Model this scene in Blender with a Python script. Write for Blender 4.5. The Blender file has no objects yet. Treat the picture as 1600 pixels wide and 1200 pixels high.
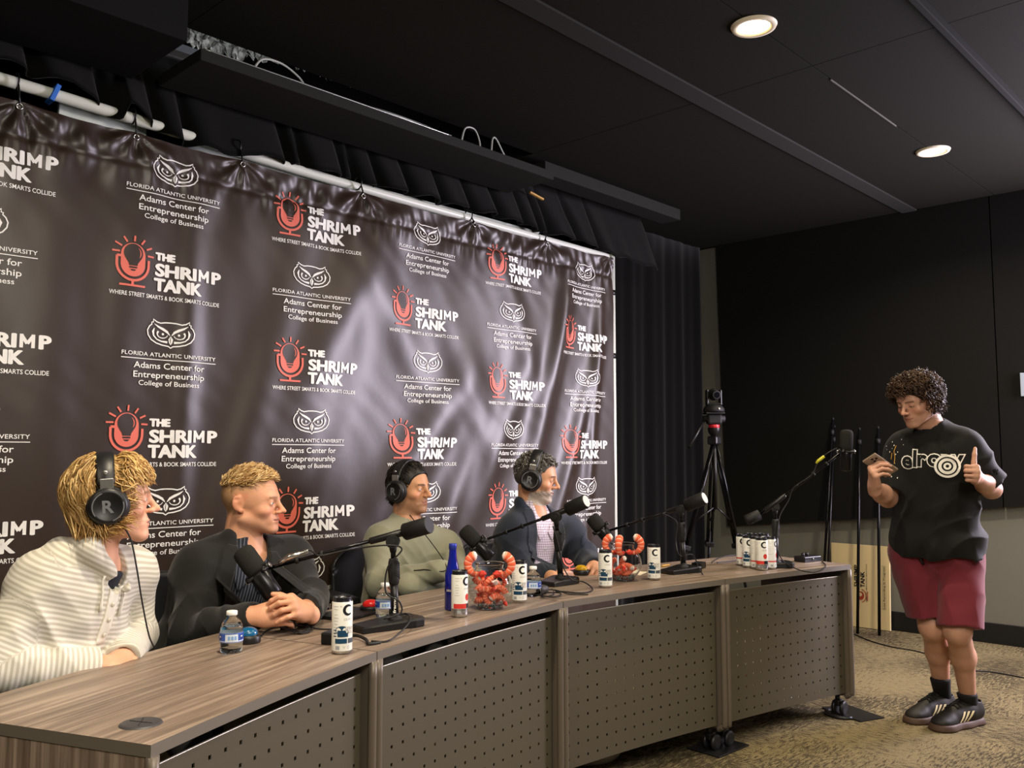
import bpy, bmesh, math, random
import numpy as np
from math import sin, cos, pi, radians
from mathutils import Vector, Matrix

S = bpy.context.scene
COL = S.collection
random.seed(7)

# ---------------------------------------------------------------- camera
FPX = 1389.0
YAW, PITCH = radians(43.54), radians(4.57)
CAM = np.array([0.0, 0.0, 1.3])
_fh = np.array([cos(YAW), sin(YAW), 0]); RT = np.array([sin(YAW), -cos(YAW), 0.0]); _z = np.array([0, 0, 1.0])
FW = _fh * cos(PITCH) + _z * sin(PITCH)
UP = _z * cos(PITCH) - _fh * sin(PITCH)
cam = bpy.data.cameras.new('camera')
cam.sensor_width = 36.0
cam.sensor_fit = 'HORIZONTAL'
cam.lens = 36.0 * FPX / 1600.0
cam.clip_start = 0.02
camo = bpy.data.objects.new('camera', cam)
COL.objects.link(camo)
camo.matrix_world = Matrix(((RT[0], UP[0], -FW[0], CAM[0]), (RT[1], UP[1], -FW[1], CAM[1]), (RT[2], UP[2], -FW[2], CAM[2]), (0, 0, 0, 1)))
S.camera = camo

# ---------------------------------------------------------------- exposure, world, lamps
S.view_settings.view_transform = 'Standard'
S.view_settings.look = 'None'
S.view_settings.gamma = 1.0
S.view_settings.use_curve_mapping = False
S.view_settings.exposure = 0.25
world = bpy.data.worlds.new('world')
S.world = world
world.use_nodes = True
world.node_tree.nodes['Background'].inputs[0].default_value = (0.80, 0.86, 1.0, 1)
world.node_tree.nodes['Background'].inputs[1].default_value = 0.06

CEIL = 3.13
def area_light(name, loc, target, size, power, color, sy=None, spread=180):
    l = bpy.data.lights.new(name, 'AREA')
    l.energy = power; l.color = color
    l.shape = 'RECTANGLE' if sy else 'DISK'
    l.size = size
    if sy: l.size_y = sy
    l.spread = radians(spread)
    o = bpy.data.objects.new(name, l)
    COL.objects.link(o)
    o.location = loc
    o.rotation_euler = (Vector(target) - Vector(loc)).to_track_quat('-Z', 'Y').to_euler()
    return o
WARM = (1.0, 0.84, 0.62)
DOWNLIGHTS = [(3.372, 1.777), (5.543, 1.764), (1.2, 1.77), (-0.97, 1.77)]
LAMP_W = {0: 20, 1: 26, 2: 30, 3: 20}
for i, (x, y) in enumerate(DOWNLIGHTS):
    area_light('downlight_lamp', (x, y, CEIL - 0.035), (x, y, 0), 0.13, LAMP_W[i], WARM, spread=150)
# second row of ceiling lamps behind the camera, and the studio soft light at the far right that
# gives the cool sheen on the banner
for x, y in ((0.2, -0.4), (2.3, -0.4), (4.4, -0.4)):
    area_light('downlight_lamp', (x, y, CEIL - 0.035), (x, y, 0), 0.13, 20, WARM, spread=150)
area_light('studio_soft_light', (6.65, 0.30, 1.95), (3.6, 2.6, 1.4), 1.5, 300, (0.93, 0.84, 1.0), sy=1.5)
# unseen fill light added above the ceiling to brighten the insulation strip
area_light('ceiling_void_fill', (2.3, 3.0, 3.45), (2.2, 3.8, 3.2), 0.3, 2.5, (0.95, 0.97, 1.0))
area_light('studio_key_light', (0.9, -0.6, 2.8), (2.6, 2.6, 1.0), 0.9, 62, (1.0, 0.93, 0.82), sy=0.9)

# ---------------------------------------------------------------- pixel helpers (1600 x 1200 frame)
def ray(x, y): return FW + (x - 800) / FPX * RT + (600 - y) / FPX * UP
def PX(x, y, d): return CAM + d * ray(x, y)
def onplane(x, y, ax, v):
    r = ray(x, y); return CAM + r * ((v - CAM[ax]) / r[ax])
DESK = 0.75
def D(x, y): return onplane(x, y, 2, DESK)
def G(x, y): return onplane(x, y, 2, 0.0)

# ---------------------------------------------------------------- materials
def lin(c):
    if isinstance(c, str):
        c = [int(c[i:i + 2], 16) / 255 for i in (0, 2, 4)]
        c = [v / 12.92 if v <= 0.04045 else ((v + 0.055) / 1.055) ** 2.4 for v in c]
    return (c[0], c[1], c[2], 1.0)
_M = {}
def mat(name, color='808080', rough=0.5, metal=0.0, spec=0.5, bump=None, vary=None, attr=None, trans=0.0, ior=1.45, emit=None, coat=0.0, alpha=1.0, sheen=0.0, sss=0.0):
    """bump=(scale,strength[,detail]); vary=(scale,amount) colour mottling; attr = colour attribute name"""
    if name in _M: return _M[name]
    m = bpy.data.materials.new(name); _M[name] = m
    m.use_nodes = True
    N, L = m.node_tree.nodes, m.node_tree.links
    b = N['Principled BSDF']
    b.inputs['Base Color'].default_value = lin(color)
    b.inputs['Roughness'].default_value = rough
    b.inputs['Metallic'].default_value = metal
    b.inputs['Specular IOR Level'].default_value = spec
    b.inputs['Transmission Weight'].default_value = trans
    b.inputs['IOR'].default_value = ior
    b.inputs['Coat Weight'].default_value = coat
    b.inputs['Alpha'].default_value = alpha
    b.inputs['Sheen Weight'].default_value = sheen
    if sss:
        b.inputs['Subsurface Weight'].default_value = sss
        b.inputs['Subsurface Radius'].default_value = (0.008, 0.003, 0.0015)
        b.inputs['Subsurface Scale'].default_value = 1.0
    if emit:
        b.inputs['Emission Color'].default_value = lin(emit[0]); b.inputs['Emission Strength'].default_value = emit[1]
    src = None
    if attr:
        a = N.new('ShaderNodeAttribute'); a.attribute_name = attr
        src = a.outputs['Color']
        L.new(src, b.inputs['Base Color'])
    tc = N.new('ShaderNodeTexCoord')
    if vary:
        n = N.new('ShaderNodeTexNoise'); n.inputs['Scale'].default_value = vary[0]; n.inputs['Detail'].default_value = 4
        L.new(tc.outputs['Object'], n.inputs['Vector'])
        r = N.new('ShaderNodeMapRange')
        r.inputs['From Min'].default_value = 0.3; r.inputs['From Max'].default_value = 0.7
        r.inputs['To Min'].default_value = 1 - vary[1]; r.inputs['To Max'].default_value = 1 + vary[1]
        L.new(n.outputs['Fac'], r.inputs['Value'])
        x = N.new('ShaderNodeVectorMath'); x.operation = 'SCALE'
        if src: L.new(src, x.inputs[0])
        else: x.inputs[0].default_value = lin(color)[:3]
        L.new(r.outputs['Result'], x.inputs['Scale'])
        L.new(x.outputs[0], b.inputs['Base Color'])
    if bump:
        n = N.new('ShaderNodeTexNoise'); n.inputs['Scale'].default_value = bump[0]; n.inputs['Detail'].default_value = bump[2] if len(bump) > 2 else 3
        L.new(tc.outputs['Object'], n.inputs['Vector'])
        u = N.new('ShaderNodeBump'); u.inputs['Strength'].default_value = bump[1]; u.inputs['Distance'].default_value = 0.01
        L.new(n.outputs['Fac'], u.inputs['Height']); L.new(u.outputs['Normal'], b.inputs['Normal'])
    return m

# ---------------------------------------------------------------- objects
def tag(o, label=None, cat=None, group=None, kind=None):
    if label: o['label'] = label
    if cat: o['category'] = cat
    if group: o['group'] = group
    if kind: o['kind'] = kind
    return o
def empty(name, loc=(0, 0, 0), rz=0.0, label=None, cat=None, group=None):
    o = bpy.data.objects.new(name, None); COL.objects.link(o)
    o.location = tuple(map(float, loc)); o.rotation_euler = (0, 0, rz); o.empty_display_size = 0.05
    return tag(o, label, cat, group)
def link(name, me, mats, parent=None, smooth=False):
    for m in (mats if isinstance(mats, (list, tuple)) else [mats]): me.materials.append(m)
    o = bpy.data.objects.new(name, me); COL.objects.link(o)
    if parent is not None: o.parent = parent
    if smooth: me.shade_smooth()
    return o
class MB:
    """collects shapes; build() links them as ONE mesh object"""
    def __init__(s): s.v = []; s.f = []; s.m = []; s.n = 0; s.sm = []
    def add(s, V, Fs, mi=0, smooth=False):
        s.v.append(np.asarray(V, float).reshape(-1, 3))
        for f in Fs: s.f.append(tuple(i + s.n for i in f))
        s.m += [mi] * len(Fs); s.sm += [smooth] * len(Fs); s.n += len(s.v[-1]); return s
    def box(s, c, size, rot=None, mi=0, bev=0.0):
        h = np.array(size, float) / 2
        if bev > 0:
            b = min(bev, h.min() * 0.9)
            V, Fs = _bevbox(h, b)
        else:
            V = np.array([[x, y, z] for x in (-1, 1) for y in (-1, 1) for z in (-1, 1)]) * h
            Fs = [(0, 1, 3, 2), (4, 6, 7, 5), (0, 4, 5, 1), (2, 3, 7, 6), (0, 2, 6, 4), (1, 5, 7, 3)]
        if rot is not None: V = V @ np.array(rot).T
        return s.add(V + np.array(c, float), Fs, mi)
    def tube(s, pts, r, n=10, mi=0, caps=True, closed=False, smooth=True):
        P = np.array(pts, float); k = len(P)
        r = np.full(k, r) if np.isscalar(r) else np.array(r, float)
        T = np.gradient(P, axis=0)
        if closed: T = np.roll(P, -1, 0) - np.roll(P, 1, 0)
        T /= np.linalg.norm(T, axis=1)[:, None] + 1e-12
        a = np.array([0, 0, 1.0]) if abs(T[0][2]) < 0.9 else np.array([1.0, 0, 0])
        V = []; x = np.cross(T[0], a); x /= np.linalg.norm(x)
        for i in range(k):
            x = x - T[i] * (x @ T[i]); x /= np.linalg.norm(x) + 1e-12
            y = np.cross(T[i], x)
            for j in range(n):
                t = 2 * pi * j / n
                V.append(P[i] + r[i] * (cos(t) * x + sin(t) * y))
        Fs = []
        for i in range(k if closed else k - 1):
            i2 = (i + 1) % k
            for j in range(n):
                Fs.append((i * n + j, i * n + (j + 1) % n, i2 * n + (j + 1) % n, i2 * n + j))
        s.add(V, Fs, mi, smooth)
        if caps and not closed:
            b = s.n - k * n
            s.f.append(tuple(b + j for j in reversed(range(n)))); s.f.append(tuple(b + (k - 1) * n + j for j in range(n)))
            s.m += [mi, mi]; s.sm += [False, False]
        return s
    def cyl(s, a, b, r, r2=None, n=20, mi=0):
        return s.tube([a, b], [r, r if r2 is None else r2], n, mi)
    def lathe(s, prof, c=(0, 0, 0), n=28, mi=0, rot=None, mis=None):
        """prof: list of (r,z)"""
        V = []; Fs = []; ms = []
        for r, z in prof:
            for j in range(n):
                t = 2 * pi * j / n; V.append((r * cos(t), r * sin(t), z))
        for i in range(len(prof) - 1):
            for j in range(n):
                Fs.append((i * n + j, i * n + (j + 1) % n, (i + 1) * n + (j + 1) % n, (i + 1) * n + j))
                ms.append(mis[i] if mis else mi)
        V = np.array(V)
        if rot is not None: V = V @ np.array(rot).T
        n0 = len(s.m)
        s.add(V + np.array(c, float), Fs, mi, True)
        s.m[n0:] = ms
        return s
    def prism(s, poly, z0, z1, mi=0, mtop=None):
        """poly CCW in xy"""
        k = len(poly)
        V = [(p[0], p[1], z0) for p in poly] + [(p[0], p[1], z1) for p in poly]
        s.add(V, [(i, (i + 1) % k, k + (i + 1) % k, k + i) for i in range(k)], mi)
        b = s.n - 2 * k
        s.f.append(tuple(b + i for i in reversed(range(k)))); s.f.append(tuple(b + k + i for i in range(k)))
        s.m += [mi, mi if mtop is None else mtop]; s.sm += [False, False]
        return s
    def sphere(s, c, r, n=16, mi=0, rot=None):
        r = np.array([r, r, r]) if np.isscalar(r) else np.array(r)
        prof = [(max(1e-4, sin(t)), -cos(t)) for t in np.linspace(0.001, pi - 0.001, n // 2 + 1)]
        V = []; Fs = []
        for a, z in prof:
            for j in range(n):
                V.append((a * cos(2 * pi * j / n), a * sin(2 * pi * j / n), z))
        for i in range(len(prof) - 1):
            for j in range(n):
                Fs.append((i * n + j, i * n + (j + 1) % n, (i + 1) * n + (j + 1) % n, (i + 1) * n + j))
        V = np.array(V) * r
        if rot is not None: V = V @ np.array(rot).T
        return s.add(V + np.array(c, float), Fs, mi, True)
    def mesh(s, name):
        me = bpy.data.meshes.new(name)
        V = np.concatenate(s.v) if s.v else np.zeros((0, 3))
        me.from_pydata(V.tolist(), [], s.f)
        me.polygons.foreach_set('material_index', s.m)
        me.polygons.foreach_set('use_smooth', s.sm)
        me.update()
        return me
    def build(s, name, mats, parent=None):
        return link(name, s.mesh(name), mats, parent)
def _bevbox(h, b):
    bm = bmesh.new(); bmesh.ops.create_cube(bm, size=2)
    for v in bm.verts: v.co = Vector((v.co.x * h[0], v.co.y * h[1], v.co.z * h[2]))
    bmesh.ops.bevel(bm, geom=bm.edges[:], offset=b, segments=2, affect='EDGES', profile=0.5)
    bm.verts.index_update()
    V = np.array([v.co[:] for v in bm.verts]); Fs = [tuple(v.index for v in f.verts) for f in bm.faces]
    bm.free(); return V, Fs
def rot_axes(x, y, z): return np.array([x, y, z], float).T
def rotz(a): return np.array([[cos(a), -sin(a), 0], [sin(a), cos(a), 0], [0, 0, 1.0]])
def rotx(a): return np.array([[1.0, 0, 0], [0, cos(a), -sin(a)], [0, sin(a), cos(a)]])
def roty(a): return np.array([[cos(a), 0, sin(a)], [0, 1.0, 0], [-sin(a), 0, cos(a)]])
def nrm(v): v = np.array(v, float); return v / np.linalg.norm(v)
def copy_tree(o, parent=None):
    c = o.copy(); COL.objects.link(c)
    if parent is not None: c.parent = parent
    for ch in list(o.children): copy_tree(ch, c)
    return c
def spline(pts, n=40, closed=False):
    P = np.array(pts, float); k = len(P)
    out = []
    segs = k if closed else k - 1
    for i in range(segs):
        if closed: p0, p1, p2, p3 = P[(i - 1) % k], P[i], P[(i + 1) % k], P[(i + 2) % k]
        else: p0, p1, p2, p3 = P[max(i - 1, 0)], P[i], P[i + 1], P[min(i + 2, k - 1)]
        m = max(2, n // segs)
        for t in np.arange(m) / m:
            out.append(0.5 * (2 * p1 + (p2 - p0) * t + (2 * p0 - 5 * p1 + 4 * p2 - p3) * t * t + (3 * p1 - p0 - 3 * p2 + p3) * t ** 3))
    if not closed: out.append(P[-1])
    return np.array(out)

# ---------------------------------------------------------------- 2D print shapes: text and strokes
_TX = {}
def text2d(body, size=1.0, bold=0.0, align='LEFT', sx=1.0, space=1.0):
    key = (body, bold, space)
    if key not in _TX:
        c = bpy.data.curves.new('t', 'FONT'); c.body = body; c.size = 1.0; c.offset = bold; c.resolution_u = 3; c.space_character = space
        o = bpy.data.objects.new('t', c); COL.objects.link(o)
        bpy.context.view_layer.update()
        me = bpy.data.meshes.new_from_object(o.evaluated_get(bpy.context.evaluated_depsgraph_get()))
        V = np.array([v.co[:2] for v in me.vertices]); Fs = [tuple(p.vertices) for p in me.polygons]
        bpy.data.objects.remove(o); bpy.data.curves.remove(c); bpy.data.meshes.remove(me)
        if len(V) == 0: V = np.zeros((0, 2))
        _TX[key] = (V, Fs)
    V, Fs = _TX[key]
    V = V.copy() * size; V[:, 0] *= sx
    if len(V):
        w0, w1 = V[:, 0].min(), V[:, 0].max()
        V[:, 0] -= {'LEFT': w0, 'CENTER': (w0 + w1) / 2, 'RIGHT': w1}[align]
    return V, Fs
def fit_text(body, width, height, bold=0.0, align='LEFT', space=1.0):
    """text scaled so that it spans width and cap height"""
    V, Fs = text2d(body, 1.0, bold, align, space=space)
    H, _ = text2d('H', 1.0, bold)
    hh = H[:, 1].max() - H[:, 1].min()
    V = V.copy(); V[:, 1] *= height / hh
    V[:, 0] *= width / (V[:, 0].max() - V[:, 0].min())
    return V, Fs
def stroke2d(pts, w, closed=False):
    P = np.array(pts, float); k = len(P)
    w = np.full(k, w) if np.isscalar(w) else np.array(w, float)
    T = (np.roll(P, -1, 0) - np.roll(P, 1, 0)) if closed else np.gradient(P, axis=0)
    T /= np.linalg.norm(T, axis=1)[:, None] + 1e-12
    N_ = np.stack([-T[:, 1], T[:, 0]], 1)
    V = np.concatenate([P - N_ * w[:, None] / 2, P + N_ * w[:, None] / 2])
    Fs = [(i, (i + 1) % k, k + (i + 1) % k, k + i) for i in range(k if closed else k - 1)]
    return V, Fs
def fan2d(pts):
    P = np.array(pts, float); c = P.mean(0); k = len(P)
    return np.concatenate([P, c[None]]), [(i, (i + 1) % k, k) for i in range(k)]
def arc2d(c, r, a0, a1, n=16):
    r = (r, r) if np.isscalar(r) else r
    return [(c[0] + r[0] * cos(t), c[1] + r[1] * sin(t)) for t in np.linspace(radians(a0), radians(a1), n)]

def fine2d(V, F, step=0.018):
    """split long edges so that a flat print can follow folds"""
    bm = bmesh.new()
    vs = [bm.verts.new((p[0], p[1], 0)) for p in V]
    for f in F:
        try: bm.faces.new([vs[i] for i in f])
        except ValueError: pass
    for _ in range(5):
        es = [e for e in bm.edges if e.calc_length() > step]
        if not es: break
        bmesh.ops.triangulate(bm, faces=list({f for e in es for f in e.link_faces if len(f.verts) > 3}))
        es = [e for e in bm.edges if e.calc_length() > step]
        bmesh.ops.subdivide_edges(bm, edges=es, cuts=1)
    bmesh.ops.triangulate(bm, faces=[f for f in bm.faces if len(f.verts) > 4])
    bm.verts.index_update()
    out = np.array([v.co[:2] for v in bm.verts]), [tuple(v.index for v in f.verts) for f in bm.faces]
    bm.free(); return out
# ---------------------------------------------------------------- signed-distance modelling (continuous bodies, clothes, hands)
class Leaf:
    def __init__(s, fn, c, r): s.fn = fn; s.c = np.asarray(c, np.float32); s.r = r
    def ev(s, P, bc, br):
        if bc is not None:
            d = np.linalg.norm(bc - s.c) - s.r - br
            if d > 0.07: return np.float32(d)
        return s.fn(P)
def f32(v): return np.asarray(v, np.float32)
def rc(a, b, r1, r2=None):
    """round cone between two joints"""
    a = f32(a); b = f32(b); r2 = r1 if r2 is None else r2
    ba = b - a; bb = float(ba @ ba) + 1e-9
    def fn(P):
        pa = P - a
        t = np.clip((pa @ ba) / bb, 0, 1)
        return np.linalg.norm(pa - t[..., None] * ba, axis=-1) - (r1 + (r2 - r1) * t)
    return Leaf(fn, (a + b) / 2, float(np.sqrt(bb)) / 2 + max(r1, r2))
def el(c, r, R=None):
    c = f32(c); r = f32(r); R = None if R is None else f32(R)
    def fn(P):
        p = P - c
        if R is not None: p = p @ R
        k0 = np.linalg.norm(p / r, axis=-1); k1 = np.linalg.norm(p / (r * r), axis=-1)
        return k0 * (k0 - 1) / (k1 + 1e-6)
    return Leaf(fn, c, float(r.max()))
def bx(c, h, rad, R=None):
    c = f32(c); h = f32(h) - rad; R = None if R is None else f32(R)
    def fn(P):
        p = P - c
        if R is not None: p = p @ R
        q = np.abs(p) - h
        return np.linalg.norm(np.maximum(q, 0), axis=-1) + np.minimum(q.max(-1), 0) - rad
    return Leaf(fn, c, float(np.linalg.norm(h)) + rad)
def half(p0, n):
    p0 = f32(p0); n = f32(nrm(n))
    l = Leaf(lambda P: (P - p0) @ n, p0, 1e3); return l
def smin(a, b, k):
    if k <= 0: return np.minimum(a, b)
    h = np.maximum(k - np.abs(a - b), 0) / k
    return np.minimum(a, b) - h * h * k * 0.25
class Un:
    def __init__(s, k, *it): s.k = k; s.it = it
    def ev(s, P, bc, br):
        d = s.it[0].ev(P, bc, br)
        for i in s.it[1:]: d = smin(d, i.ev(P, bc, br), s.k)
        return d
class Sub:
    def __init__(s, k, a, *b): s.k = k; s.a = a; s.b = b
    def ev(s, P, bc, br):
        d = s.a.ev(P, bc, br)
        for i in s.b: d = -smin(-d, i.ev(P, bc, br), s.k)
        return d
class Int:
    def __init__(s, k, a, *b): s.k = k; s.a = a; s.b = b
    def ev(s, P, bc, br):
        d = s.a.ev(P, bc, br)
        for i in s.b: d = -smin(-d, -i.ev(P, bc, br), s.k)
        return d
class Disp:
    def __init__(s, a, fn): s.a = a; s.fn = fn
    def ev(s, P, bc, br):
        d = s.a.ev(P, bc, br)
        if np.ndim(d) == 0: return d
        return d + s.fn(P)
class Grow:
    def __init__(s, a, g): s.a = a; s.g = g
    def ev(s, P, bc, br): return s.a.ev(P, bc, br) - s.g
class Xf:
    """child lives in local frame: world = o + R @ p * sc"""
    def __init__(s, a, o, R, sc=1.0): s.a = a; s.o = f32(o); s.R = f32(R); s.sc = sc
    def loc(s, P): return ((P - s.o) @ s.R) / np.float32(s.sc)
    def ev(s, P, bc, br):
        return s.a.ev(s.loc(P), None if bc is None else s.loc(bc), br / s.sc) * np.float32(s.sc)
def sdf_eval(tree, P):
    d = tree.ev(f32(P), None, 0)
    return d
def surf(tree, lo, hi, h, B=16):
    """surface nets of the tree inside box lo..hi with voxel h -> V, quads"""
    lo = f32(lo); hi = f32(hi)
    nb = np.maximum(1, np.ceil((hi - lo) / (h * B)).astype(int)); n = nb * B + 1
    F = np.ones(tuple(n), np.float32)
    br = h * B * 0.866
    bi = np.stack(np.meshgrid(*[np.arange(k) for k in nb], indexing='ij'), -1).reshape(-1, 3)
    bc = lo + (bi + 0.5).astype(np.float32) * np.float32(h * B)
    dc = tree.ev(bc, None, 0)
    act = np.abs(dc) < br * 1.35 + 0.02
    g = np.stack(np.meshgrid(*[np.arange(B + 1)] * 3, indexing='ij'), -1).astype(np.float32) * np.float32(h)
    for i in np.where(~act & (dc < 0))[0]:
        a = bi[i] * B; F[a[0]:a[0] + B + 1, a[1]:a[1] + B + 1, a[2]:a[2] + B + 1] = -1
    for i in np.where(act)[0]:
        a = bi[i] * B
        P = lo + (a * np.float32(h)) + g
        v = tree.ev(P, bc[i], br)
        F[a[0]:a[0] + B + 1, a[1]:a[1] + B + 1, a[2]:a[2] + B + 1] = v
    F[0] = F[-1] = 1; F[:, 0] = F[:, -1] = 1; F[:, :, 0] = F[:, :, -1] = 1
    s = F < 0
    c = np.zeros(tuple(n - 1), np.int8)
    for dx in (0, 1):
        for dy in (0, 1):
            for dz in (0, 1):
                c += s[dx:n[0] - 1 + dx, dy:n[1] - 1 + dy, dz:n[2] - 1 + dz]
    A = np.argwhere((c > 0) & (c < 8))
    idx = np.full(tuple(n - 1), -1, np.int32); idx[A[:, 0], A[:, 1], A[:, 2]] = np.arange(len(A))
    acc = np.zeros((len(A), 3), np.float32); cnt = np.zeros(len(A), np.float32)
    off = [(x, y, z) for x in (0, 1) for y in (0, 1) for z in (0, 1)]
    val = {o: F[A[:, 0] + o[0], A[:, 1] + o[1], A[:, 2] + o[2]] for o in off}
    for o in off:
        for ax in range(3):
            if o[ax]: continue
            p = list(o); p[ax] = 1; p = tuple(p)
            a, b = val[o], val[p]
            m = (a < 0) != (b < 0)
            t = np.where(m, a / np.where(m, a - b, 1), 0)
            pos = np.tile(f32(o), (len(A), 1)); pos[:, ax] = t
            acc += pos * m[:, None]; cnt += m
    V = lo + (A + acc / cnt[:, None]) * np.float32(h)
    quads = []
    for ax in range(3):
        u, w = (ax + 1) % 3, (ax + 2) % 3
        sl0 = [slice(None)] * 3; sl1 = [slice(None)] * 3
        sl0[ax] = slice(0, n[ax] - 1); sl1[ax] = slice(1, n[ax])
        E_ = np.argwhere(s[tuple(sl0)] != s[tuple(sl1)])
        E_ = E_[(E_[:, u] > 0) & (E_[:, w] > 0) & (E_[:, u] < n[u] - 1) & (E_[:, w] < n[w] - 1)]
        def cell(du, dw):
            q = E_.copy(); q[:, u] += du; q[:, w] += dw
            return idx[q[:, 0], q[:, 1], q[:, 2]]
        q = np.stack([cell(-1, -1), cell(0, -1), cell(0, 0), cell(-1, 0)], 1)
        fl = s[E_[:, 0], E_[:, 1], E_[:, 2]]
        q[~fl] = q[~fl][:, ::-1]
        quads.append(q)
    return V, np.concatenate(quads)
def np_mesh(name, V, Q, colors=None):
    me = bpy.data.meshes.new(name)
    me.vertices.add(len(V)); me.vertices.foreach_set('co', np.asarray(V, np.float32).ravel())
    k = Q.shape[1]
    me.loops.add(Q.size); me.loops.foreach_set('vertex_index', Q.astype(np.int32).ravel())
    me.polygons.add(len(Q)); me.polygons.foreach_set('loop_start', np.arange(0, Q.size, k, dtype=np.int32))
    me.update(calc_edges=True); me.validate()
    me.shade_smooth()
    if colors is not None:
        a = me.color_attributes.new('Col', 'FLOAT_COLOR', 'POINT')
        a.data.foreach_set('color', np.concatenate([colors, np.ones((len(V), 1))], 1).astype(np.float32).ravel())
    return me
def sdf_obj(name, tree, lo, hi, h, mats, parent=None, color=None, relax=0):
    V, Q = surf(tree, lo, hi, h)
    me = np_mesh(name, V, Q, color(V) if color else None)
    return link(name, me, mats, parent)
def wr(c, ax, amp, freq, s, ph=0.0, bend=None):
    """one set of cloth folds round point c: ridges along ax"""
    c = f32(c); ax = f32(nrm(ax)); bend = None if bend is None else f32(bend)
    def fn(P):
        p = P - c
        r2 = (p * p).sum(-1)
        t = p @ ax
        if bend is not None: t = t + 6.0 * (p @ bend) ** 2
        w = -1.45 + 1.6 * np.abs(np.sin(0.5 * (freq * t + ph + 1.6 * np.sin(p[..., 0] * 19 + p[..., 2] * 14)))) ** 0.75
        return amp * w * np.exp(-r2 / (s * s))
    return fn
def wrs(*fs):
    def fn(P):
        d = fs[0](P)
        for f in fs[1:]: d = d + f(P)
        return d
    return fn
def soft_noise(amp, fr, seed=0):
    rs = np.random.RandomState(seed); K = f32(rs.randn(5, 3) * fr); ph = rs.rand(5) * 6
    def fn(P):
        d = 0
        for k, p in zip(K, ph): d = d + np.sin(P @ k + np.float32(p))
        return np.float32(amp / 2.2) * d
    return fn
def trace(tree, o, d, tmax=0.6, n=48):
    """sphere-trace points o (N,3) along direction d to the surface"""
    o = f32(o); d = f32(nrm(d)); t = np.zeros(len(o), np.float32)
    for _ in range(n):
        t = np.minimum(t + 0.8 * tree.ev(o + t[:, None] * d, None, 0), tmax)
    return o + t[:, None] * d, t < tmax - 1e-3
def trace_blocks(tree, o, d, **k): return trace(tree, o, d, **k)
# ---------------------------------------------------------------- the setting
XW, YB = 6.85, 4.20            # end wall on the right, wall behind the drapes
def carpet_mat():
    m = mat('carpet', '6b5d42', 0.95, spec=0.1)
    N, L = m.node_tree.nodes, m.node_tree.links
    b = N['Principled BSDF']
    tc = N.new('ShaderNodeTexCoord')
    chk = N.new('ShaderNodeTexChecker'); chk.inputs['Scale'].default_value = 1 / 0.5
    L.new(tc.outputs['Object'], chk.inputs['Vector'])
    outs = []
    for sx, sy in ((9, 40), (40, 9)):
        mp = N.new('ShaderNodeMapping'); mp.inputs['Scale'].default_value = (sx * 2.2, sy * 2.2, 1)
        L.new(tc.outputs['Object'], mp.inputs['Vector'])
        n = N.new('ShaderNodeTexNoise'); n.inputs['Scale'].default_value = 1.0; n.inputs['Detail'].default_value = 5; n.inputs['Roughness'].default_value = 0.65
        L.new(mp.outputs[0], n.inputs['Vector']); outs.append(n)
    mx = N.new('ShaderNodeMix'); mx.data_type = 'FLOAT'
    L.new(chk.outputs['Fac'], mx.inputs['Factor']); L.new(outs[0].outputs['Fac'], mx.inputs['A']); L.new(outs[1].outputs['Fac'], mx.inputs['B'])
    big = N.new('ShaderNodeTexNoise'); big.inputs['Scale'].default_value = 1.6; big.inputs['Detail'].default_value = 2
    L.new(tc.outputs['Object'], big.inputs['Vector'])
    fine = N.new('ShaderNodeTexNoise'); fine.inputs['Scale'].default_value = 210; fine.inputs['Detail'].default_value = 2
    L.new(tc.outputs['Object'], fine.inputs['Vector'])
    a1 = N.new('ShaderNodeMath'); a1.operation = 'MULTIPLY_ADD'; a1.inputs[1].default_value = 0.45
    L.new(big.outputs['Fac'], a1.inputs[0]); L.new(mx.outputs['Result'], a1.inputs[2])
    a2 = N.new('ShaderNodeMath'); a2.operation = 'MULTIPLY_ADD'; a2.inputs[1].default_value = 0.55
    L.new(fine.outputs['Fac'], a2.inputs[0]); L.new(a1.outputs[0], a2.inputs[2])
    r = N.new('ShaderNodeValToRGB')
    r.color_ramp.elements[0].position = 0.68; r.color_ramp.elements[0].color = lin('292419')
    r.color_ramp.elements[1].position = 1.32; r.color_ramp.elements[1].color = lin('766a4c')
    e = r.color_ramp.elements.new(0.98); e.color = lin('4a4230')
    L.new(a2.outputs[0], r.inputs[0]); L.new(r.outputs[0], b.inputs['Base Color'])
    u = N.new('ShaderNodeBump'); u.inputs['Strength'].default_value = 0.5; u.inputs['Distance'].default_value = 0.006
    L.new(a2.outputs[0], u.inputs['Height']); L.new(u.outputs[0], b.inputs['Normal'])
    return m
def struct(name, mb, m, parent=None):
    o = mb.build(name, m, parent)
    if parent is None: o['kind'] = 'structure'
    return o
M_CEIL = mat('black_ceiling_board', '191812', 0.9, spec=0.15, bump=(60, 0.05))
M_BLACK = mat('black_paint', '0e0e0d', 0.85, spec=0.2)
M_GREY = mat('grey_wall_paint', '77766c', 0.8, spec=0.2, bump=(80, 0.04))
struct('floor', MB().add([(-3, -3, 0), (XW, -3, 0), (XW, YB, 0), (-3, YB, 0)], [(0, 1, 2, 3)]), carpet_mat())
struct('wall_right', MB().box((XW + 0.05, 0.6, CEIL / 2 + 0.1), (0.1, 7.4, CEIL + 0.2)), M_GREY)
struct('wall_back', MB().box((1.9, YB + 0.05, CEIL / 2 + 0.1), (10, 0.1, CEIL + 0.2)), M_GREY)
struct('baseboard_right', MB().box((XW - 0.008, 0.6, 0.07), (0.016, 7.2, 0.14), bev=0.004), mat('black_rubber_base', '0c0b0a', 0.6))
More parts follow.
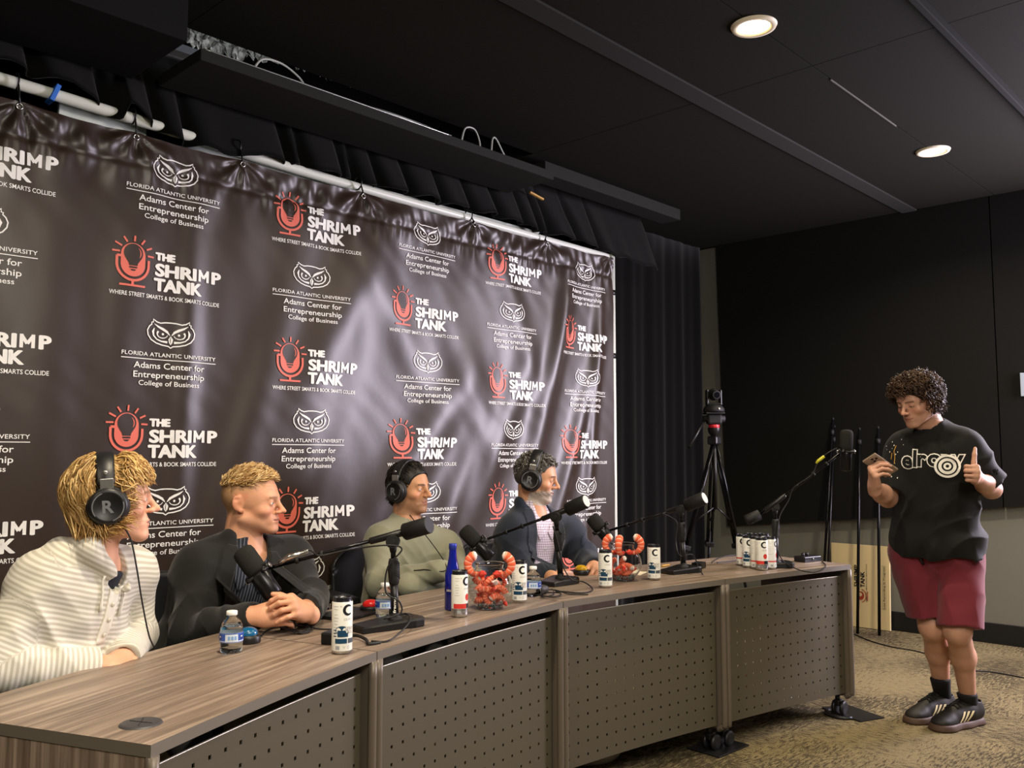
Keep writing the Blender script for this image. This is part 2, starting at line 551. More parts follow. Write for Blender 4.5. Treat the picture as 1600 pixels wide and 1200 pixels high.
# ceiling: black boards up to y=3.55; behind that an open strip with duct insulation
YC = 3.55
c = MB()
for x0, x1 in ((-3, 1.70), (1.70, 3.92), (3.92, XW)):
    for y0, y1 in ((-3, 1.768), (1.776, 2.34), (2.36, YC)):
        yy1 = (YB if (x0 > 3 or x1 < 2) else YC) if y1 == YC else y1
        c.box(((x0 + x1) / 2, (y0 + yy1) / 2, CEIL + 0.01), (x1 - x0 - 0.004, yy1 - y0, 0.02))
struct('ceiling', c, M_CEIL)
struct('trim_1', MB().box((1.9, 2.35, CEIL - 0.006), (9.9, 0.11, 0.012), bev=0.003), mat('black_beam_cover', '171612', 0.9))
struct('trim_2', MB().box((1.9, 1.18, CEIL - 0.02), (9.9, 0.03, 0.04), bev=0.004), M_BLACK)
struct('trim_3', MB().box((4.55, 1.772, CEIL - 0.002), (0.85, 0.006, 0.006)), mat('pale_seam', '5d5c55', 0.6))
plen = MB().box((1.9, 3.9, CEIL + 0.30), (10, 0.8, 0.02))
struct('trim_4', plen, M_BLACK)
# crumpled foil insulation seen through the gap
def ins():
    n, k = 110, 16
    rs = np.random.RandomState(3)
    V = []
    for j in range(k):
        for i in range(n):
            x = 1.45 + 1.35 * i / (n - 1); y = 3.70 + 0.08 * j / (k - 1)
            V.append((x + rs.randn() * .006, y + rs.randn() * .006, CEIL - 0.005 + 0.11 * max(0.0, (x - 1.9) / 0.9) + 0.22 * j / (k - 1) + rs.rand() * 0.045 + 0.02 * sin(x * 9)))
    F = [(j * n + i, j * n + i + 1, (j + 1) * n + i + 1, (j + 1) * n + i) for j in range(k - 1) for i in range(n - 1)]
    b = MB().add(V, F)
    o = b.build('duct_insulation', mat('grey_insulation', '8b8d86', 0.6, metal=0.3, vary=(38, 0.75)))
    tag(o, 'crumpled grey insulation showing in the gap above the hanging black ceiling board', 'insulation')
ins()
# hanging black board (a wide shelf of the drop ceiling)
b = MB().box(((1.66 + 3.85) / 2, 3.32 + 0.19, 2.925), (3.85 - 1.66, 0.38, 0.05), bev=0.004)
o = b.build('ceiling_baffle', mat('black_board', '1f1f1c', 0.85, spec=0.25))
tag(o, 'long black board hanging under the ceiling gap above the banner', 'ceiling panel')
b = MB().box((4.75, 3.60, 3.06), (1.5, 0.16, 0.08), bev=0.004)
struct('trim_5', b, mat('black_board', '1f1f1c'))
b = MB().box((0.50, 3.42, 3.0), (2.06, 0.5, 0.24), bev=0.004)
struct('trim_6', b, M_BLACK)
# metal conduit and loose wires on the hanging board
t = MB().tube(spline([(1.68, 3.335, 2.955), (2.4, 3.335, 2.957), (3.05, 3.335, 2.956)], 24), 0.004, 8)
tag(t.build('metal_edge_strip', mat('bare_metal', 'b9bbb4', 0.35, metal=0.8)), 'thin shiny metal strip along the top of the hanging black board', 'strip')
t = MB().tube(spline([(2.45, 3.40, 2.965), (2.65, 3.42, 3.0), (2.95, 3.44, 3.01), (3.2, 3.44, 2.99), (3.4, 3.44, 2.97)], 30), 0.008, 8)
tag(t.build('conduit', mat('grey_conduit', '7f827c', 0.4, metal=0.5)), 'slim grey conduit lying on the hanging black board', 'conduit')
for i, (pts, lb) in enumerate([
    ([(1.92, 3.36, 2.955), (1.97, 3.37, 3.02), (2.07, 3.38, 3.035), (2.16, 3.38, 3.0), (2.19, 3.37, 2.955)], 'white wire arching out of the insulation above the black board'),
    ([(3.18, 3.40, 2.955), (3.22, 3.41, 3.06), (3.30, 3.42, 3.08), (3.34, 3.42, 3.02), (3.33, 3.41, 2.955)], 'grey wire loop standing on the hanging board, nearer its middle'),
    ([(3.43, 3.42, 2.955), (3.44, 3.42, 3.06), (3.47, 3.42, 3.07), (3.53, 3.42, 3.0), (3.58, 3.42, 2.955)], 'narrow grey wire loop on the hanging board, towards its right end')]):
    tag(MB().tube(spline(pts, 24), 0.005, 6).build('wire', mat('pale_wire', 'a8aaa4', 0.5)), lb, 'wire')
tag(MB().box((3.63, 3.40, 2.956), (0.26, 0.03, 0.01), bev=0.002).build('light_strip', mat('white_strip', 'd8dad2', 0.5)), 'small white strip lying near the right end of the hanging board', 'strip')
for p, L_, r_, lb in ((tuple(onplane(138, 86, 1, 3.715)), 0.16, -0.06, 'bare wooden batten end poking out of the black ceiling drape at left'), (tuple(onplane(838, 306, 1, 3.70)), 0.13, -0.05, 'thin bare wooden sliver at the right end of the ceiling drape')):
    tag(MB().box(p, (L_, 0.02, 0.025 if L_ > .15 else .012), rot=roty(0.16), bev=0.003).build('wood_batten', mat('raw_pine', 'c79a55', 0.7)), lb, 'wood batten')

# recessed downlights in view (two of the row)
def downlight(x, y, lb):
    e = empty('downlight', (x, y, CEIL), 0, lb, 'ceiling light', 'recessed ceiling lights')
    MB().lathe([(0.066, -0.004), (0.075, -0.012), (0.092, -0.010), (0.097, 0.0)], n=40).build('trim_ring', mat('warm_white_trim', 'e3d9bf', 0.5), e)
    MB().lathe([(0.0005, -0.006), (0.066, -0.005)], n=40).build('lens', mat('lit_lens', 'fff2d8', 0.5, emit=('ffe2a8', 26.0)), e)
for i, (x, y) in enumerate(DOWNLIGHTS):
    downlight(x, y, ['lit round downlight in the ceiling, nearer one above the desk', 'lit round downlight in the ceiling, the far one by the end wall',
                     'lit round downlight in the ceiling above the near end of the desk', 'lit round downlight in the ceiling behind the camera'][i])

# black acoustic panel hung slightly crooked on the end wall, with a second one beside it
def acoustic(corners, lb):
    P = [onplane(x, y, 0, XW - 0.05) for x, y in corners]
    b = MB()
    F_ = [p for p in P]; Bk = [p + np.array([0.045, 0, 0]) for p in P]
    V = np.array(F_ + Bk); k = len(P)
    b.add(V, [tuple(range(k))] + [(i, (i + 1) % k, k + (i + 1) % k, k + i) for i in range(k)] + [tuple(k + i for i in reversed(range(k)))])
    o = b.build('acoustic_panel', mat('black_acoustic_fabric', '1b1b19', 0.95, spec=0.1, bump=(300, 0.15)))
    return tag(o, lb, 'acoustic panel', 'black acoustic panels on the end wall')
acoustic([(1118, 374), (1136, 822), (1359, 810), (1567, 793), (1543, 290)], 'large black fabric acoustic panel on the end wall behind the tripod')
acoustic([(1545, 289), (1569, 793), (1840, 772), (1800, 220)], 'black acoustic panel at the far right edge of the end wall')
pl = MB().box((XW - 0.058, 1.62, 1.78), (0.012, 0.07, 0.16), bev=0.003)
tag(pl.build('wall_plate', mat('pale_blue_plate', 'a9b6c4', 0.5)), 'pale wall plate on the black panel at the right edge of the picture', 'wall plate')

# ---------------------------------------------------------------- drapes
M_DRAPE = mat('black_drape', '0b0b0a', 0.95, spec=0.06, sheen=0.1)
def drape(name, x0, x1, ztop, zbot, y0, amp, freq, lb, seed=0, n=220, k=30):
    """pleated black cloth; zbot is a function of x"""
    rs = np.random.RandomState(seed)
    ph = rs.rand(4) * 6
    V = []
    for j in range(k + 1):
        for i in range(n + 1):
            x = x0 + (x1 - x0) * i / n
            t = j / k
            z = ztop + (zbot(x) - ztop) * t
            w = 0.5 * sin(freq * x + ph[0]) + 0.3 * sin(freq * 2.3 * x + ph[1] + t) + 0.2 * sin(freq * 0.6 * x + ph[2] + 2 * t)
            V.append((x, y0 + amp * w * (0.35 + 0.65 * t), z))
    F = [(j * (n + 1) + i, j * (n + 1) + i + 1, (j + 1) * (n + 1) + i + 1, (j + 1) * (n + 1) + i) for j in range(k) for i in range(n)]
    o = MB().add(V, F).build(name, M_DRAPE)
    o.data.shade_smooth()
    md = o.modifiers.new('thickness', 'SOLIDIFY'); md.thickness = 0.004
    return tag(o, lb, 'curtain')
drape('black_curtain', -1.2, 6.73, 3.12, lambda x: 0.02, 4.13, 0.035, 19.0, 'floor length black curtain hanging behind the banner and its stand', 2, 420, 10)
# pleated valance over the banner; its lower edge rides up and lets the white wall show
def valz(x):
    pts = [(-1.2, 2.80), (1.30, 2.790), (1.40, 2.735), (1.50, 2.70), (1.53, 2.775), (1.60, 2.72), (1.78, 2.67), (2.05, 2.67), (2.15, 2.705), (2.5, 2.715), (2.9, 2.72), (3.3, 2.725), (3.7, 2.73), (4.1, 2.725), (4.22, 2.71), (4.32, 2.72), (4.6, 2.71), (4.9, 2.68), (5.2, 2.66)]
    return float(np.interp(x, [p[0] for p in pts], [p[1] for p in pts])) + 0.010 * sin(31 * x) * sin(7.3 * x)
def valance():
    n, k = 520, 16
    fold = [1.12, 1.40, 1.62, 1.76, 2.27, 2.36, 2.60, 2.68, 2.83, 3.03, 3.27, 3.50, 3.72, 3.95, 4.1, 4.2, 4.45, 4.7]
    V = []
    for j in range(k + 1):
        t = j / k
        for i in range(n + 1):
            x = -1.2 + 6.6 * i / n
            z = 3.12 + (valz(x) - 3.12) * t
            y = 3.84 - 0.185 * t
            for q, f_ in enumerate(fold):
                w = (x - f_ - 0.02 * t)
                wd = 0.018 + 0.045 * t
                y += (0.075 * t ** 1.2) * math.exp(-(w / wd) ** 2) if w > 0 else (0.075 * t ** 1.2) * math.exp(-(w / 0.012) ** 2)
            y += 0.008 * sin(9 * x + 2 * t)
            V.append((x, y, z))
    F = [(j * (n + 1) + i, j * (n + 1) + i + 1, (j + 1) * (n + 1) + i + 1, (j + 1) * (n + 1) + i) for j in range(k) for i in range(n)]
    o = MB().add(V, F).build('valance', M_DRAPE)
    o.data.shade_smooth()
    md = o.modifiers.new('thickness', 'SOLIDIFY'); md.thickness = 0.004
    tag(o, 'pleated black valance with a ragged lower edge hanging above the banner', 'curtain')
valance()
# white sheathing boards standing between drape and banner, just showing over its top edge
wb = MB()
wb.box((2.95, 3.80, 2.0), (2.6, 0.02, 1.50), bev=0.003)
tag(wb.build('white_board', mat('white_board_paint', 'd7ded2', 0.5)), 'long white board behind the banner showing as a pale strip over its top edge', 'board')
tag(MB().box((1.57, 3.80, 2.0), (0.56, 0.02, 1.49), bev=0.003).build('white_board', mat('white_board_paint', 'd7ded2')), 'short white board showing over the left part of the banner', 'board')

# ---------------------------------------------------------------- banner stand
st = empty('banner_stand', (4.86, 3.70, 0), 0, 'white pole stand with a crossbar carrying the printed banner', 'banner stand')
M_PVC = mat('white_pole', 'd9dcd0', 0.35)
def local(o_, P): return np.array(P, float) - np.array(o_.location[:])
MB().tube([local(st, (4.895, 3.70, z)) for z in (0.03, 1.2, 2.71)], 0.026, 20).build('upright', M_PVC, st)
MB().tube([local(st, (-0.6, 3.70, z)) for z in (0.03, 2.77)], 0.026, 20).build('upright', M_PVC, st)
MB().tube(spline([local(st, p) for p in ((-0.6, 3.71, 2.765), (1.1, 3.71, 2.742), (2.5, 3.72, 2.700), (3.7, 3.72, 2.685), (4.86, 3.71, 2.67))], 40), 0.024, 16).build('crossbar', M_PVC, st)
for z in (2.42, 1.98):
    MB().tube([local(st, (4.895, 3.70, z - 0.018)), local(st, (4.895, 3.70, z + 0.018))], 0.0285, 20).build('joint_clamp', mat('black_plastic', '121212', 0.4), st)
for x in (4.895, -0.6):
    MB().box(local(st, (x, 3.70, 0.015)), (0.30, 0.42, 0.03), bev=0.006).build('foot_plate', mat('black_plastic', '121212'), st)
tag(MB().box((1.235, 3.70, 2.735), (0.018, 0.062, 0.075), rot=roty(0.35), bev=0.002).build('blue_tape', mat('blue_tape', '2f6fd0', 0.6)), 'strip of blue masking tape wrapped round the crossbar at left', 'tape')

# ---------------------------------------------------------------- printed banner
BY = 3.65
ZT, ZB = 2.652, 0.20
GROM = [0.62, 1.098, 1.55, 2.038, 2.725, 3.518, 4.164, 4.80]
_rs = np.random.RandomState(5)
# broad folds: (point x, z, direction angle deg, half width, amp, length)
FOLDS = [(2.55, 1.9, 60, 0.16, 0.030, 0.9), (2.15, 1.6, 72, 0.10, 0.016, 0.8), (3.05, 1.25, 50, 0.13, 0.028, 0.7), (3.45, 1.75, 115, 0.15, 0.022, 0.7),
         (3.75, 1.45, 62, 0.10, 0.020, 0.7), (4.15, 1.7, 72, 0.08, 0.022, 0.9), (4.38, 1.3, 68, 0.07, 0.024, 0.8), (4.62, 1.7, 84, 0.05, 0.020, 1.0),
         (4.30, 2.25, 80, 0.06, 0.015, 0.5), (1.80, 1.7, 88, 0.06, 0.010, 0.9), (1.55, 2.1, 84, 0.10, 0.010, 0.8), (1.25, 1.6, 92, 0.12, 0.010, 0.8), (2.9, 2.05, 125, 0.12, 0.016, 0.6),
         (2.35, 1.1, 66, 0.12, 0.020, 0.6), (3.9, 2.05, 110, 0.09, 0.014, 0.5), (3.3, 0.95, 64, 0.09, 0.02, 0.5)]
def banner_y(X, Zc):
    X = np.asarray(X, float); Zc = np.asarray(Zc, float)
    y = np.zeros_like(X)
    for cx, cz, an, w, a, l in FOLDS:
        a = a * 1.45
        c_, s_ = cos(radians(an)), sin(radians(an))
        u = (X - cx) * c_ + (Zc - cz) * s_; v = -(X - cx) * s_ + (Zc - cz) * c_
        y = y - a * np.exp(-(v / w) ** 2) * np.exp(-(u / l) ** 2)
    dz = ZT - Zc
    for g in GROM:                                   # tension creases fanning out from each eyelet
        dx = X - g; r = np.hypot(dx, dz) + 1e-3
        an = np.arctan2(dx, dz)
        y = y + 0.010 * np.sin(an * 9 + g * 5) * np.exp(-r / 0.26) * np.clip(r / 0.06, 0, 1)
    hem = np.exp(-((dz - 0.135) / 0.012) ** 2)
    y = y + 0.006 * hem
    band = np.clip(1 - np.abs(dz - 0.07) / 0.09, 0, 1)
    y = y + band * (0.008 * np.sin(34 * X + 4 * np.sin(5 * X) + 20 * dz) + 0.004 * np.sin(71 * X - 30 * dz))
    y = y + 0.0035 * np.sin(90 * X + 3 * np.sin(11 * X)) * np.exp(-((dz - 0.16) / 0.05) ** 2)
    y = y + 0.0016 * np.sin(7 * X + 5 * Zc) * np.sin(6 * Zc - 3 * X)
    y = y + 0.0004 * np.sin(37 * X + 23 * Zc + 3 * np.sin(8 * Zc))
    return BY + y
def banner_top(X):
    s = 0
    for a, b in zip(GROM[:-1], GROM[1:]):
        m = (X >= a) & (X <= b)
        t = np.clip((X - a) / (b - a), 0, 1)
        s = s + m * (-0.022 * 4 * t * (1 - t)) * (b - a)
    return s
def banner():
    n, k = 440, 230
    xs = np.linspace(0.40, 4.845, n + 1); ts = np.linspace(0, 1, k + 1)
    X, T = np.meshgrid(xs, ts)
    top = ZT + banner_top(X)
    Zc = top + (ZB - top) * T
    V = np.stack([X, banner_y(X, Zc), Zc], -1).reshape(-1, 3)
    i, j = np.meshgrid(np.arange(n), np.arange(k))
    a = (j * (n + 1) + i).ravel()
    F = [tuple(q) for q in np.stack([a + n + 1, a + n + 2, a + 1, a], 1)]
    b = MB().add(V, F, 0, True)
    ST, FA = [], []                                  # layouts: list of (V2, F, material, layer)
    P = lambda s, m, l=1: s.append((np.array(q[0], float), q[1], m, l))
    def add(s, q, m, l=1, off=(0, 0)):
        q = fine2d(q[0], q[1])
        s.append((np.array(q[0], float) + np.array(off), q[1], m, l))
    def heavy(q, d):
        v, f = np.array(q[0]), q[1]; n_ = len(v); V_, F_ = [], []
        for k, (dx, dz) in enumerate(((-d, 0), (d, 0), (0, -d * .5), (0, d * .5))): V_.append(v + [dx, dz]); F_ += [tuple(i + k * n_ for i in g_) for g_ in f]
        return np.concatenate(V_), F_
    # --- microphone-and-bulb logo with its three words and the tag line
    add(ST, fit_text('WHERE STREET SMARTS & BOOK SMARTS COLLIDE', 0.486, 0.0175, 0.010), 1)
    add(ST, heavy(fit_text('THE', 0.083, 0.031, 0.018), 0.0032), 1, off=(0.190, 0.168))
    add(ST, heavy(fit_text('SHRI', 0.176, 0.052, 0.018), 0.0032), 1, off=(0.191, 0.101))
    for a_ in (((0.190 + .196, .101), (0.190 + .196, .153)), ((.190 + .236, .101), (.190 + .236, .153)), ((.190 + .195, .150), (.190 + .216, .117)), ((.190 + .237, .150), (.190 + .216, .117))): add(ST, stroke2d(a_, 0.0125), 1)
    add(ST, heavy(fit_text('P', 0.040, 0.052, 0.018), 0.0032), 1, off=(0.190 + 0.258, 0.101))
    add(ST, heavy(fit_text('TANK', 0.209, 0.052, 0.018), 0.0032), 1, off=(0.187, 0.038))
    cx = 0.0925
    caps = arc2d((cx, 0.170), 0.0505, 0, 180, 20) + arc2d((cx, 0.131), 0.0505, 180, 360, 20)
    add(ST, fan2d(caps), 2)
    bulb = arc2d((cx, 0.178), 0.0395, -38, 218, 26) + [(cx - 0.019, 0.135), (cx - 0.0175, 0.126), (cx + 0.0175, 0.126), (cx + 0.019, 0.135)]
    add(ST, fan2d(bulb), 3, 2)
    add(ST, stroke2d(arc2d((cx, 0.178), 0.030, -35, 50, 10), [0.001, .003, .004, .0045, .0045, .0045, .004, .003, .002, .001]), 2, 3)
    for z in (0.119,): add(ST, stroke2d([(cx - 0.0165, z), (cx + 0.0165, z)], 0.007), 3, 2)
    add(ST, fan2d([(cx - 0.013, 0.111), (cx - 0.006, 0.104), (cx + 0.006, 0.104), (cx + 0.013, 0.111)]), 3, 2)
    U_ = [(cx - 0.0505, 0.162), (cx - 0.066, 0.162), (cx - 0.066, 0.131)] + arc2d((cx, 0.131), 0.066, 180, 360, 22)[1:] + [(cx + 0.066, 0.156)]
    add(ST, stroke2d(U_[1:], 0.0105), 2); add(ST, stroke2d(U_[:2], 0.0105), 2)
    add(ST, stroke2d([(cx, 0.066), (cx, 0.046)], 0.011), 2); add(ST, stroke2d([(cx - 0.054, 0.0435), (cx + 0.054, 0.0435)], 0.0085), 2)
    for a0, a1 in (((.038, .180), (.007, .180)), ((.046, .203), (.018, .217)), ((.067, .222), (.052, .243)), ((.096, .228), (.0975, .252)), ((.125, .219), (.139, .240)), ((.147, .2), (.17, .211)), ((.153, .175), (.18, .174))):
        add(ST, stroke2d([a0, a1], 0.0075), 2)
    ST = [(v - np.array([0.243, 0]), f, m, l) for v, f, m, l in ST]
    # --- owl logo with its three lines
    add(FA, stroke2d([(-0.21, 0), (0.21, 0)], 0.0035), 1)
    add(FA, fit_text('FLORIDA ATLANTIC UNIVERSITY', 0.418, 0.0165, 0.012, 'CENTER', 1.05), 1, off=(0, 0.0125))
    Vt, Ft = fit_text('FLORIDA ATLANTIC UNIVERSITY', 0.418, 0.0165, 0.012, 'CENTER', 1.05)
    add(FA, fit_text('Adams Center for', 0.312, 0.0255, 0.010, 'CENTER'), 1, off=(0, -0.0385))
    add(FA, fit_text('Entrepreneurship', 0.312, 0.0255, 0.010, 'CENTER'), 1, off=(0, -0.0775))
    add(FA, fit_text('College of Business', 0.264, 0.0205, 0.008, 'CENTER'), 1, off=(0, -0.110))
    oz = 0.108
    def sym(pts): return [(-x, z) for x, z in reversed(pts)]
    rgt = [(0.0, 0.053), (0.010, 0.060), (0.035, 0.063), (0.062, 0.070), (0.085, 0.083), (0.099, 0.102), (0.102, 0.122), (0.094, 0.139), (0.083, 0.149), (0.085, 0.156), (0.077, 0.158), (0.078, 0.170), (0.062, 0.160), (0.045, 0.156), (0.024, 0.160), (0.0, 0.161)]
    out = rgt + sym(rgt)[1:-1]
    add(FA, stroke2d(out, 0.0052, True), 1)
    for s in (1, -1):
        q = lambda pts: [(s * x, z) for x, z in pts]
        add(FA, stroke2d(q([(0.004, 0.107), (0.016, 0.121), (0.034, 0.131), (0.055, 0.140), (0.072, 0.151)]), [0.003, 0.010, 0.011, 0.008, 0.002]), 1)
        add(FA, stroke2d(q(arc2d((0.036, 0.110), (0.023, 0.017), 40, -170, 14)), [0.008, .008, .007, .006, .005, .005, .004, .004, .004, .004, .003, .003, .003, .002]), 1)
        add(FA, fan2d(q(arc2d((0.034, 0.110), 0.0052, 0, 330, 9))), 1)
        add(FA, stroke2d(q([(0.072, 0.133), (0.078, 0.118), (0.074, 0.100), (0.060, 0.086), (0.040, 0.079), (0.014, 0.077)]), [0.003, 0.010, .006, .005, .006, 0.010]), 1)
    add(FA, fan2d([(0, 0.105), (-0.010, 0.090), (-0.007, 0.075), (0, 0.066), (0.007, 0.075), (0.010, 0.090)]), 1)
    add(FA, stroke2d([(0, 0.100), (-0.002, 0.085), (0, 0.072)], [0.0015, .003, .0015]), 3, 2)
    def place(lay, cx, cz):
        for v, f, m, l in lay:
            if len(v) == 0: continue
            x = v[:, 0] + cx; z = v[:, 1] + cz
            y = banner_y(x, z) - 0.0022 - 0.0012 * l
            b.add(np.stack([x, y, z], 1), f, m)
    colS = [0.997, 1.700, 2.444, 3.131, 3.856, 4.515]; colF = [0.975, 1.7235, 2.416, 3.160, 3.832, 4.535]
    for ci in range(6):
        for r in range(6):
            if (ci + r) % 2 == 0: place(ST, colS[ci], 2.307 - 0.3515 * r + (-0.010 if ci > 2 else 0))
            else: place(FA, colF[ci], 2.403 - 0.3515 * r + (-0.010 if ci > 2 else 0))
    m = mat('banner_vinyl', '30231a', 0.40, spec=0.65)
    N, L = m.node_tree.nodes, m.node_tree.links
    n_ = N.new('ShaderNodeTexNoise'); n_.inputs['Scale'].default_value = 5; n_.inputs['Detail'].default_value = 5
    u = N.new('ShaderNodeBump'); u.inputs['Strength'].default_value = 0.10; u.inputs['Distance'].default_value = 0.02
    t = N.new('ShaderNodeTexCoord'); L.new(t.outputs['Object'], n_.inputs['Vector']); L.new(n_.outputs['Fac'], u.inputs['Height']); L.new(u.outputs[0], N['Principled BSDF'].inputs['Normal'])
    o = b.build('banner', [m, mat('banner_white_ink', 'f2f0ea', 0.5), mat('banner_coral_ink', 'e2705e', 0.5), m])
    tag(o, 'dark glossy step-and-repeat banner printed with owl and microphone logos behind the desk', 'banner')
    for g in GROM[:-1]:
        yy = float(banner_y(np.array([g]), np.array([ZT - 0.02]))[0])
        ring = MB()
        ring.tube([(g + 0.011 * cos(t_), yy - 0.005, ZT - 0.022 + 0.011 * sin(t_)) for t_ in np.linspace(0, 2 * pi, 17)[:-1]], 0.0035, 8, closed=True)
        ring.build('eyelet', mat('steel', 'c4c4c0', 0.25, metal=1.0), o)
        zc = float(np.interp(g, [-0.6, 1.1, 2.5, 3.7, 4.86], [2.765, 2.742, 2.712, 2.69, 2.67]))
        tie = MB().tube([(g, 3.695 + 0.034 * sin(t_), zc + 0.034 * cos(t_)) for t_ in np.linspace(0, 2 * pi, 19)[:-1]], 0.004, 6, closed=True)
        tie.tube([(g, 3.665, zc - 0.02), (g, yy - 0.006, ZT - 0.012)], 0.004, 6)
        tie.build('tie_cord', mat('black_plastic', '121212'), o)
banner()
# ---------------------------------------------------------------- curved desk: four modules on castors
def wood_mat(name, uvname='UVMap', c0='4f443a', c1='a99886', c2='7c6c5e'):
    m = mat(name, '7a6a5c', 0.38, spec=0.45)
    N, L = m.node_tree.nodes, m.node_tree.links
    b = N['Principled BSDF']
    uv = N.new('ShaderNodeUVMap'); uv.uv_map = uvname
    outs = []
    for sc, det in (((1.6, 42, 1), 6), ((4.0, 150, 1), 3)):
        mp = N.new('ShaderNodeMapping'); mp.inputs['Scale'].default_value = sc
        L.new(uv.outputs[0], mp.inputs['Vector'])
        n = N.new('ShaderNodeTexNoise'); n.inputs['Scale'].default_value = 1; n.inputs['Detail'].default_value = det; n.inputs['Roughness'].default_value = 0.6; n.inputs['Distortion'].default_value = 0.35
        L.new(mp.outputs[0], n.inputs['Vector']); outs.append(n)
    a = N.new('ShaderNodeMath'); a.operation = 'MULTIPLY_ADD'; a.inputs[1].default_value = 0.35
    L.new(outs[1].outputs['Fac'], a.inputs[0]); L.new(outs[0].outputs['Fac'], a.inputs[2])
    r = N.new('ShaderNodeValToRGB'); e = r.color_ramp.elements
    e[0].position = 0.45; e[0].color = lin(c0); e[1].position = 0.92; e[1].color = lin(c1)
    k = e.new(0.66); k.color = lin(c2)
    L.new(a.outputs[0], r.inputs[0]); L.new(r.outputs[0], b.inputs['Base Color'])
    return m
M_WOOD = wood_mat('grey_oak_laminate')
M_EDGE = mat('edge_band', '6a6359', 0.45)
M_PANEL = mat('perforated_metal', '5a5446', 0.42, metal=0.25, spec=0.5)
M_RIM = mat('panel_rim', '8f8a7c', 0.3, metal=0.5)
M_LEG = mat('leg_metal', '655c51', 0.42, metal=0.2)
M_BLKP = mat('black_plastic', '121212', 0.4)
JF = [np.array(p) for p in ((0.786, 1.695), (1.586, 2.030), (2.599, 2.204), (3.558, 2.074), (4.470, 1.888))]
DEPTH = 0.59
_dir = [nrm(JF[i + 1] - JF[i]) for i in range(4)]
_nor = [np.array([-d[1], d[0]]) for d in _dir]
JN = [_nor[0]] + [nrm(_nor[i] + _nor[i + 1]) for i in range(3)] + [_nor[3]]
JBk = [JF[i] + JN[i] * DEPTH for i in range(5)]
SAG = [0.012, 0.022, 0.016, 0.008]
def front(i, t, inset=0.0):
    p = JF[i] * (1 - t) + JF[i + 1] * t + _nor[i] * (SAG[i] * 4 * t * (1 - t))
    return p + (JN[i] * (1 - t) + JN[i + 1] * t) * inset
def caster(parent, p):
    c = MB()
    p = np.array(p, float)
    c.cyl(p + [0, 0, 0.075], p + [0, 0, 0.112], 0.012, n=12)
    c.box(p + [0.012, 0, 0.062], (0.05, 0.026, 0.03), bev=0.006)
    c.build('caster_fork', mat('black_plastic'), parent)
    for s in (-1, 1):
        w = MB()
        q = p + [0.02, s * 0.021, 0.036]
        w.lathe([(0.001, -0.010), (0.02, -0.011), (0.032, -0.009), (0.036, -0.004), (0.036, 0.004), (0.032, 0.009), (0.02, 0.011), (0.001, 0.010)], q, 24, rot=rotx(pi / 2))
        w.build('caster_wheel', mat('caster_rubber', '17171a', 0.45), parent)
DL = ['desk module at the near end with a round cable port in its grey oak top', 'second desk module from the near end, with the nearer fishbowl on it',
      'third desk module from the near end, in front of the man in the navy blazer', 'desk module at the far right end carrying the cluster of cans']
DESKS = []
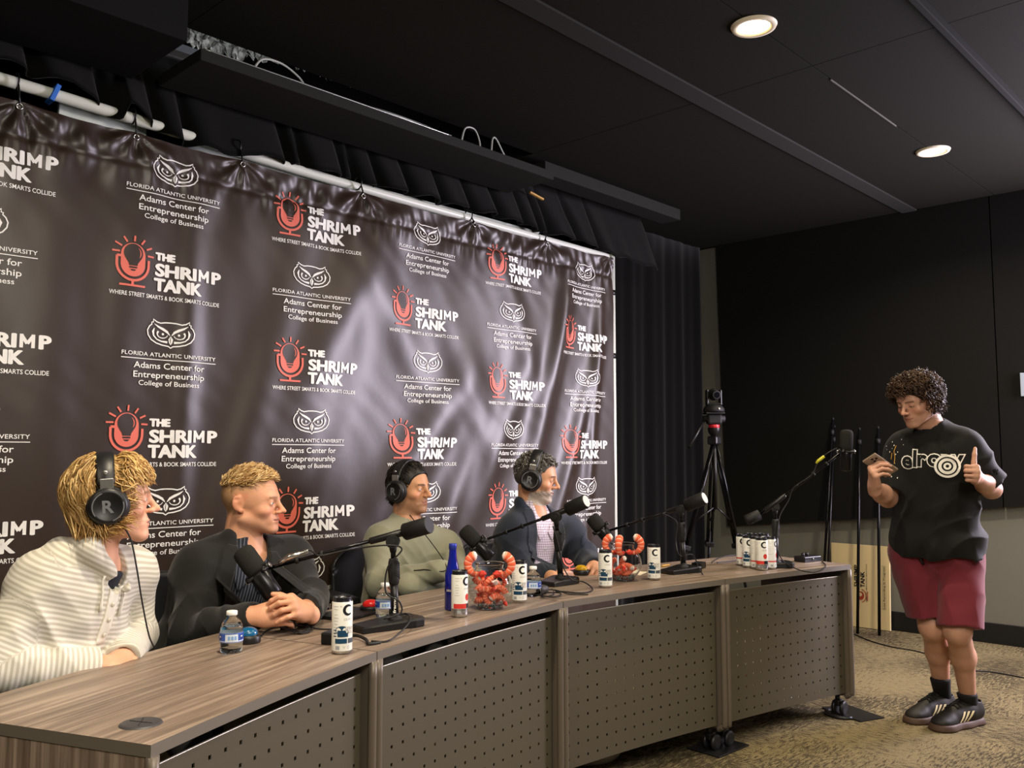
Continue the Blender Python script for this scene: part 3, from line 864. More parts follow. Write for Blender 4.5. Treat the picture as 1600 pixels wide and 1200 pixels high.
for i in range(4):
    e = empty('desk', (*((JF[i] + JF[i + 1]) / 2), 0), 0, DL[i], 'desk', 'curved desk modules in a row')
    DESKS.append(e)
    o2 = np.array([*((JF[i] + JF[i + 1]) / 2), 0])
    g = 0.0025
    ts = np.linspace(0, 1, 19); L_ = np.linalg.norm(JF[i + 1] - JF[i])
    b = MB()
    top = []
    nt, ns = len(ts), 8
    fr = [front(i, t) + _dir[i] * (g if k == 0 else -g if k == nt - 1 else 0) for k, t in enumerate(ts)]
    bk = [front(i, t, DEPTH) + _dir[i] * (g if k == 0 else -g if k == nt - 1 else 0) for k, t in enumerate(ts)]
    V = [(*(fr[k] * (1 - s / ns) + bk[k] * s / ns), 0.75) for s in range(ns + 1) for k in range(nt)]
    F = [(s * nt + k, s * nt + k + 1, (s + 1) * nt + k + 1, (s + 1) * nt + k) for s in range(ns) for k in range(nt - 1)]
    b.add(np.array(V) - o2, F, 0)
    ring = fr + bk[::-1]; m = len(ring)
    VV = [(*p, z) for z in (0.75, 0.748, 0.726) for p in ring]
    b.add(np.array(VV) - o2, [(k + m, (k + 1) % m + m, (k + 1) % m, k) for k in range(m)] + [(k + 2 * m, (k + 1) % m + 2 * m, (k + 1) % m + m, k + m) for k in range(m)] + [tuple(2 * m + k for k in reversed(range(m)))], 1)
    me = b.mesh('table_top')
    uv = me.uv_layers.new(name='UVMap')
    co = np.array([v.co[:] for v in me.vertices]) + o2
    vi = np.zeros(len(me.loops), int); me.loops.foreach_get('vertex_index', vi)
    U_ = np.stack([co[:, :2] @ _dir[i] + i * 3.7, co[:, :2] @ _nor[i] + i * 0.37], 1)
    uv.data.foreach_set('uv', U_[vi].ravel())
    link('table_top', me, [M_WOOD, M_EDGE], e)
    # perforated modesty panel: real square holes
    nx = max(8, int(round((L_ - 0.12) / 0.0505))); nz = 11
    z0, z1, w = 0.115, 0.690, 0.0095
    pitch = (L_ - 0.07) / nx
    us = [0.0]
    for k in range(nx): c_ = (k + 0.5) * pitch; us += [c_ - w / 2, c_ + w / 2]
    us.append(nx * pitch)
    zs = [z0]
    for k in range(nz): c_ = z1 - 0.035 - k * 0.0505; zs += [c_ + w / 2, c_ - w / 2]
    zs = [z0] + sorted(zs[1:]) + [z1]
    uu = (np.array(us) / L_) + 0.035 / L_
    P = [front(i, t, 0.035) for t in uu]
    V = [(*p, z) for z in zs for p in P]; n_ = len(us)
    F = [(b_ * n_ + a, b_ * n_ + a + 1, (b_ + 1) * n_ + a + 1, (b_ + 1) * n_ + a) for b_ in range(len(zs) - 1) for a in range(n_ - 1) if not (a % 2 == 1 and b_ % 2 == 1)]
    pan = MB().add(np.array(V) - o2, F).build('modesty_panel', M_PANEL, e)
    md = pan.modifiers.new('sheet', 'SOLIDIFY'); md.thickness = 0.003; md.offset = 1
    rim = MB()
    rp = [np.array([*front(i, t, 0.034), z1 + 0.001]) - o2 for t in np.linspace(uu[0], uu[-1], 24)]
    rim.tube(rp, 0.003, 6); rim.build('panel_rim', M_RIM, e)
    # end frames
    for k, s in ((i, 1), (i + 1, -1)):
        d = _dir[i] * s; nn = JN[k]
        c0 = JF[k] + d * 0.014 + nn * 0.012; c1 = JF[k] + d * 0.014 + nn * (DEPTH - 0.03)
        hw = 0.010
        lg = MB()
        prof = [(0.0, 0.725), (0.0, 0.13), (0.02, 0.105), (0.05, 0.095), (0.5, 0.095), (DEPTH - 0.05, 0.105), (DEPTH - 0.05, 0.725)]
        pts = [np.array([*(c0 + nn * a), z]) for a, z in prof]
        dd = np.array([*d, 0]) * hw
        VV = [p - dd for p in pts] + [p + dd for p in pts]; q = len(pts)
        lg.add(np.array(VV) - o2, [(j, (j + 1) % q, q + (j + 1) % q, q + j) for j in range(q)] + [tuple(reversed(range(q))), tuple(q + j for j in range(q))])
        me = lg.mesh('end_panel')
        uv = me.uv_layers.new(name='UVMap')
        vi = np.zeros(len(me.loops), int); me.loops.foreach_get('vertex_index', vi)
        co = np.array([v.co[:] for v in me.vertices])
        uv.data.foreach_set('uv', np.stack([co[:, 2], (co[:, :2] + o2[:2]) @ nn], 1)[vi].ravel())
        ep = link('end_panel', me, [M_WOOD if i == 0 and k == 0 else M_LEG], e)
        bar = MB().tube(spline([np.array([*(c0 - nn * 0.006), z]) - o2 for z in (0.726, 0.4, 0.14)] + [np.array([*(c0 + nn * a), z]) - o2 for a, z in ((0.004, 0.112), (0.03, 0.092))], 20), 0.013, 12)
        bar.build('leg', M_LEG, e)
        for a in (0.07, DEPTH - 0.10):
            pp = JF[k] + d * 0.045 + nn * a
            caster(e, np.array([*pp, 0]) - o2)
# cable port in the near module's top
gp = D(220, 1131)
e = empty('cable_port', gp, radians(22), 'round black cable port cover set in the near end of the desk top', 'cable port')
MB().lathe([(0.001, 0.004), (0.034, 0.004), (0.040, 0.003), (0.043, 0.0)], n=36).build('cover', mat('dark_grey_plastic', '39383a', 0.45), e)
for a in (0.6, 1.65):
    MB().box((0, 0, 0.0043), (0.055, 0.0018, 0.001), rot=rotz(a)).build('slot', mat('black_plastic'), e)
# floor plates under the castors at the joints
for (x, y), rz, lb in (((1132, 1153), 0.25, 'black floor plate under the pair of castors at the desk joint'), ((1318, 1117), -0.1, 'black floor plate with a cut-out under the castor at the far desk end')):
    p = G(x, y)
    if rz > 0: p = np.array([*(JF[3] + JN[3] * 0.075 + _dir[3] * 0.02), 0.0])
    c = MB()
    if rz > 0: c.box((0, 0, 0.004), (0.24, 0.17, 0.006), bev=0.002)
    else:
        c.box((0.06, 0.0, 0.004), (0.16, 0.26, 0.006), bev=0.002); c.tube([(-0.02 - 0.06 * sin(t), 0.075 * cos(t), 0.005) for t in np.linspace(0, pi, 14)], 0.012, 8)
    o = c.build('floor_plate', mat('black_plastic')); o.location = tuple(p); o.rotation_euler = (0, 0, rz - 0.3)
    tag(o, lb, 'floor plate')
# ---------------------------------------------------------------- people
def head_R(yaw, pitch=0.0, roll=0.0):
    y = np.array([cos(yaw), sin(yaw), 0]); x = np.array([sin(yaw), -cos(yaw), 0]); z = np.array([0, 0, 1.0])
    p = radians(pitch)
    y2 = y * cos(p) - z * sin(p); z2 = z * cos(p) + y * sin(p)
    r = radians(roll)
    x3 = x * cos(r) + z2 * sin(r); z3 = z2 * cos(r) - x * sin(r)
    return np.stack([x3, y2, z3], 1)
CR_C, CR_R = f32((0, -0.010, 0.034)), f32((0.0765, 0.094, 0.086))
FACE_Z = 0.87            # proportion of the face below the eye line
class FaceWarp:
    def __init__(s, a, k): s.a = a; s.k = np.float32(k)
    def ev(s, P, bc, br):
        def w(p):
            p = np.array(p, np.float32); z = p[..., 2]; p[..., 2] = np.where(z < 0, z / s.k, z); return p
        return s.a.ev(w(P), None if bc is None else w(bc), br / float(s.k))
def head_tree(jaw=1.0, nose=1.0, chin=1.0, cheek=1.0, lids='open', smile=0.0, brow=1.0, noseup=0.0, lip=1.0, fz=FACE_Z):
    J = jaw
    base = Un(0.022,
        el(CR_C, CR_R),
        el((0, 0.030, 0.0), (0.063, 0.058, 0.082)),
        el((0, 0.028, -0.060), (0.056 * J, 0.055, 0.050)),
        rc((0.050 * J, -0.002, -0.062), (0.014, 0.070, -0.102 * chin), 0.020, 0.018),
        rc((-0.050 * J, -0.002, -0.062), (-0.014, 0.070, -0.102 * chin), 0.020, 0.018),
        el((0, 0.076, -0.104 * chin), (0.019, 0.016, 0.015)))
    base = Un(0.018, base, el((0.043, 0.055, -0.026), (0.022 * cheek, 0.023, 0.022)), el((-0.043, 0.055, -0.026), (0.022 * cheek, 0.023, 0.022)),
              el((0, 0.074, -0.066), (0.033, 0.018, 0.028)))
    base = Un(0.014, base, rc((0.012, 0.083, 0.024), (0.040, 0.072, 0.026), 0.0085 * brow, 0.007), rc((-0.012, 0.083, 0.024), (-0.040, 0.072, 0.026), 0.0085 * brow, 0.007))
    base = Sub(0.012, base, el((0.031, 0.094, 0.006), (0.018, 0.016, 0.0125)), el((-0.031, 0.094, 0.006), (0.018, 0.016, 0.0125)))
    n = nose
    base = Un(0.012, base, rc((0, 0.086, 0.018), (0, 0.105 * (0.5 + 0.5 * n), -0.016), 0.0075, 0.0085))
    base = Un(0.007, base, el((0, 0.110 + 0.010 * (n - 1), -0.026 + noseup), (0.0115, 0.0125, 0.0105)),
              el((0.0125, 0.098, -0.031 + noseup), (0.0075, 0.0105, 0.008)), el((-0.0125, 0.098, -0.031 + noseup), (0.0075, 0.0105, 0.008)))
    base = Sub(0.004, base, el((0.0065, 0.103, -0.0405 + noseup), (0.0038, 0.006, 0.004)), el((-0.0065, 0.103, -0.0405 + noseup), (0.0038, 0.006, 0.004)))
    mz = -0.0645
    base = Un(0.006, base, el((0, 0.0885, mz + 0.0055 * lip), (0.021, 0.0095, 0.0055 * lip)), el((0, 0.0875, mz - 0.0065 * lip), (0.019, 0.0095, 0.0065 * lip)))
    c0 = 0.004 * smile
    base = Sub(0.003, base, rc((0, 0.0985, mz), (0.022, 0.086, mz + c0), 0.0022, 0.0016), rc((0, 0.0985, mz), (-0.022, 0.086, mz + c0), 0.0022, 0.0016))
    if smile > 0:
        base = Sub(0.012, base, rc((0.020, 0.094, -0.036), (0.036, 0.080, -0.066), 0.003), rc((-0.020, 0.094, -0.036), (-0.036, 0.080, -0.066), 0.003))
    # lids and ears
    for s in (1, -1):
        ball = el((s * 0.031, 0.0735, 0.007), (0.0137, 0.0135, 0.0132))
        if lids == 'open': ball = Sub(0.001, ball, el((s * 0.032, 0.0882, 0.0062), (0.0125, 0.008, 0.0048)))
        elif lids == 'narrow': ball = Sub(0.001, ball, el((s * 0.032, 0.0882, 0.0055), (0.0125, 0.008, 0.0026)))
        elif lids == 'squint': ball = Sub(0.001, ball, el((s * 0.032, 0.0882, 0.0050), (0.0125, 0.008, 0.0019)))
        else: ball = Sub(0.001, ball, el((s * 0.032, 0.0882, 0.0010), (0.0125, 0.008, 0.0017)))
        base = Un(0.004, base, ball)
        R_ = rotz(s * 0.62) @ rotx(0.14)
        ear = el((s * 0.0795, -0.018, 0.002), (0.0075, 0.0195, 0.0305), R_)
        ear = Sub(0.005, ear, el((s * 0.086, -0.010, -0.002), (0.0065, 0.0105, 0.015), R_), el((s * 0.089, -0.019, 0.017), (0.0055, 0.009, 0.006), R_))
        ear = Un(0.004, ear, el((s * 0.076, -0.007, -0.026), (0.0065, 0.009, 0.009), R_))
        base = Un(0.006, base, ear)
    return FaceWarp(base, fz)
def hand_tree(s, curls, thumb, splay=(0.10, 0.02, -0.06, -0.16), sc=1.0, wrist_r=0.026, flen=1.0):
    """s=+1 left, -1 right; y fingers, z back of the hand, x towards the thumb (mirrored for right)"""
    M = lambda p: (p[0] * s, p[1], p[2])
    K = [(.029, .086, .003), (.009, .090, .006), (-.011, .086, .004), (-.029, .076, -.001)]
    Ls = [(.043, .026, .021), (.047, .030, .022), (.043, .028, .021), (.034, .021, .019)]
    palm = Un(0.016,
        rc(M((.008, -.03, 0)), M((.006, .012, 0)), wrist_r, .024), rc(M((-.006, -.03, 0)), M((-.008, .012, 0)), wrist_r, .022),
        rc(M((.013, .012, -.001)), M(K[0]), .018, .0125), rc(M((.004, .012, 0)), M(K[1]), .018, .0128),
        rc(M((-.006, .012, 0)), M(K[2]), .018, .0122), rc(M((-.014, .014, -.002)), M(K[3]), .017, .0108),
        rc(M((.016, .020, -.010)), M((.030, .052, -.014)), .017, .012), rc(M((-.022, .022, -.010)), M((-.026, .060, -.008)), .013, .010))
    fs = []
    for i in range(4):
        p = np.array(K[i]); B = 0
        a = splay[i]; yd = np.array([sin(a), cos(a), 0])
        rr = [.0098, .0088, .0080, .0066] if i < 3 else [.0086, .0077, .0070, .0058]
        ch = []
        for j in range(3):
            B += radians(curls[i][j])
            d = yd * cos(B) - np.array([0, 0, 1.0]) * sin(B)
            q = p + d * Ls[i][j] * flen
            ch.append(rc(M(p), M(q), rr[j], rr[j + 1])); p = q
        fs.append(Un(0.0035, *ch))
    p = np.array((.022, .024, -.008)); ch = []
    for j, (d, L_, r0, r1) in enumerate(zip(thumb, (.044, .034, .028), (.0145, .0112, .0100), (.0112, .0100, .0076))):
        q = p + nrm(d) * L_
        ch.append(rc(M(p), M(q), r0, r1)); p = q
    th = Un(0.004, *ch)
    t = palm
    for f_ in fs: t = Un(0.006, t, f_)
    # fingers stay apart: hard minimum between them
    t = Un(0.0, *[Un(0.010, palm, f_) for f_ in fs], Un(0.014, palm, th))
    return t
def frame(fing, back):
    y = nrm(fing); z = np.array(back, float); z = nrm(z - y * (z @ y)); x = np.cross(y, z)
    return np.stack([x, y, z], 1)
class Torso:
    def __init__(s, N, PC, SR, SL, w=1.0, t=1.0):
        s.N, s.PC, s.SR, s.SL = [np.array(v, float) for v in (N, PC, SR, SL)]
        up = nrm(s.N - s.PC); r = s.SR - s.SL; r = nrm(r - up * (r @ up)); fr = np.cross(up, r)
        s.R = np.stack([r, fr, up], 1); s.L = np.linalg.norm(s.N - s.PC); s.w = w; s.t = t
        s.o = s.PC + (s.N - s.PC) * 0.62
        s.r, s.f, s.u = r, fr, up
    def tree(s, g=0.0, k=0.05, low=True):
        at = lambda q, f=0: s.PC + (s.N - s.PC) * q + s.f * f
        it = [el(at(0.70, 0.012), (0.158 * s.w + g, 0.108 * s.t + g, 0.40 * s.L + g * .5), s.R),
              el(at(0.36, 0.010), (0.150 * s.w + g, 0.112 * s.t + g, 0.36 * s.L), s.R),
              el(at(0.04, 0.0), (0.168 * s.w + g, 0.120 * s.t + g, 0.24 * s.L), s.R)]
        sh = [rc(s.SR, s.SL, 0.052 + g), rc(s.SR, at(0.97), 0.050 + g, 0.044 + g), rc(s.SL, at(0.97), 0.050 + g, 0.044 + g)]
        return Un(k, *it, *sh)
    def loc(s, P): return (np.asarray(P) - s.o) @ s.R
    def wld(s, p): return s.o + np.asarray(p) @ s.R.T
def wedge(T, pts, ymin=0.0):
    """V opening in front of a jacket: half widths at heights in torso coordinates (x half width(z))"""
    zs = f32([p[0] for p in pts]); ws = f32([p[1] for p in pts]); cs = f32([p[2] if len(p) > 2 else 0 for p in pts])
    o = f32(T.o); R = f32(T.R)
    def fn(P):
        p = (P - o) @ R
        w = np.interp(p[..., 2], zs, ws); c = np.interp(p[..., 2], zs, cs)
        return np.maximum(np.maximum(np.abs(p[..., 0] - c) - w, ymin - p[..., 1]), zs[0] - p[..., 2]).astype(np.float32) * 0.9
    return Leaf(fn, T.o, 0.6)
def arm(S_, E_, W_, r, k=0.02): return Un(k, rc(S_, E_, r[0], r[1]), rc(E_, W_, r[1], r[2]))
def sleeve(S_, E_, W_, r, k=0.02, open_r=0.031):
    f = nrm(np.array(W_) - np.array(E_)); W_ = np.array(W_)
    A = frame(f, (0.1, 0.2, 1))
    t = Sub(0.004, Un(k, rc(S_, E_, r[0], r[1]), rc(E_, W_, r[1], r[2])), bx(W_ + f * 0.060, (0.07, 0.05, 0.07), 0.004, A), rc(W_ - f * 0.03, W_ + f * 0.05, open_r))
    return t
def project_patch(T, tree, poly, off=0.002, thick=0.003, step=0.012, front_off=0.35, axis=None):
    """flat outline in torso x,z -> thin shell lying on the garment"""
    bm = bmesh.new()
    vs = [bm.verts.new((x, z, 0)) for x, z in poly]
    bm.faces.new(vs)
    bmesh.ops.triangulate(bm, faces=bm.faces[:])
    for _ in range(6):
        es = [e for e in bm.edges if e.calc_length() > step]
        if not es: break
        bmesh.ops.subdivide_edges(bm, edges=es, cuts=1)
        bmesh.ops.triangulate(bm, faces=bm.faces[:])
    bm.verts.index_update()
    v2 = np.array([v.co[:2] for v in bm.verts]); F = [tuple(v.index for v in f.verts) for f in bm.faces]
    bm.free()
    return v2, F
def lay_on(T, tree, v2, off=0.002, front_off=0.35, dirn=None):
    d = -T.f if dirn is None else nrm(dirn)
    o = np.array([T.wld((x, 0, z)) for x, z in v2]) - d * front_off
    P, ok = trace(tree, o, d, tmax=front_off + 0.2)
    return P - f32(d) * off
def shell(name, T, tree, poly, m, parent, off=0.002, thick=0.004, step=0.012, dirn=None):
    v2, F = project_patch(T, tree, poly, step=step)
    P = lay_on(T, tree, v2, off, dirn=dirn)
    d = T.f if dirn is None else -nrm(dirn)
    n = len(P); b = MB()
    # top, and a skirt down into the cloth
    edges = {}
    for f_ in F:
        for a, c in zip(f_, f_[1:] + f_[:1]): edges[(a, c)] = edges.get((a, c), 0) + 1
    bd = [e for e in edges if (e[1], e[0]) not in edges]
    Q = P - d * (thick + off)
    n0 = np.cross(P[F[0][1]] - P[F[0][0]], P[F[0][2]] - P[F[0][0]])
    fl = (n0 @ d) < 0
    if fl: F = [tuple(reversed(f_)) for f_ in F]; bd = [(c, a) for a, c in bd]
    b.add(np.concatenate([P, Q]), F, 0, True)
    b.f += [(c, a, a + n, c + n) for a, c in bd]; b.m += [0] * len(bd); b.sm += [False] * len(bd)
    me = b.mesh(name)
    L = T.loc(np.concatenate([P, Q]))
    a = me.color_attributes.new('Col', 'FLOAT_COLOR', 'POINT')
    a.data.foreach_set('color', np.stack([L[:, 0], L[:, 2], L[:, 1], np.ones(len(L))], 1).astype(np.float32).ravel())
    return link(name, me, m, parent)

HAIRMAT = lambda n, rough=0.45: mat('hair_' + n, '5a4632', rough, spec=0.4, attr='Col')
def hair(parent, X, n, mask, flow, length, palette, rad=0.003, lift=0.0, curl=(0.0, 0.0), seg=7, seed=0, cap=None, capcol=None, gap=0.004, name='hair', wild=0.15, sides=4, kmax=1.28, band=False):
    """strands combed over the skull of head frame X=(o,R,sc); one mesh"""
    rs = np.random.RandomState(seed); o, R, sc = X
    V, F, Cc = [], [], []
    nv = 0
    made = 0; tries = 0
    while made < n and tries < n * 30:
        tries += 1
        d = rs.randn(3); d /= np.linalg.norm(d)
        p = CR_C + CR_R * d
        if not mask(p): continue
        made += 1
        L_ = length(p, rs); st = L_ / seg
        col = np.array(lin(palette[rs.randint(len(palette))])[:3]) * (0.8 + 0.4 * rs.rand())
        ph = rs.rand() * 6.3; cr, cf = curl[0] * (0.6 + 0.8 * rs.rand()), curl[1] * (0.7 + 0.6 * rs.rand())
        pts = [p.copy()]
        jit = rs.randn(3) * wild
        lay = gap * rs.rand()
        for j in range(seg):
            nn = (p - CR_C) / (CR_R ** 2); nn /= np.linalg.norm(nn)
            f_ = flow(p, j / seg, rs) + jit
            f_ = f_ - nn * (f_ @ nn) * (1 if lift == 0 else 0.6)
            f_ = f_ / (np.linalg.norm(f_) + 1e-6) + nn * lift * (1 - j / seg)
            p = p + f_ / np.linalg.norm(f_) * st
            k = np.linalg.norm((p - CR_C) / CR_R)
            m_ = 1.0 + (0.02 + lay * 8)
            if k < m_ and p[2] > -0.02: p = CR_C + (p - CR_C) * (m_ / k)
            if k > kmax and p[2] > -0.03: p = CR_C + (p - CR_C) * (kmax / k)
            if band and abs(p[1] + 0.012) < 0.030 and p[2] > 0.02:
                k = np.linalg.norm((p - CR_C) / CR_R)
                if k > 1.04: p = CR_C + (p - CR_C) * (1.04 / k)
            q = p.copy()
            if cr and not (band and abs(p[1] + 0.012) < 0.030):
                t1 = np.cross(nn, f_); t1 /= np.linalg.norm(t1) + 1e-6
                q = q + cr * (sin(ph + cf * j) * t1 + (cos(ph + cf * j) + 1) * nn)
            pts.append(q)
        P = np.array(pts)
        rr = rad * (0.7 + 0.6 * rs.rand()) * np.sin(np.linspace(0.55, 0.97, len(P)) * pi) ** 0.7
        T = np.gradient(P, axis=0); T /= np.linalg.norm(T, axis=1)[:, None] + 1e-9
        a = rs.randn(3); xx = np.cross(T, a); xx /= np.linalg.norm(xx, axis=1)[:, None] + 1e-9
        yy = np.cross(T, xx)
        ang = np.arange(sides) * 2 * pi / sides
        ring = P[:, None, :] + rr[:, None, None] * (np.cos(ang)[None, :, None] * xx[:, None, :] + np.sin(ang)[None, :, None] * yy[:, None, :])
        V.append(ring.reshape(-1, 3)); m = len(P)
        I = np.arange(m - 1)[:, None] * sides + np.arange(sides)[None, :]
        I2 = np.arange(m - 1)[:, None] * sides + (np.arange(sides) + 1)[None, :] % sides
        F.append(np.stack([I, I2, I2 + sides, I + sides], -1).reshape(-1, 4) + nv)
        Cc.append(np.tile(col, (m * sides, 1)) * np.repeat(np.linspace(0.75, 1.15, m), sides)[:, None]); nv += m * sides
    V = np.concatenate(V); F = np.concatenate(F); Cc = np.concatenate(Cc)
    if cap is not None:
        v, q = surf(cap, (-.13, -.16, -.13), (.13, .14, .17), 0.004)
        V = np.concatenate([V, v]); F = np.concatenate([F, q + nv])
        Cc = np.concatenate([Cc, np.tile(np.array(lin(capcol)[:3]), (len(v), 1))])
    W = o + (V * sc) @ R.T
    return link(name, np_mesh(name, W, F, Cc), [HAIRMAT(name)], parent)
def face_color(X, base, lips='b5705f', brow='5a4632', stub=None, buzz=None, flush=0.10, browz=0.0, lash=False, extra=None, fz=FACE_Z):
    o, R, sc = X
    base = np.array(lin(base)[:3]); lips = np.array(lin(lips)[:3]); brow_ = np.array(lin(brow)[:3])
    def fn(V):
        p = ((V - o) @ R) / sc
        hd = np.linalg.norm(p, axis=1) < 0.16
        p[:, 2] = np.where(p[:, 2] < 0, p[:, 2] / fz, p[:, 2])
        C = np.tile(base, (len(V), 1))
        n_ = soft_noise(1.0, 60, 3)(f32(V)); C *= (1 + 0.05 * n_)[:, None]
        x, y, z = np.abs(p[:, 0]), p[:, 1], p[:, 2]
        def mix(m, col): C[:] = C * (1 - m[:, None]) + col * m[:, None]
        red = base * np.array([1.05, 0.72, 0.66])
        w = np.exp(-((x - 0.045) / 0.02) ** 2 - ((z + 0.03) / 0.022) ** 2) * (y > 0.02) * hd
        w = np.maximum(w, np.exp(-(x / 0.014) ** 2 - ((z + 0.028) / 0.012) ** 2) * (y > 0.09) * hd)
        w = np.maximum(w, (x > 0.074) * (np.abs(z) < 0.04) * hd * 0.8)
        mix(w * (flush * 4), red)
        if stub is not None:
            sc_, am = np.array(lin(stub[0])[:3]), stub[1]
            jawl = np.clip((-0.028 - z - 0.25 * np.clip(0.05 - y, 0, 1)) / 0.02, 0, 1) * (z > -0.135) * hd * (y > -0.02)
            jawl *= 1 - np.exp(-((x - 0.05) / 0.016) ** 2 - ((z + 0.04) / 0.018) ** 2) * 0.8
            mix(jawl * am, sc_)
        m = (np.exp(-(x / 0.019) ** 4 - ((z + 0.0645) / 0.0095) ** 4) * (y > 0.083) * hd)
        mix(m * 0.75, lips)
        mix(np.exp(-((z + 0.0645) / 0.0016) ** 2) * (x < 0.021) * (y > 0.08) * hd * 0.7, lips * 0.35)
        bz = 0.0265 + browz - 0.10 * np.clip(x - 0.032, 0, 1)
        mix(np.exp(-((z - bz) / 0.0042) ** 4) * (x > 0.010) * (x < 0.048) * (y > 0.05) * hd * 0.8, brow_)
        if lash: mix(np.exp(-((z - 0.0010) / 0.0022) ** 2) * (np.abs(x - 0.031) < 0.0135) * (y > 0.07) * hd * 0.85, brow_ * 0.5)
        if buzz is not None:
            bc, fn2 = np.array(lin(buzz[0])[:3]), buzz[1]
            mix(np.clip(fn2(p), 0, 1) * hd, bc)
        if extra: extra(p, C, mix, hd)
        return C
    return fn
def eyes(parent, X, iris='4a3524', look=(0, 0)):
    o, R, sc = X
    for s in (1, -1):
        c = np.array((s * 0.031, 0.0732, 0.0065)); b = MB()
        b.sphere(c, 0.0126, 16, 0)
        d = nrm((look[0], 1, look[1]))
        b.sphere(c + d * 0.0088, (0.0058, 0.0046, 0.0058), 12, 1)
        b.sphere(c + d * 0.0112, (0.0028, 0.0026, 0.0028), 10, 2)
        b.v = [o + (v * sc) @ R.T for v in b.v]
        b.build('eye', [mat('eye_white', 'd9d2c8', 0.25), mat('iris_' + iris, iris, 0.2), mat('pupil', '0a0808', 0.1)], parent)
SKIN = lambda n: mat('skin_' + n, 'c98f70', 0.48, spec=0.4, attr='Col', sss=0.12, bump=(260, 0.06))
def bounds(pts, pad):
    P = np.array(pts, float); return P.min(0) - pad, P.max(0) + pad
def legs_seated(parent, T, knees, feet, col, w=0.085):
    """trousers and shoes of a seated figure, out of sight behind the desk"""
    it = []
    hips = [T.PC + T.r * 0.09, T.PC - T.r * 0.09]
    for h_, k_, f_ in zip(hips, knees, feet):
        it += [rc(h_, k_, w, 0.062), rc(k_, np.array(f_) + [0, 0, 0.09], 0.06, 0.05)]
    t = Un(0.04, el(T.PC, (0.175 * T.w, 0.13, 0.13), T.R), *it)
    lo, hi = bounds(hips + list(knees) + [np.array(f_) for f_ in feet], 0.2); lo[2] = 0.04
    sdf_obj('trousers', t, lo, hi, 0.012, mat('trousers_' + col, col, 0.85), parent)
    for k_, f_ in zip(knees, feet):
        d = np.array(f_) - T.PC; d[2] = 0; d = nrm(d); f_ = np.array(f_, float)
        s = Un(0.03, rc(f_ + [0, 0, 0.05], f_ + d * 0.17 + [0, 0, 0.038], 0.045, 0.036), rc(f_ - d * 0.03 + [0, 0, 0.045], f_ + [0, 0, 0.09], 0.042, 0.045))
        s = Int(0.004, s, half((0, 0, 0.004), (0, 0, -1)))
        lo, hi = bounds([f_, f_ + d * 0.22], 0.12)
        sdf_obj('shoe', s, lo, hi, 0.008, mat('black_shoe', '15120f', 0.4), parent)
def fix_origin(o, loc):
    """put the object's origin at loc without moving its mesh"""
    loc = Vector([float(v) for v in loc]); o.data.transform(Matrix.Translation(-loc)); o.location = loc
    for c in o.children: c.matrix_parent_inverse = Matrix.Translation(-loc)
def person(name_lb, tree, lo, hi, h, X, color, skin='a'):
    V, Q = surf(tree, lo, hi, h)
    # keep the connected figure only
    o = link('person', np_mesh('person', V, Q, color(V)), [SKIN(skin)])
    return tag(o, name_lb, 'person')

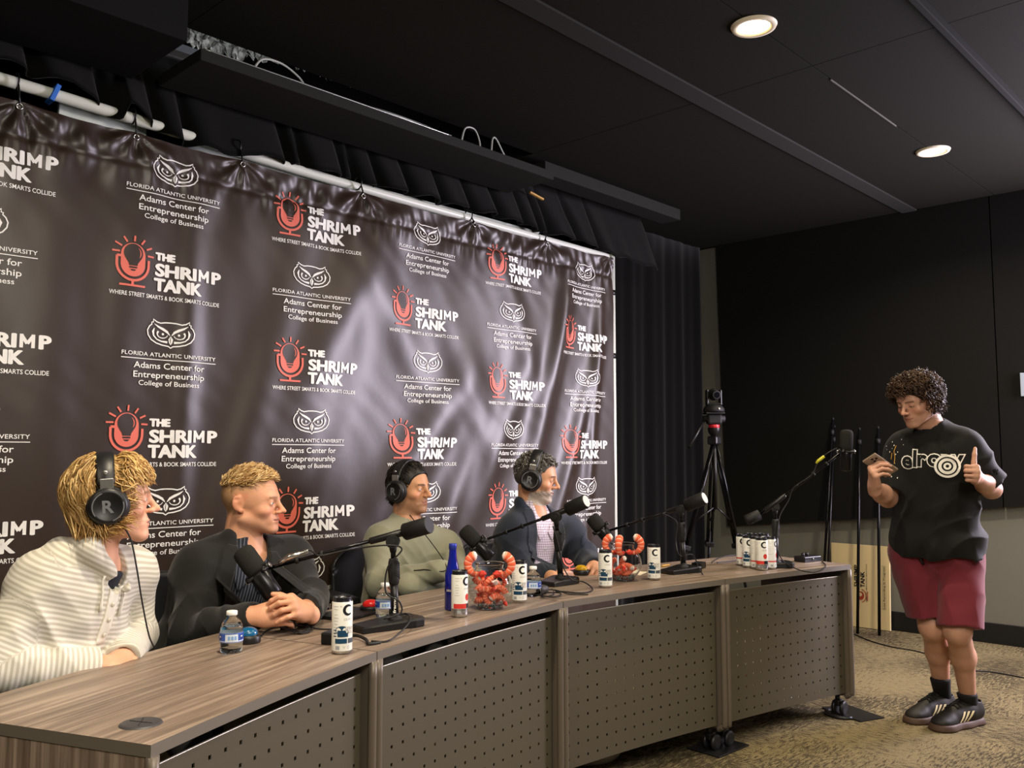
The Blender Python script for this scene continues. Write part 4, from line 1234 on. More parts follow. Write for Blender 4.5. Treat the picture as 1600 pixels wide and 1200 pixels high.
# ---------------------------------------------------------------- headphones
M_HP = mat('headphone_black', '17181a', 0.42); M_HPS = mat('headphone_pad', '0f0f11', 0.6); M_CHR = mat('brushed_metal', 'c9c9c6', 0.28, metal=0.9); M_RGREY = mat('grey_print', '6d7074', 0.4)
def headphones(X, lb, tilt=0.0, drop=-0.002, cable=None, back=0.0, w=0.104):
    """worn headphones in the head's own frame; tilt leans the band backwards"""
    o, R, sc = X
    e = empty('headphones', (0, 0, 0), 0, lb, 'headphones', 'headphones worn by the seated people')
    Rm = R @ rotx(tilt)
    e.matrix_world = Matrix(((*(Rm[0]), o[0]), (*(Rm[1]), o[1]), (*(Rm[2]), o[2]), (0, 0, 0, 1)))
    yb = -0.012 + back
    # padded band over the crown: flat arc
    th = np.linspace(radians(18), radians(162), 34); b = MB()
    V = []
    def band(r0, r1, wd, k=0): return
    for t in th:
        cx, cz = 0.0985 * cos(t), 0.012 + 0.121 * sin(t)
        n_ = nrm((cos(t) / 0.0985, 0, sin(t) / 0.121))
        hw = 0.021 + 0.003 * sin(t)
        for dy, dn in ((-hw, -0.003), (-hw * 1.0, 0.003), (-hw * 0.8, 0.0065), (hw * 0.8, 0.0065), (hw, 0.003), (hw, -0.003), (hw * 0.7, -0.007), (-hw * 0.7, -0.007)):
            V.append((cx + n_[0] * dn, yb + dy, cz + n_[2] * dn))
    n = 8; m = len(th)
    F = [(i * n + j, (i + 1) * n + j, (i + 1) * n + (j + 1) % n, i * n + (j + 1) % n) for i in range(m - 1) for j in range(n)] + [tuple(range(n)), tuple((m - 1) * n + j for j in reversed(range(n)))]
    hb = b.add(V, F, 0, False).build('headband', M_HP, e); hb.data.shade_smooth()
    for s in (1, -1):
        sl = MB().box((s * 0.1005, yb + 0.002, 0.050), (0.006, 0.034, 0.034), rot=roty(s * 0.10), bev=0.002)
        sl.build('slider', M_CHR, e)
        sc_ = MB().lathe([(0.0005, 0.003), (0.004, 0.003), (0.0055, 0.001), (0.0055, -0.002)], (s * 0.0985, yb, 0.083), 16, rot=rot_axes((0, 0, -s), (0, 1, 0), (s, 0, 0.2)))
        sc_.build('screw', M_CHR, e)
        A = rot_axes((0, 1, 0), (0, 0, 1), (1, 0, 0)) if s > 0 else rot_axes((0, -1, 0), (0, 0, 1), (-1, 0, 0))
        c0 = (s * 0.082, -0.010, drop)
        cu = MB().lathe([(0.030, -0.006), (0.046, -0.008), (0.053, -0.002), (0.055, 0.006), (0.052, 0.014), (0.048, 0.016)], c0, 32, rot=A).build('ear_cushion', M_HPS, e)
        cup = MB().lathe([(0.048, 0.014), (0.0505, 0.018), (0.0495, 0.026), (0.044, 0.032), (0.036, 0.0345), (0.034, 0.0325), (0.0005, 0.0325)], c0, 36, rot=A).build('earcup', M_HP, e)
        for a0, a1 in ((-75, 15), (110, 215)):
            pr = arc2d((0, 0), 0.0385, a0, a1, 18)
            v2, f2 = stroke2d(pr, 0.0032)
            P = np.concatenate([v2, np.full((len(v2), 1), 0.0348)], 1) @ A.T + np.array(c0)
            MB().add(P, f2).build('ring_print', M_CHR, cup)
        v2, f2 = text2d('R' if s > 0 else 'L', 0.046, 0.03, 'CENTER')
        v2 = v2 - np.array([0, (v2[:, 1].max() + v2[:, 1].min()) / 2])
        if s > 0: pass
        P = np.concatenate([v2, np.full((len(v2), 1), 0.0332)], 1) @ A.T + np.array(c0)
        MB().add(P, f2).build('letter_print', M_RGREY, cup)
        MB().box((s * 0.0985, yb + 0.002, 0.030), (0.010, 0.046, 0.022), rot=roty(s * 0.1), bev=0.003).build('yoke', M_HP, e)
    if cable is not None:
        pts = [np.linalg.inv(Rm) @ (np.array(p) - o) for p in cable]
        MB().tube(spline(pts, 60), 0.0022, 6).build('cable', M_HPS, e)
    return e
# ---- person 1: blond, striped pale hoodie, headphones, nearest the camera
def place_head(px, py, d, yaw, pitch=0, roll=0, sc=1.0, pt=(0.031, 0.085, 0.007)):
    """head frame put so that head-local point pt (an eye) sits at the given point of view"""
    R = head_R(radians(yaw), pitch, roll)
    return PX(px, py, d) - R @ (np.array(pt) * sc), R, sc
def p1():
    X = place_head(229, 780, 2.47, -22, 1, 0, 1.03)
    o, R, sc = X
    hl = lambda p: o + R @ (np.array(p) * sc)
    N = hl((0, -0.055, -0.165)); SR = PX(66, 908, 2.34); SL = PX(203, 896, 2.64)
    N = (N + (SR + SL) / 2 + np.array([0, 0, 0.05])) / 2
    PC = N + np.array([-0.16, 0.12, -0.50])
    T = Torso(N, PC, SR, SL, 1.05, 1.05)
    ER, WR = PX(-12, 1046, 2.20), PX(146, 1043, 2.34)
    EL, WL = PX(214, 992, 2.66), PX(194, 1028, 2.42)
    hR = Xf(hand_tree(-1, [(28, 40, 25), (32, 45, 28), (36, 48, 30), (40, 50, 30)], [(0.5, 1, -0.25), (0.2, 1, -0.3), (0, 1, -0.3)]), WR + nrm(WR - ER) * 0.012, frame(PX(185, 1038, 2.37) - PX(146, 1040, 2.33), UP * 0.9 - FW * 0.55))
    hL = Xf(hand_tree(1, [(30, 40, 30)] * 4, [(0.5, 1, -0.25), (0.2, 1, -0.3), (0, 1, -0.3)]), WL + nrm(WL - EL) * 0.0, frame(PX(166, 1046, 2.34) - PX(194, 1030, 2.42), UP * 0.8 - FW * 0.6))
    head = Xf(head_tree(jaw=0.93, nose=1.08, chin=1.0, noseup=0.003), o, R, sc)
    neck = rc(hl((0, -0.022, -0.045)), N + T.f * 0.01, 0.058, 0.062)
    body = Un(0.0, Un(0.03, Un(0.02, head, neck), T.tree(-0.006)), arm(SR, ER, WR, (0.05, 0.042, 0.027)), arm(SL, EL, WL, (0.05, 0.042, 0.027)), hR, hL)
    lo, hi = bounds([o + [0, 0, .15], N, PC, SR, SL, ER, WR, EL, WL, hl((0, .12, 0))], 0.13)
    P = person('blond young person in a pale striped hooded top and headphones, seated nearest the camera', body, lo, hi, 0.0034, X,
               face_color(X, 'd9a487', lips='b9786a', brow='86663f', flush=0.13), 'fair')
    eyes(P, X, '5d7076', (-0.1, -0.1))
    # hooded top
    g = 0.012
    core = Un(0.035, T.tree(g + 0.006), sleeve(SR, ER, WR, (0.066, 0.056, 0.044)), sleeve(SL, EL, WL, (0.062, 0.054, 0.044)))
    hoodc = hl((0, -0.080, -0.140))
    hood = Un(0.03, rc(hl((0.070, -0.045, -0.120)), hl((-0.070, -0.045, -0.120)), 0.030), rc(hl((0.075, -0.045, -0.125)), hl((0.03, 0.045, -0.225)), 0.026, 0.016),
              rc(hl((-0.075, -0.04, -0.125)), hl((-0.035, 0.045, -0.225)), 0.027, 0.016), el(hl((0, -0.115, -0.165)), (0.105, 0.055, 0.075), R))
    core = Un(0.02, core, hood)
    cut = Un(0.02, rc(hl((0, -0.022, -0.06)), hl((0, -0.004, -0.18)), 0.060, 0.058), rc(hl((0, 0.0, -0.15)), T.wld((0.0, 0.14, 0.185)), 0.050, 0.014))
    core = Sub(0.008, core, cut)
    aR = nrm(ER - SR); fR = nrm(WR - ER); fL = nrm(WL - EL)
    core = Disp(core, wrs(wr((SR + ER) / 2, aR + T.r * .5, 0.004, 85, 0.13), wr(ER, aR + fR, 0.006, 75, 0.10, 1, nrm(np.cross(aR, fR))), wr((ER + WR) / 2, fR, 0.003, 95, 0.10, 2),
                    wr(EL, fL - T.u, 0.006, 80, 0.10), wr(T.wld((0.02, 0.12, -0.15)), T.u + 0.6 * T.r, 0.006, 48, 0.16), wr(T.wld((0.12, 0.06, 0.02)), T.u * .6 - T.r, 0.007, 60, 0.12), wr(T.wld((-0.1, 0.1, -0.1)), T.r - .4 * T.u, 0.005, 62, 0.14), soft_noise(0.0016, 40, 2)))
    V, Q = surf(core, lo - 0.05, hi + 0.05, 0.0045)
    dT = f32(T.tree(g).ev(f32(V), None, 0)) - 0.012; dR = arm(SR, ER, WR, (.06, .055, .04)).ev(f32(V), None, 0); dL = arm(SL, EL, WL, (.06, .055, .04)).ev(f32(V), None, 0)
    sT = (V - T.o) @ T.u
    def along(A, B, Cc):
        t1 = np.clip(((V - A) @ (B - A)) / ((B - A) @ (B - A)), 0, 1); t2 = np.clip(((V - B) @ (Cc - B)) / ((Cc - B) @ (Cc - B)), 0, 1)
        d1 = np.linalg.norm(V - A - t1[:, None] * (B - A), axis=1); d2 = np.linalg.norm(V - B - t2[:, None] * (Cc - B), axis=1)
        return np.where(d1 < d2, (V - A) @ nrm(B - A), np.linalg.norm(B - A) + (V - B) @ nrm(Cc - B))
    s = np.where((dR < dT) & (dR < dL), along(SR, ER, WR), np.where(dL < dT, along(SL, EL, WL), sT))
    hd = hood.ev(f32(V), None, 0)
    s = np.where(hd < 0.008, (V - o) @ (R @ np.array([0, .5, .85])), s)
    m = mat('striped_jersey', 'd8d4c8', 0.9, spec=0.15, sheen=0.2, bump=(700, 0.12))
    N_, L_ = m.node_tree.nodes, m.node_tree.links
    at = N_.new('ShaderNodeAttribute'); at.attribute_name = 'Col'
    sp = N_.new('ShaderNodeSeparateColor'); L_.new(at.outputs['Color'], sp.inputs[0])
    mu = N_.new('ShaderNodeMath'); mu.operation = 'MULTIPLY'; mu.inputs[1].default_value = 2 * pi / 0.0128; L_.new(sp.outputs[0], mu.inputs[0])
    sn = N_.new('ShaderNodeMath'); sn.operation = 'SINE'; L_.new(mu.outputs[0], sn.inputs[0])
    cr = N_.new('ShaderNodeValToRGB'); cr.color_ramp.elements[0].position = 0.25; cr.color_ramp.elements[0].color = lin('d6d2c6'); cr.color_ramp.elements[1].position = 0.75; cr.color_ramp.elements[1].color = lin('b6b1a3')
    mr = N_.new('ShaderNodeMapRange'); mr.inputs['From Min'].default_value = -1; mr.inputs['From Max'].default_value = 1; L_.new(sn.outputs[0], mr.inputs['Value'])
    L_.new(mr.outputs['Result'], cr.inputs[0]); L_.new(cr.outputs[0], N_['Principled BSDF'].inputs['Base Color'])
    top = link('hooded_top', np_mesh('hooded_top', V, Q, np.stack([s, s, s], 1)), [m], P)
    plain = mat('cream_jersey', 'dedacd', 0.9, spec=0.15)
    shell('placket', T, core, [(-0.022, 0.175), (0.016, 0.175), (0.018, 0.03), (-0.016, 0.03)], plain, top, 0.003, 0.004)
    for z in (0.135, 0.095, 0.055):
        q = lay_on(T, core, np.array([[-0.001, z]]), 0.006)[0]
        MB().lathe([(0.0005, 0.002), (0.004, 0.0025), (0.006, 0.001), (0.006, -0.001)], q, 14, rot=frame(T.u, T.f)).build('button', mat('cream_button', 'cfc9b8', 0.3), top)
    for a, l in ((0.050, 0.09), (-0.045, 0.10)):
        pts = lay_on(T, core, np.array([[a * (1 - .2 * t), 0.205 - l * t] for t in np.linspace(0, 1, 7)]), 0.006)
        MB().tube(pts, [0.003] * 5 + [.004, .0045], 8).build('drawstring', plain, top)
    # dark undershirt at the neck
    und = Int(0.003, Un(0.02, rc(hl((0, -0.01, -0.15)), N - T.u * 0.06 + T.f * 0.03, 0.063, 0.075), rc(N, T.wld((0, 0.06, 0.12)), 0.07, 0.05)), half(hl((0, 0.05, -0.195)), R @ np.array([0, 0.35, 1.0])))
    sdf_obj('undershirt', und, N - 0.2, N + 0.2, 0.005, mat('navy_shirt', '23252e', 0.9), P)
    # hair
    crown = np.array((0, -0.03, 0.125))
    def mask(p):
        if p[1] > -0.01: return p[2] > 0.072 - 0.10 * max(0, 0.05 - p[1])
        return p[2] > -0.045
    def flow(p, t, rs):
        d = p - crown
        if p[1] > -0.01:
            f_ = np.array([d[0] * 1.2 + 0.01, 0.085, 0.0 if p[2] > 0.085 else -0.05])
        else: f_ = np.array([d[0] * .5, (d[1] * .4 - 0.01) if p[2] > 0 else 0.03, -0.09])
        return f_ / (np.linalg.norm(f_) + 1e-6)
    def length(p, rs):
        if p[1] > -0.01: return max(0.028, 0.070 - 0.55 * max(0, p[1])) + 0.012 * rs.rand()
        return np.clip(p[2] + 0.108, 0.03, 0.155) + 0.012 * rs.rand()
    cap = Sub(0.01, Un(0.03, el(CR_C, CR_R + 0.003), el((0, -0.055, -0.02), (0.073, 0.055, 0.072))), el((0, 0.078, -0.012), (0.12, 0.072, 0.074)), bx((0, 0.06, -0.12), (0.2, 0.09, 0.09), 0.01))
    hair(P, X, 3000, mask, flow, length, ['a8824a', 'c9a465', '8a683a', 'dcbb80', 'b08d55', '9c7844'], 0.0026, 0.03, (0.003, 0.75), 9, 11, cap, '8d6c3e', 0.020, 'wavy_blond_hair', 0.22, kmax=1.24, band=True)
    headphones(X, 'black headphones with metal sliders on the blond person in the striped hooded top', 0.10, -0.008,
               [o + R @ (np.array((0.07, 0.03, -0.06)) * sc), PX(205, 845, 2.40), PX(214, 890, 2.40), PX(222, 940, 2.42), PX(232, 990, 2.45), PX(240, 1010, 2.5)])
    legs_seated(P, T, [PC + T.f * 0.40 + T.r * 0.12 + [0, 0, -0.04], PC + T.f * 0.40 - T.r * 0.12 + [0, 0, -0.04]], [(PC + T.f * 0.38 + T.r * 0.13) * [1, 1, 0], (PC + T.f * 0.38 - T.r * 0.13) * [1, 1, 0]], '3a4150')
    fix_origin(P, (PC[0], PC[1], 0.46))
    return P, X, T
P1, X1, T1 = p1()
# ---- persons 2 and 4: men in jackets
def jacket_man(lb, X, SR, SL, ER, WR, EL, WL, hR, hL, jk, shirt_mat, head, col, seed, vee, Nsh=0.5, w=1.08, t=1.08, lean=(-.1, .12, -.5), h=0.0038, iris='4a5a66', lids='narrow', jname='blazer', vdeep=0.175, colz=-0.104):
    o, R, sc = X
    hl = lambda p: o + R @ (np.array(p) * sc)
    N = hl((0, -0.050, -0.160)); N = N * (1 - Nsh) + ((SR + SL) / 2 + np.array([0, 0, 0.055])) * Nsh
    PC = N + np.array(lean)
    T = Torso(N, PC, SR, SL, w, t)
    headx = Xf(head, o, R, sc)
    neck = rc(hl((0, -0.020, -0.045)), N + T.f * 0.012, 0.062, 0.068)
    body = Un(0.0, Un(0.03, Un(0.025, headx, neck), T.tree(-0.008)), arm(SR, ER, WR, (0.05, 0.043, 0.028)), arm(SL, EL, WL, (0.05, 0.043, 0.028)), hR, hL)
    lo, hi = bounds([o + [0, 0, .13], N, PC, SR, SL, ER, WR, EL, WL, hl((0, .1, 0))], 0.13)
    P = person(lb, body, lo, hi, h, X, col, 'm')
    eyes(P, X, iris, (-0.05, -0.05))
    # shirt
    sh = Un(0.03, T.tree(0.006), rc(hl((0, -0.015, -0.115)), N - T.u * 0.02, 0.066, 0.085))
    sh = Sub(0.006, sh, Un(0.02, rc(hl((0, -0.01, -0.06)), hl((0, 0.01, -0.165)), 0.0585, 0.054), rc(hl((0, 0.02, -0.14)), T.wld((0, 0.150, vdeep)), 0.050, 0.012)))
    sh = Int(0.004, sh, half(hl((0, 0.0, -0.108)), R @ np.array([0, -0.30, 1.0])))
    sh = Disp(sh, wrs(wr(T.wld((0, 0.12, -0.1)), T.u + .5 * T.r, 0.004, 60, 0.14), soft_noise(0.001, 40, seed)))
    V, Q = surf(sh, lo, hi, 0.0045)
    L = T.loc(V)
    me = np_mesh('shirt', V, Q, np.stack([L[:, 0], L[:, 2], L[:, 1]], 1) * 1.0)
    shirt = link('shirt', me, [shirt_mat], P)
    # jacket
    g = 0.020
    core = Un(0.04, T.tree(g), sleeve(SR, ER, WR, (0.067, 0.060, 0.044)), sleeve(SL, EL, WL, (0.067, 0.060, 0.044)))
    col_ = Un(0.02, rc(hl((0.060, -0.052, colz)), hl((-0.060, -0.052, colz)), 0.022), rc(hl((0.068, -0.038, colz - .012)), T.wld((0.085, 0.06, 0.14)), 0.024, 0.016), rc(hl((-0.068, -0.038, colz - .012)), T.wld((-0.085, 0.06, 0.14)), 0.024, 0.016))
    core = Un(0.025, core, col_)
    neckcut = rc(hl((0, -0.020, -0.05)), hl((0, -0.006, -0.19)), 0.0675, 0.072)
    core = Sub(0.006, core, neckcut)
    aR = nrm(ER - SR); fR = nrm(WR - ER); aL = nrm(EL - SL); fL = nrm(WL - EL)
    core = Disp(core, wrs(wr((SR + ER) / 2 + aR * 0.05, aR + T.u * .4, 0.009, 62, 0.12), wr(ER, aR + fR, 0.012, 66, 0.12, 1), wr((ER + WR) / 2, fR + .3 * T.u, 0.007, 72, 0.10, 2),
                    wr(EL, aL + fL, 0.012, 66, 0.12), wr((SL + EL) / 2, aL, 0.009, 62, 0.12), wr(T.wld((0.13, 0.08, -0.02)), T.u * .7 - T.r, 0.010, 52, 0.12), wr(T.wld((-0.13, 0.08, -0.05)), T.u * .7 + T.r, 0.010, 52, 0.12),
                    wr(T.wld((0.10, 0.10, -0.22)), T.u + .5 * T.r, 0.009, 48, 0.14, 1), wr(T.wld((0.16, -0.02, 0.1)), T.r + T.u, 0.007, 55, 0.1), soft_noise(0.0015, 30, seed + 1)))
    core_closed = core
    core = Sub(0.004, core, wedge(T, vee))
    jo = sdf_obj(jname, core, lo - 0.06, hi + 0.06, 0.005, jk, P)
    # lapels
    zs = [p[0] for p in vee]; ws = [p[1] for p in vee]; cs = [p[2] if len(p) > 2 else 0 for p in vee]
    wd = lambda z: float(np.interp(z, zs, ws)); cc = lambda z: float(np.interp(z, zs, cs))
    zt = zs[-1]; zb = zs[0] + 0.02
    zz = np.linspace(zb, zt, 9)
    lapw = lambda q: 0.006 + 0.062 * np.clip(q / 0.62, 0, 1) ** 0.8
    for s in (1, -1):
        inner = [(cc(z) + s * (wd(z) + 0.001), z) for z in zz]
        q = (zz - zb) / (zt - zb)
        outer = []
        for z, k in zip(zz, q):
            if k <= 0.66: outer.append((cc(z) + s * (wd(z) + lapw(k)), z))
        zc = zb + 0.70 * (zt - zb)
        outer += [(cc(zc) + s * (wd(zc) + 0.046), zc + 0.004), (cc(zc) + s * (wd(zc) + 0.066), zc + 0.012), (cc(zt) + s * (wd(zt) + 0.050), zt - 0.02), (cc(zt) + s * (wd(zt) + 0.03), zt)]
        poly = inner + outer[::-1]
        shell('lapel', T, core_closed, poly, jk, jo, 0.004, 0.005, 0.012)
    # shirt collar points and buttons
    for s in (1, -1):
        poly = [(s * 0.010, 0.135), (s * 0.030, 0.175), (s * 0.062, 0.19), (s * 0.060, 0.135), (s * 0.040, 0.098)]
        shell('collar', T, Un(0.02, sh, rc(hl((0, -0.015, -0.115)), N - T.u * 0.02, 0.069, 0.085)), poly, shirt_mat, shirt, 0.004, 0.004, 0.01)
    for z in (0.06, -0.02, -0.10):
        q = lay_on(T, sh, np.array([[cc(z), z]]), 0.001)[0]
        MB().lathe([(0.0005, 0.002), (0.004, 0.002), (0.0055, 0.0005), (0.0055, -0.001)], q, 12, rot=frame(T.u, T.f)).build('button', mat('shirt_button', 'bdbdc4', 0.3), shirt)
    legs_seated(P, T, [PC + T.f * 0.42 + T.r * 0.12 + [0, 0, -0.04], PC + T.f * 0.42 - T.r * 0.12 + [0, 0, -0.04]], [(PC + T.f * 0.40 + T.r * 0.13) * [1, 1, 0], (PC + T.f * 0.40 - T.r * 0.13) * [1, 1, 0]], '22242a')
    return P, T
def stripe_mat(name, base, line, px, pz=None, wl=0.35, line2=None):
    m = mat(name, base, 0.8, spec=0.2)
    N, L = m.node_tree.nodes, m.node_tree.links
    at = N.new('ShaderNodeAttribute'); at.attribute_name = 'Col'
    sp = N.new('ShaderNodeSeparateColor'); L.new(at.outputs['Color'], sp.inputs[0])
    def st(i, pitch):
        mu = N.new('ShaderNodeMath'); mu.operation = 'MULTIPLY'; mu.inputs[1].default_value = 1 / pitch; L.new(sp.outputs[i], mu.inputs[0])
        fr = N.new('ShaderNodeMath'); fr.operation = 'FRACT'; L.new(mu.outputs[0], fr.inputs[0])
        lt = N.new('ShaderNodeMath'); lt.operation = 'LESS_THAN'; lt.inputs[1].default_value = wl; L.new(fr.outputs[0], lt.inputs[0]); return lt
    a = st(0, px); src = a.outputs[0]
    if pz:
        c = st(1, pz); mx = N.new('ShaderNodeMath'); mx.operation = 'MAXIMUM'; L.new(a.outputs[0], mx.inputs[0]); L.new(c.outputs[0], mx.inputs[1]); src = mx.outputs[0]
    mi = N.new('ShaderNodeMix'); mi.data_type = 'RGBA'; mi.inputs['A'].default_value = lin(base); mi.inputs['B'].default_value = lin(line)
    L.new(src, mi.inputs['Factor']); L.new(mi.outputs['Result'], N['Principled BSDF'].inputs['Base Color'])
    return m
def p2():
    X = place_head(426.5, 786, 3.10, -50, 2, 0, 1.03)
    o, R, sc = X
    SR = PX(310, 890, 3.02); SL = PX(452, 872, 3.25)
    ER, WR = PX(298, 988, 2.88), PX(396, 962, 2.74)
    EL, WL = PX(484, 940, 3.08), PX(480, 957, 2.82)
    hR = Xf(hand_tree(-1, [(30, 45, 25), (34, 50, 25), (38, 52, 25), (42, 52, 25)], [(0.45, 1, -0.05), (0.15, 1, -0.15), (-0.1, 1, -0.2)]), PX(402, 962, 2.735), frame(PX(448, 957, 2.74) - PX(402, 962, 2.735), UP * 0.50 - FW * 0.88), 0.98)
    hL = Xf(hand_tree(1, [(38, 50, 25), (42, 52, 25), (44, 52, 25), (30, 40, 20)], [(0.55, 1, -0.25), (0.3, 1, -0.4), (0.1, 1, -0.5)], (0.12, 0.04, -0.08, -0.3)), PX(479, 957, 2.80), frame(PX(452, 943, 2.715) - PX(479, 957, 2.80), UP * 0.65 - FW * 0.45 + RT * 0.6), 0.96)
    def buzz(p):
        side = np.clip((p[:, 2] - 0.030 - 0.55 * np.clip(p[:, 1] - 0.02, 0, 1)) / 0.03, 0, 1) * (p[:, 1] < 0.062)
        nape = np.clip((-0.025 - p[:, 1]) / 0.015, 0, 1) * np.clip((p[:, 2] + 0.05) / 0.02, 0, 1)
        ear = (np.abs(p[:, 0]) > 0.066) * (p[:, 1] > -0.04) * (p[:, 2] < 0.035)
        return np.maximum(side, nape) * (1 - ear) * 0.8
    def extra(p, C, mix, hd):
        for k in range(3):
            mix(np.exp(-((p[:, 2] - (0.050 + 0.011 * k + 0.15 * np.abs(p[:, 0]) ** 1.2)) / 0.0016) ** 2) * (np.abs(p[:, 0]) < 0.045) * (p[:, 1] > 0.05) * hd * 0.35, np.array([0.35, 0.15, 0.08]))
    col = face_color(X, 'd49c7b', lips='b26e5c', brow='86623a', stub=('b98a70', 0.35), buzz=('a5845c', buzz), flush=0.12, extra=extra, fz=0.80)
    jk = mat('black_suit_cloth', '1f1f1e', 0.85, spec=0.2, sheen=0.15, bump=(500, 0.1))
    sm = stripe_mat('striped_shirt', '23262e', '59606d', 0.011, None, 0.28)
    P, T = jacket_man('man with short blond hair in a black blazer, hands clasped on the desk', X, SR, SL, ER, WR, EL, WL, hR, hL, jk, sm,
               head_tree(jaw=1.10, nose=1.05, chin=1.0, cheek=1.0, lids='narrow', fz=0.80), col, 21,
               [(-0.30, 0.03), (-0.10, 0.062), (0.04, 0.072), (0.17, 0.066), (0.24, 0.06)], 0.5, 1.16, 1.16, (-0.10, 0.14, -0.52))
    crown = np.array((0, -0.06, 0.12))
    def mask(p): return p[2] > 0.058 + 0.45 * max(0, p[1] - 0.01) and p[1] < 0.070
    def flow(p, t, rs): return nrm((p[0] * .3 - 0.02, 0.07, 0.035 if p[1] < 0.03 else 0.06))
    def length(p, rs): return (0.022 + 0.014 * rs.rand()) * np.clip((p[2] - 0.045) / 0.03, 0.35, 1)
    cap = Int(0.006, el(CR_C, CR_R + 0.006), half((0, 0.0, 0.072), (0, 0.18, -1)))
    cap = Sub(0.006, cap, el((0, 0.105, 0.05), (0.08, 0.045, 0.055)))
    hair(P, X, 1500, mask, flow, length, ['b8935f', 'd6b580', '9f7b4c', 'caa36c', 'e2c894'], 0.0022, 0.5, (0.002, 0.6), 5, 12, cap, 'a27c45', 0.012, 'short_blond_hair', 0.3, kmax=1.26)
    fix_origin(P, (T.PC[0], T.PC[1], 0.46))
    return P, X, T
P2, X2, T2 = p2()
def p4():
    X = place_head(863.5, 751, 4.28, -58, 12, 0, 1.0)
    o, R, sc = X
    SR = PX(803, 832, 4.22); SL = PX(885, 828, 4.44)
    ER, WR = PX(814, 899, 4.10), PX(868, 900, 4.02)
    EL, WL = PX(915, 872, 4.40), PX(929, 885, 4.22)
    hR = Xf(hand_tree(-1, [(18, 14, 8), (18, 16, 8), (20, 18, 8), (24, 18, 8)], [(0.7, 1, -0.15), (0.4, 1, -0.15), (0.2, 1, -0.2)]), WR, frame(D(918, 893) - D(872, 902), (0, 0, 1)), 1.05)
    hL = Xf(hand_tree(1, [(30, 30, 20)] * 4, [(0.5, 1, -0.2), (0.2, 1, -0.3), (0, 1, -0.3)]), WL, frame(PX(935, 893, 4.12) - PX(929, 882, 4.22), RT * 0.6 + UP * 0.6 - FW * .3), 1.05)
    def extra(p, C, mix, hd):
        w = np.clip((-0.050 - p[:, 2] - 0.35 * np.clip(0.06 - p[:, 1], 0, 1)) / 0.012, 0, 1) * (p[:, 2] > -0.14) * (p[:, 1] > -0.01) * hd
        w = np.maximum(w, np.exp(-((p[:, 2] + 0.050) / 0.008) ** 4) * (np.abs(p[:, 0]) < 0.03) * (p[:, 1] > 0.07) * hd)
        lipm = np.exp(-(np.abs(p[:, 0]) / 0.019) ** 4 - ((p[:, 2] + 0.0645) / 0.008) ** 4) * (p[:, 1] > 0.083)
        n_ = soft_noise(1.0, 260, 8)(f32(p))
        g_ = np.clip(0.5 + 0.5 * n_, 0, 1)[:, None]
        dark = np.array(lin('6b625a')[:3]); pale = np.array(lin('c9c3bb')[:3])
        tcol = dark * (1 - g_) + pale * g_
        lower = np.clip((-0.080 - p[:, 2]) / 0.02, 0, 1)[:, None]
        tcol = tcol * (1 - .6 * lower) + pale * .6 * lower
        m = (w * (1 - lipm) * 0.85)[:, None]
        C[:] = C * (1 - m) + tcol * m
        s = np.clip((p[:, 2] - 0.0) / 0.02, 0, 1) * (p[:, 1] < 0.035) * hd * (np.abs(p[:, 0]) > .03)
    col = face_color(X, 'cf9a78', lips='9c6654', brow='3d342e', flush=0.12, extra=extra)
    jk = mat('navy_suit_cloth', '262c38', 0.85, spec=0.2, sheen=0.2, bump=(500, 0.1))
    sm = stripe_mat('checked_shirt', 'dcd6e2', '8a6a95', 0.0115, 0.0115, 0.16)
    P, T = jacket_man('man with grey beard in navy blazer and checked shirt, wearing headphones', X, SR, SL, ER, WR, EL, WL, hR, hL, jk, sm,
               head_tree(jaw=1.06, nose=1.12, chin=1.03, lids='narrow', brow=1.15), col, 31,
               [(-0.42, 0.075), (-0.20, 0.078), (0.0, 0.072), (0.12, 0.066), (0.24, 0.058)], 0.5, 1.04, 1.12, (-0.02, 0.08, -0.52), 0.0042, '3a2a20', jname='blazer', vdeep=0.20, colz=-0.120)
    def mask(p): return p[2] > (0.070 + 0.1 * p[1] if p[1] > 0.03 else 0.012 if p[1] > -0.03 else -0.035)
    def flow(p, t, rs): return nrm((p[0] * .6, 0.05 if p[2] > 0.08 else -0.02, 0.0 if p[2] > .08 else -0.06))
    cap = Sub(0.006, Un(0.02, el(CR_C, CR_R + 0.005), el((0, -0.05, 0.0), (0.072, 0.06, 0.055))), el((0, 0.092, 0.02), (0.12, 0.058, 0.062)), bx((0, 0.075, -0.02), (0.2, 0.06, 0.055), 0.01), bx((0, 0.0, -0.13), (0.2, 0.2, 0.085), 0.01))
    hair(P, X, 1500, mask, flow, lambda p, rs: 0.014 + 0.008 * rs.rand() if p[2] > 0.06 else 0.009, ['3c3833', '6c6862', '8f8b84', '4d4842', 'a9a59e'], 0.0022, 0.3, (0.0028, 1.3), 6, 13, cap, '45413c', 0.014, 'curly_grey_hair', 0.5, kmax=1.2, band=True)
    headphones(X, 'black headphones on the grey-bearded man in the navy blazer', 0.02, -0.008)
    fix_origin(P, (T.PC[0], T.PC[1], 0.46))
    return P, X, T
P4, X4, T4 = p4()
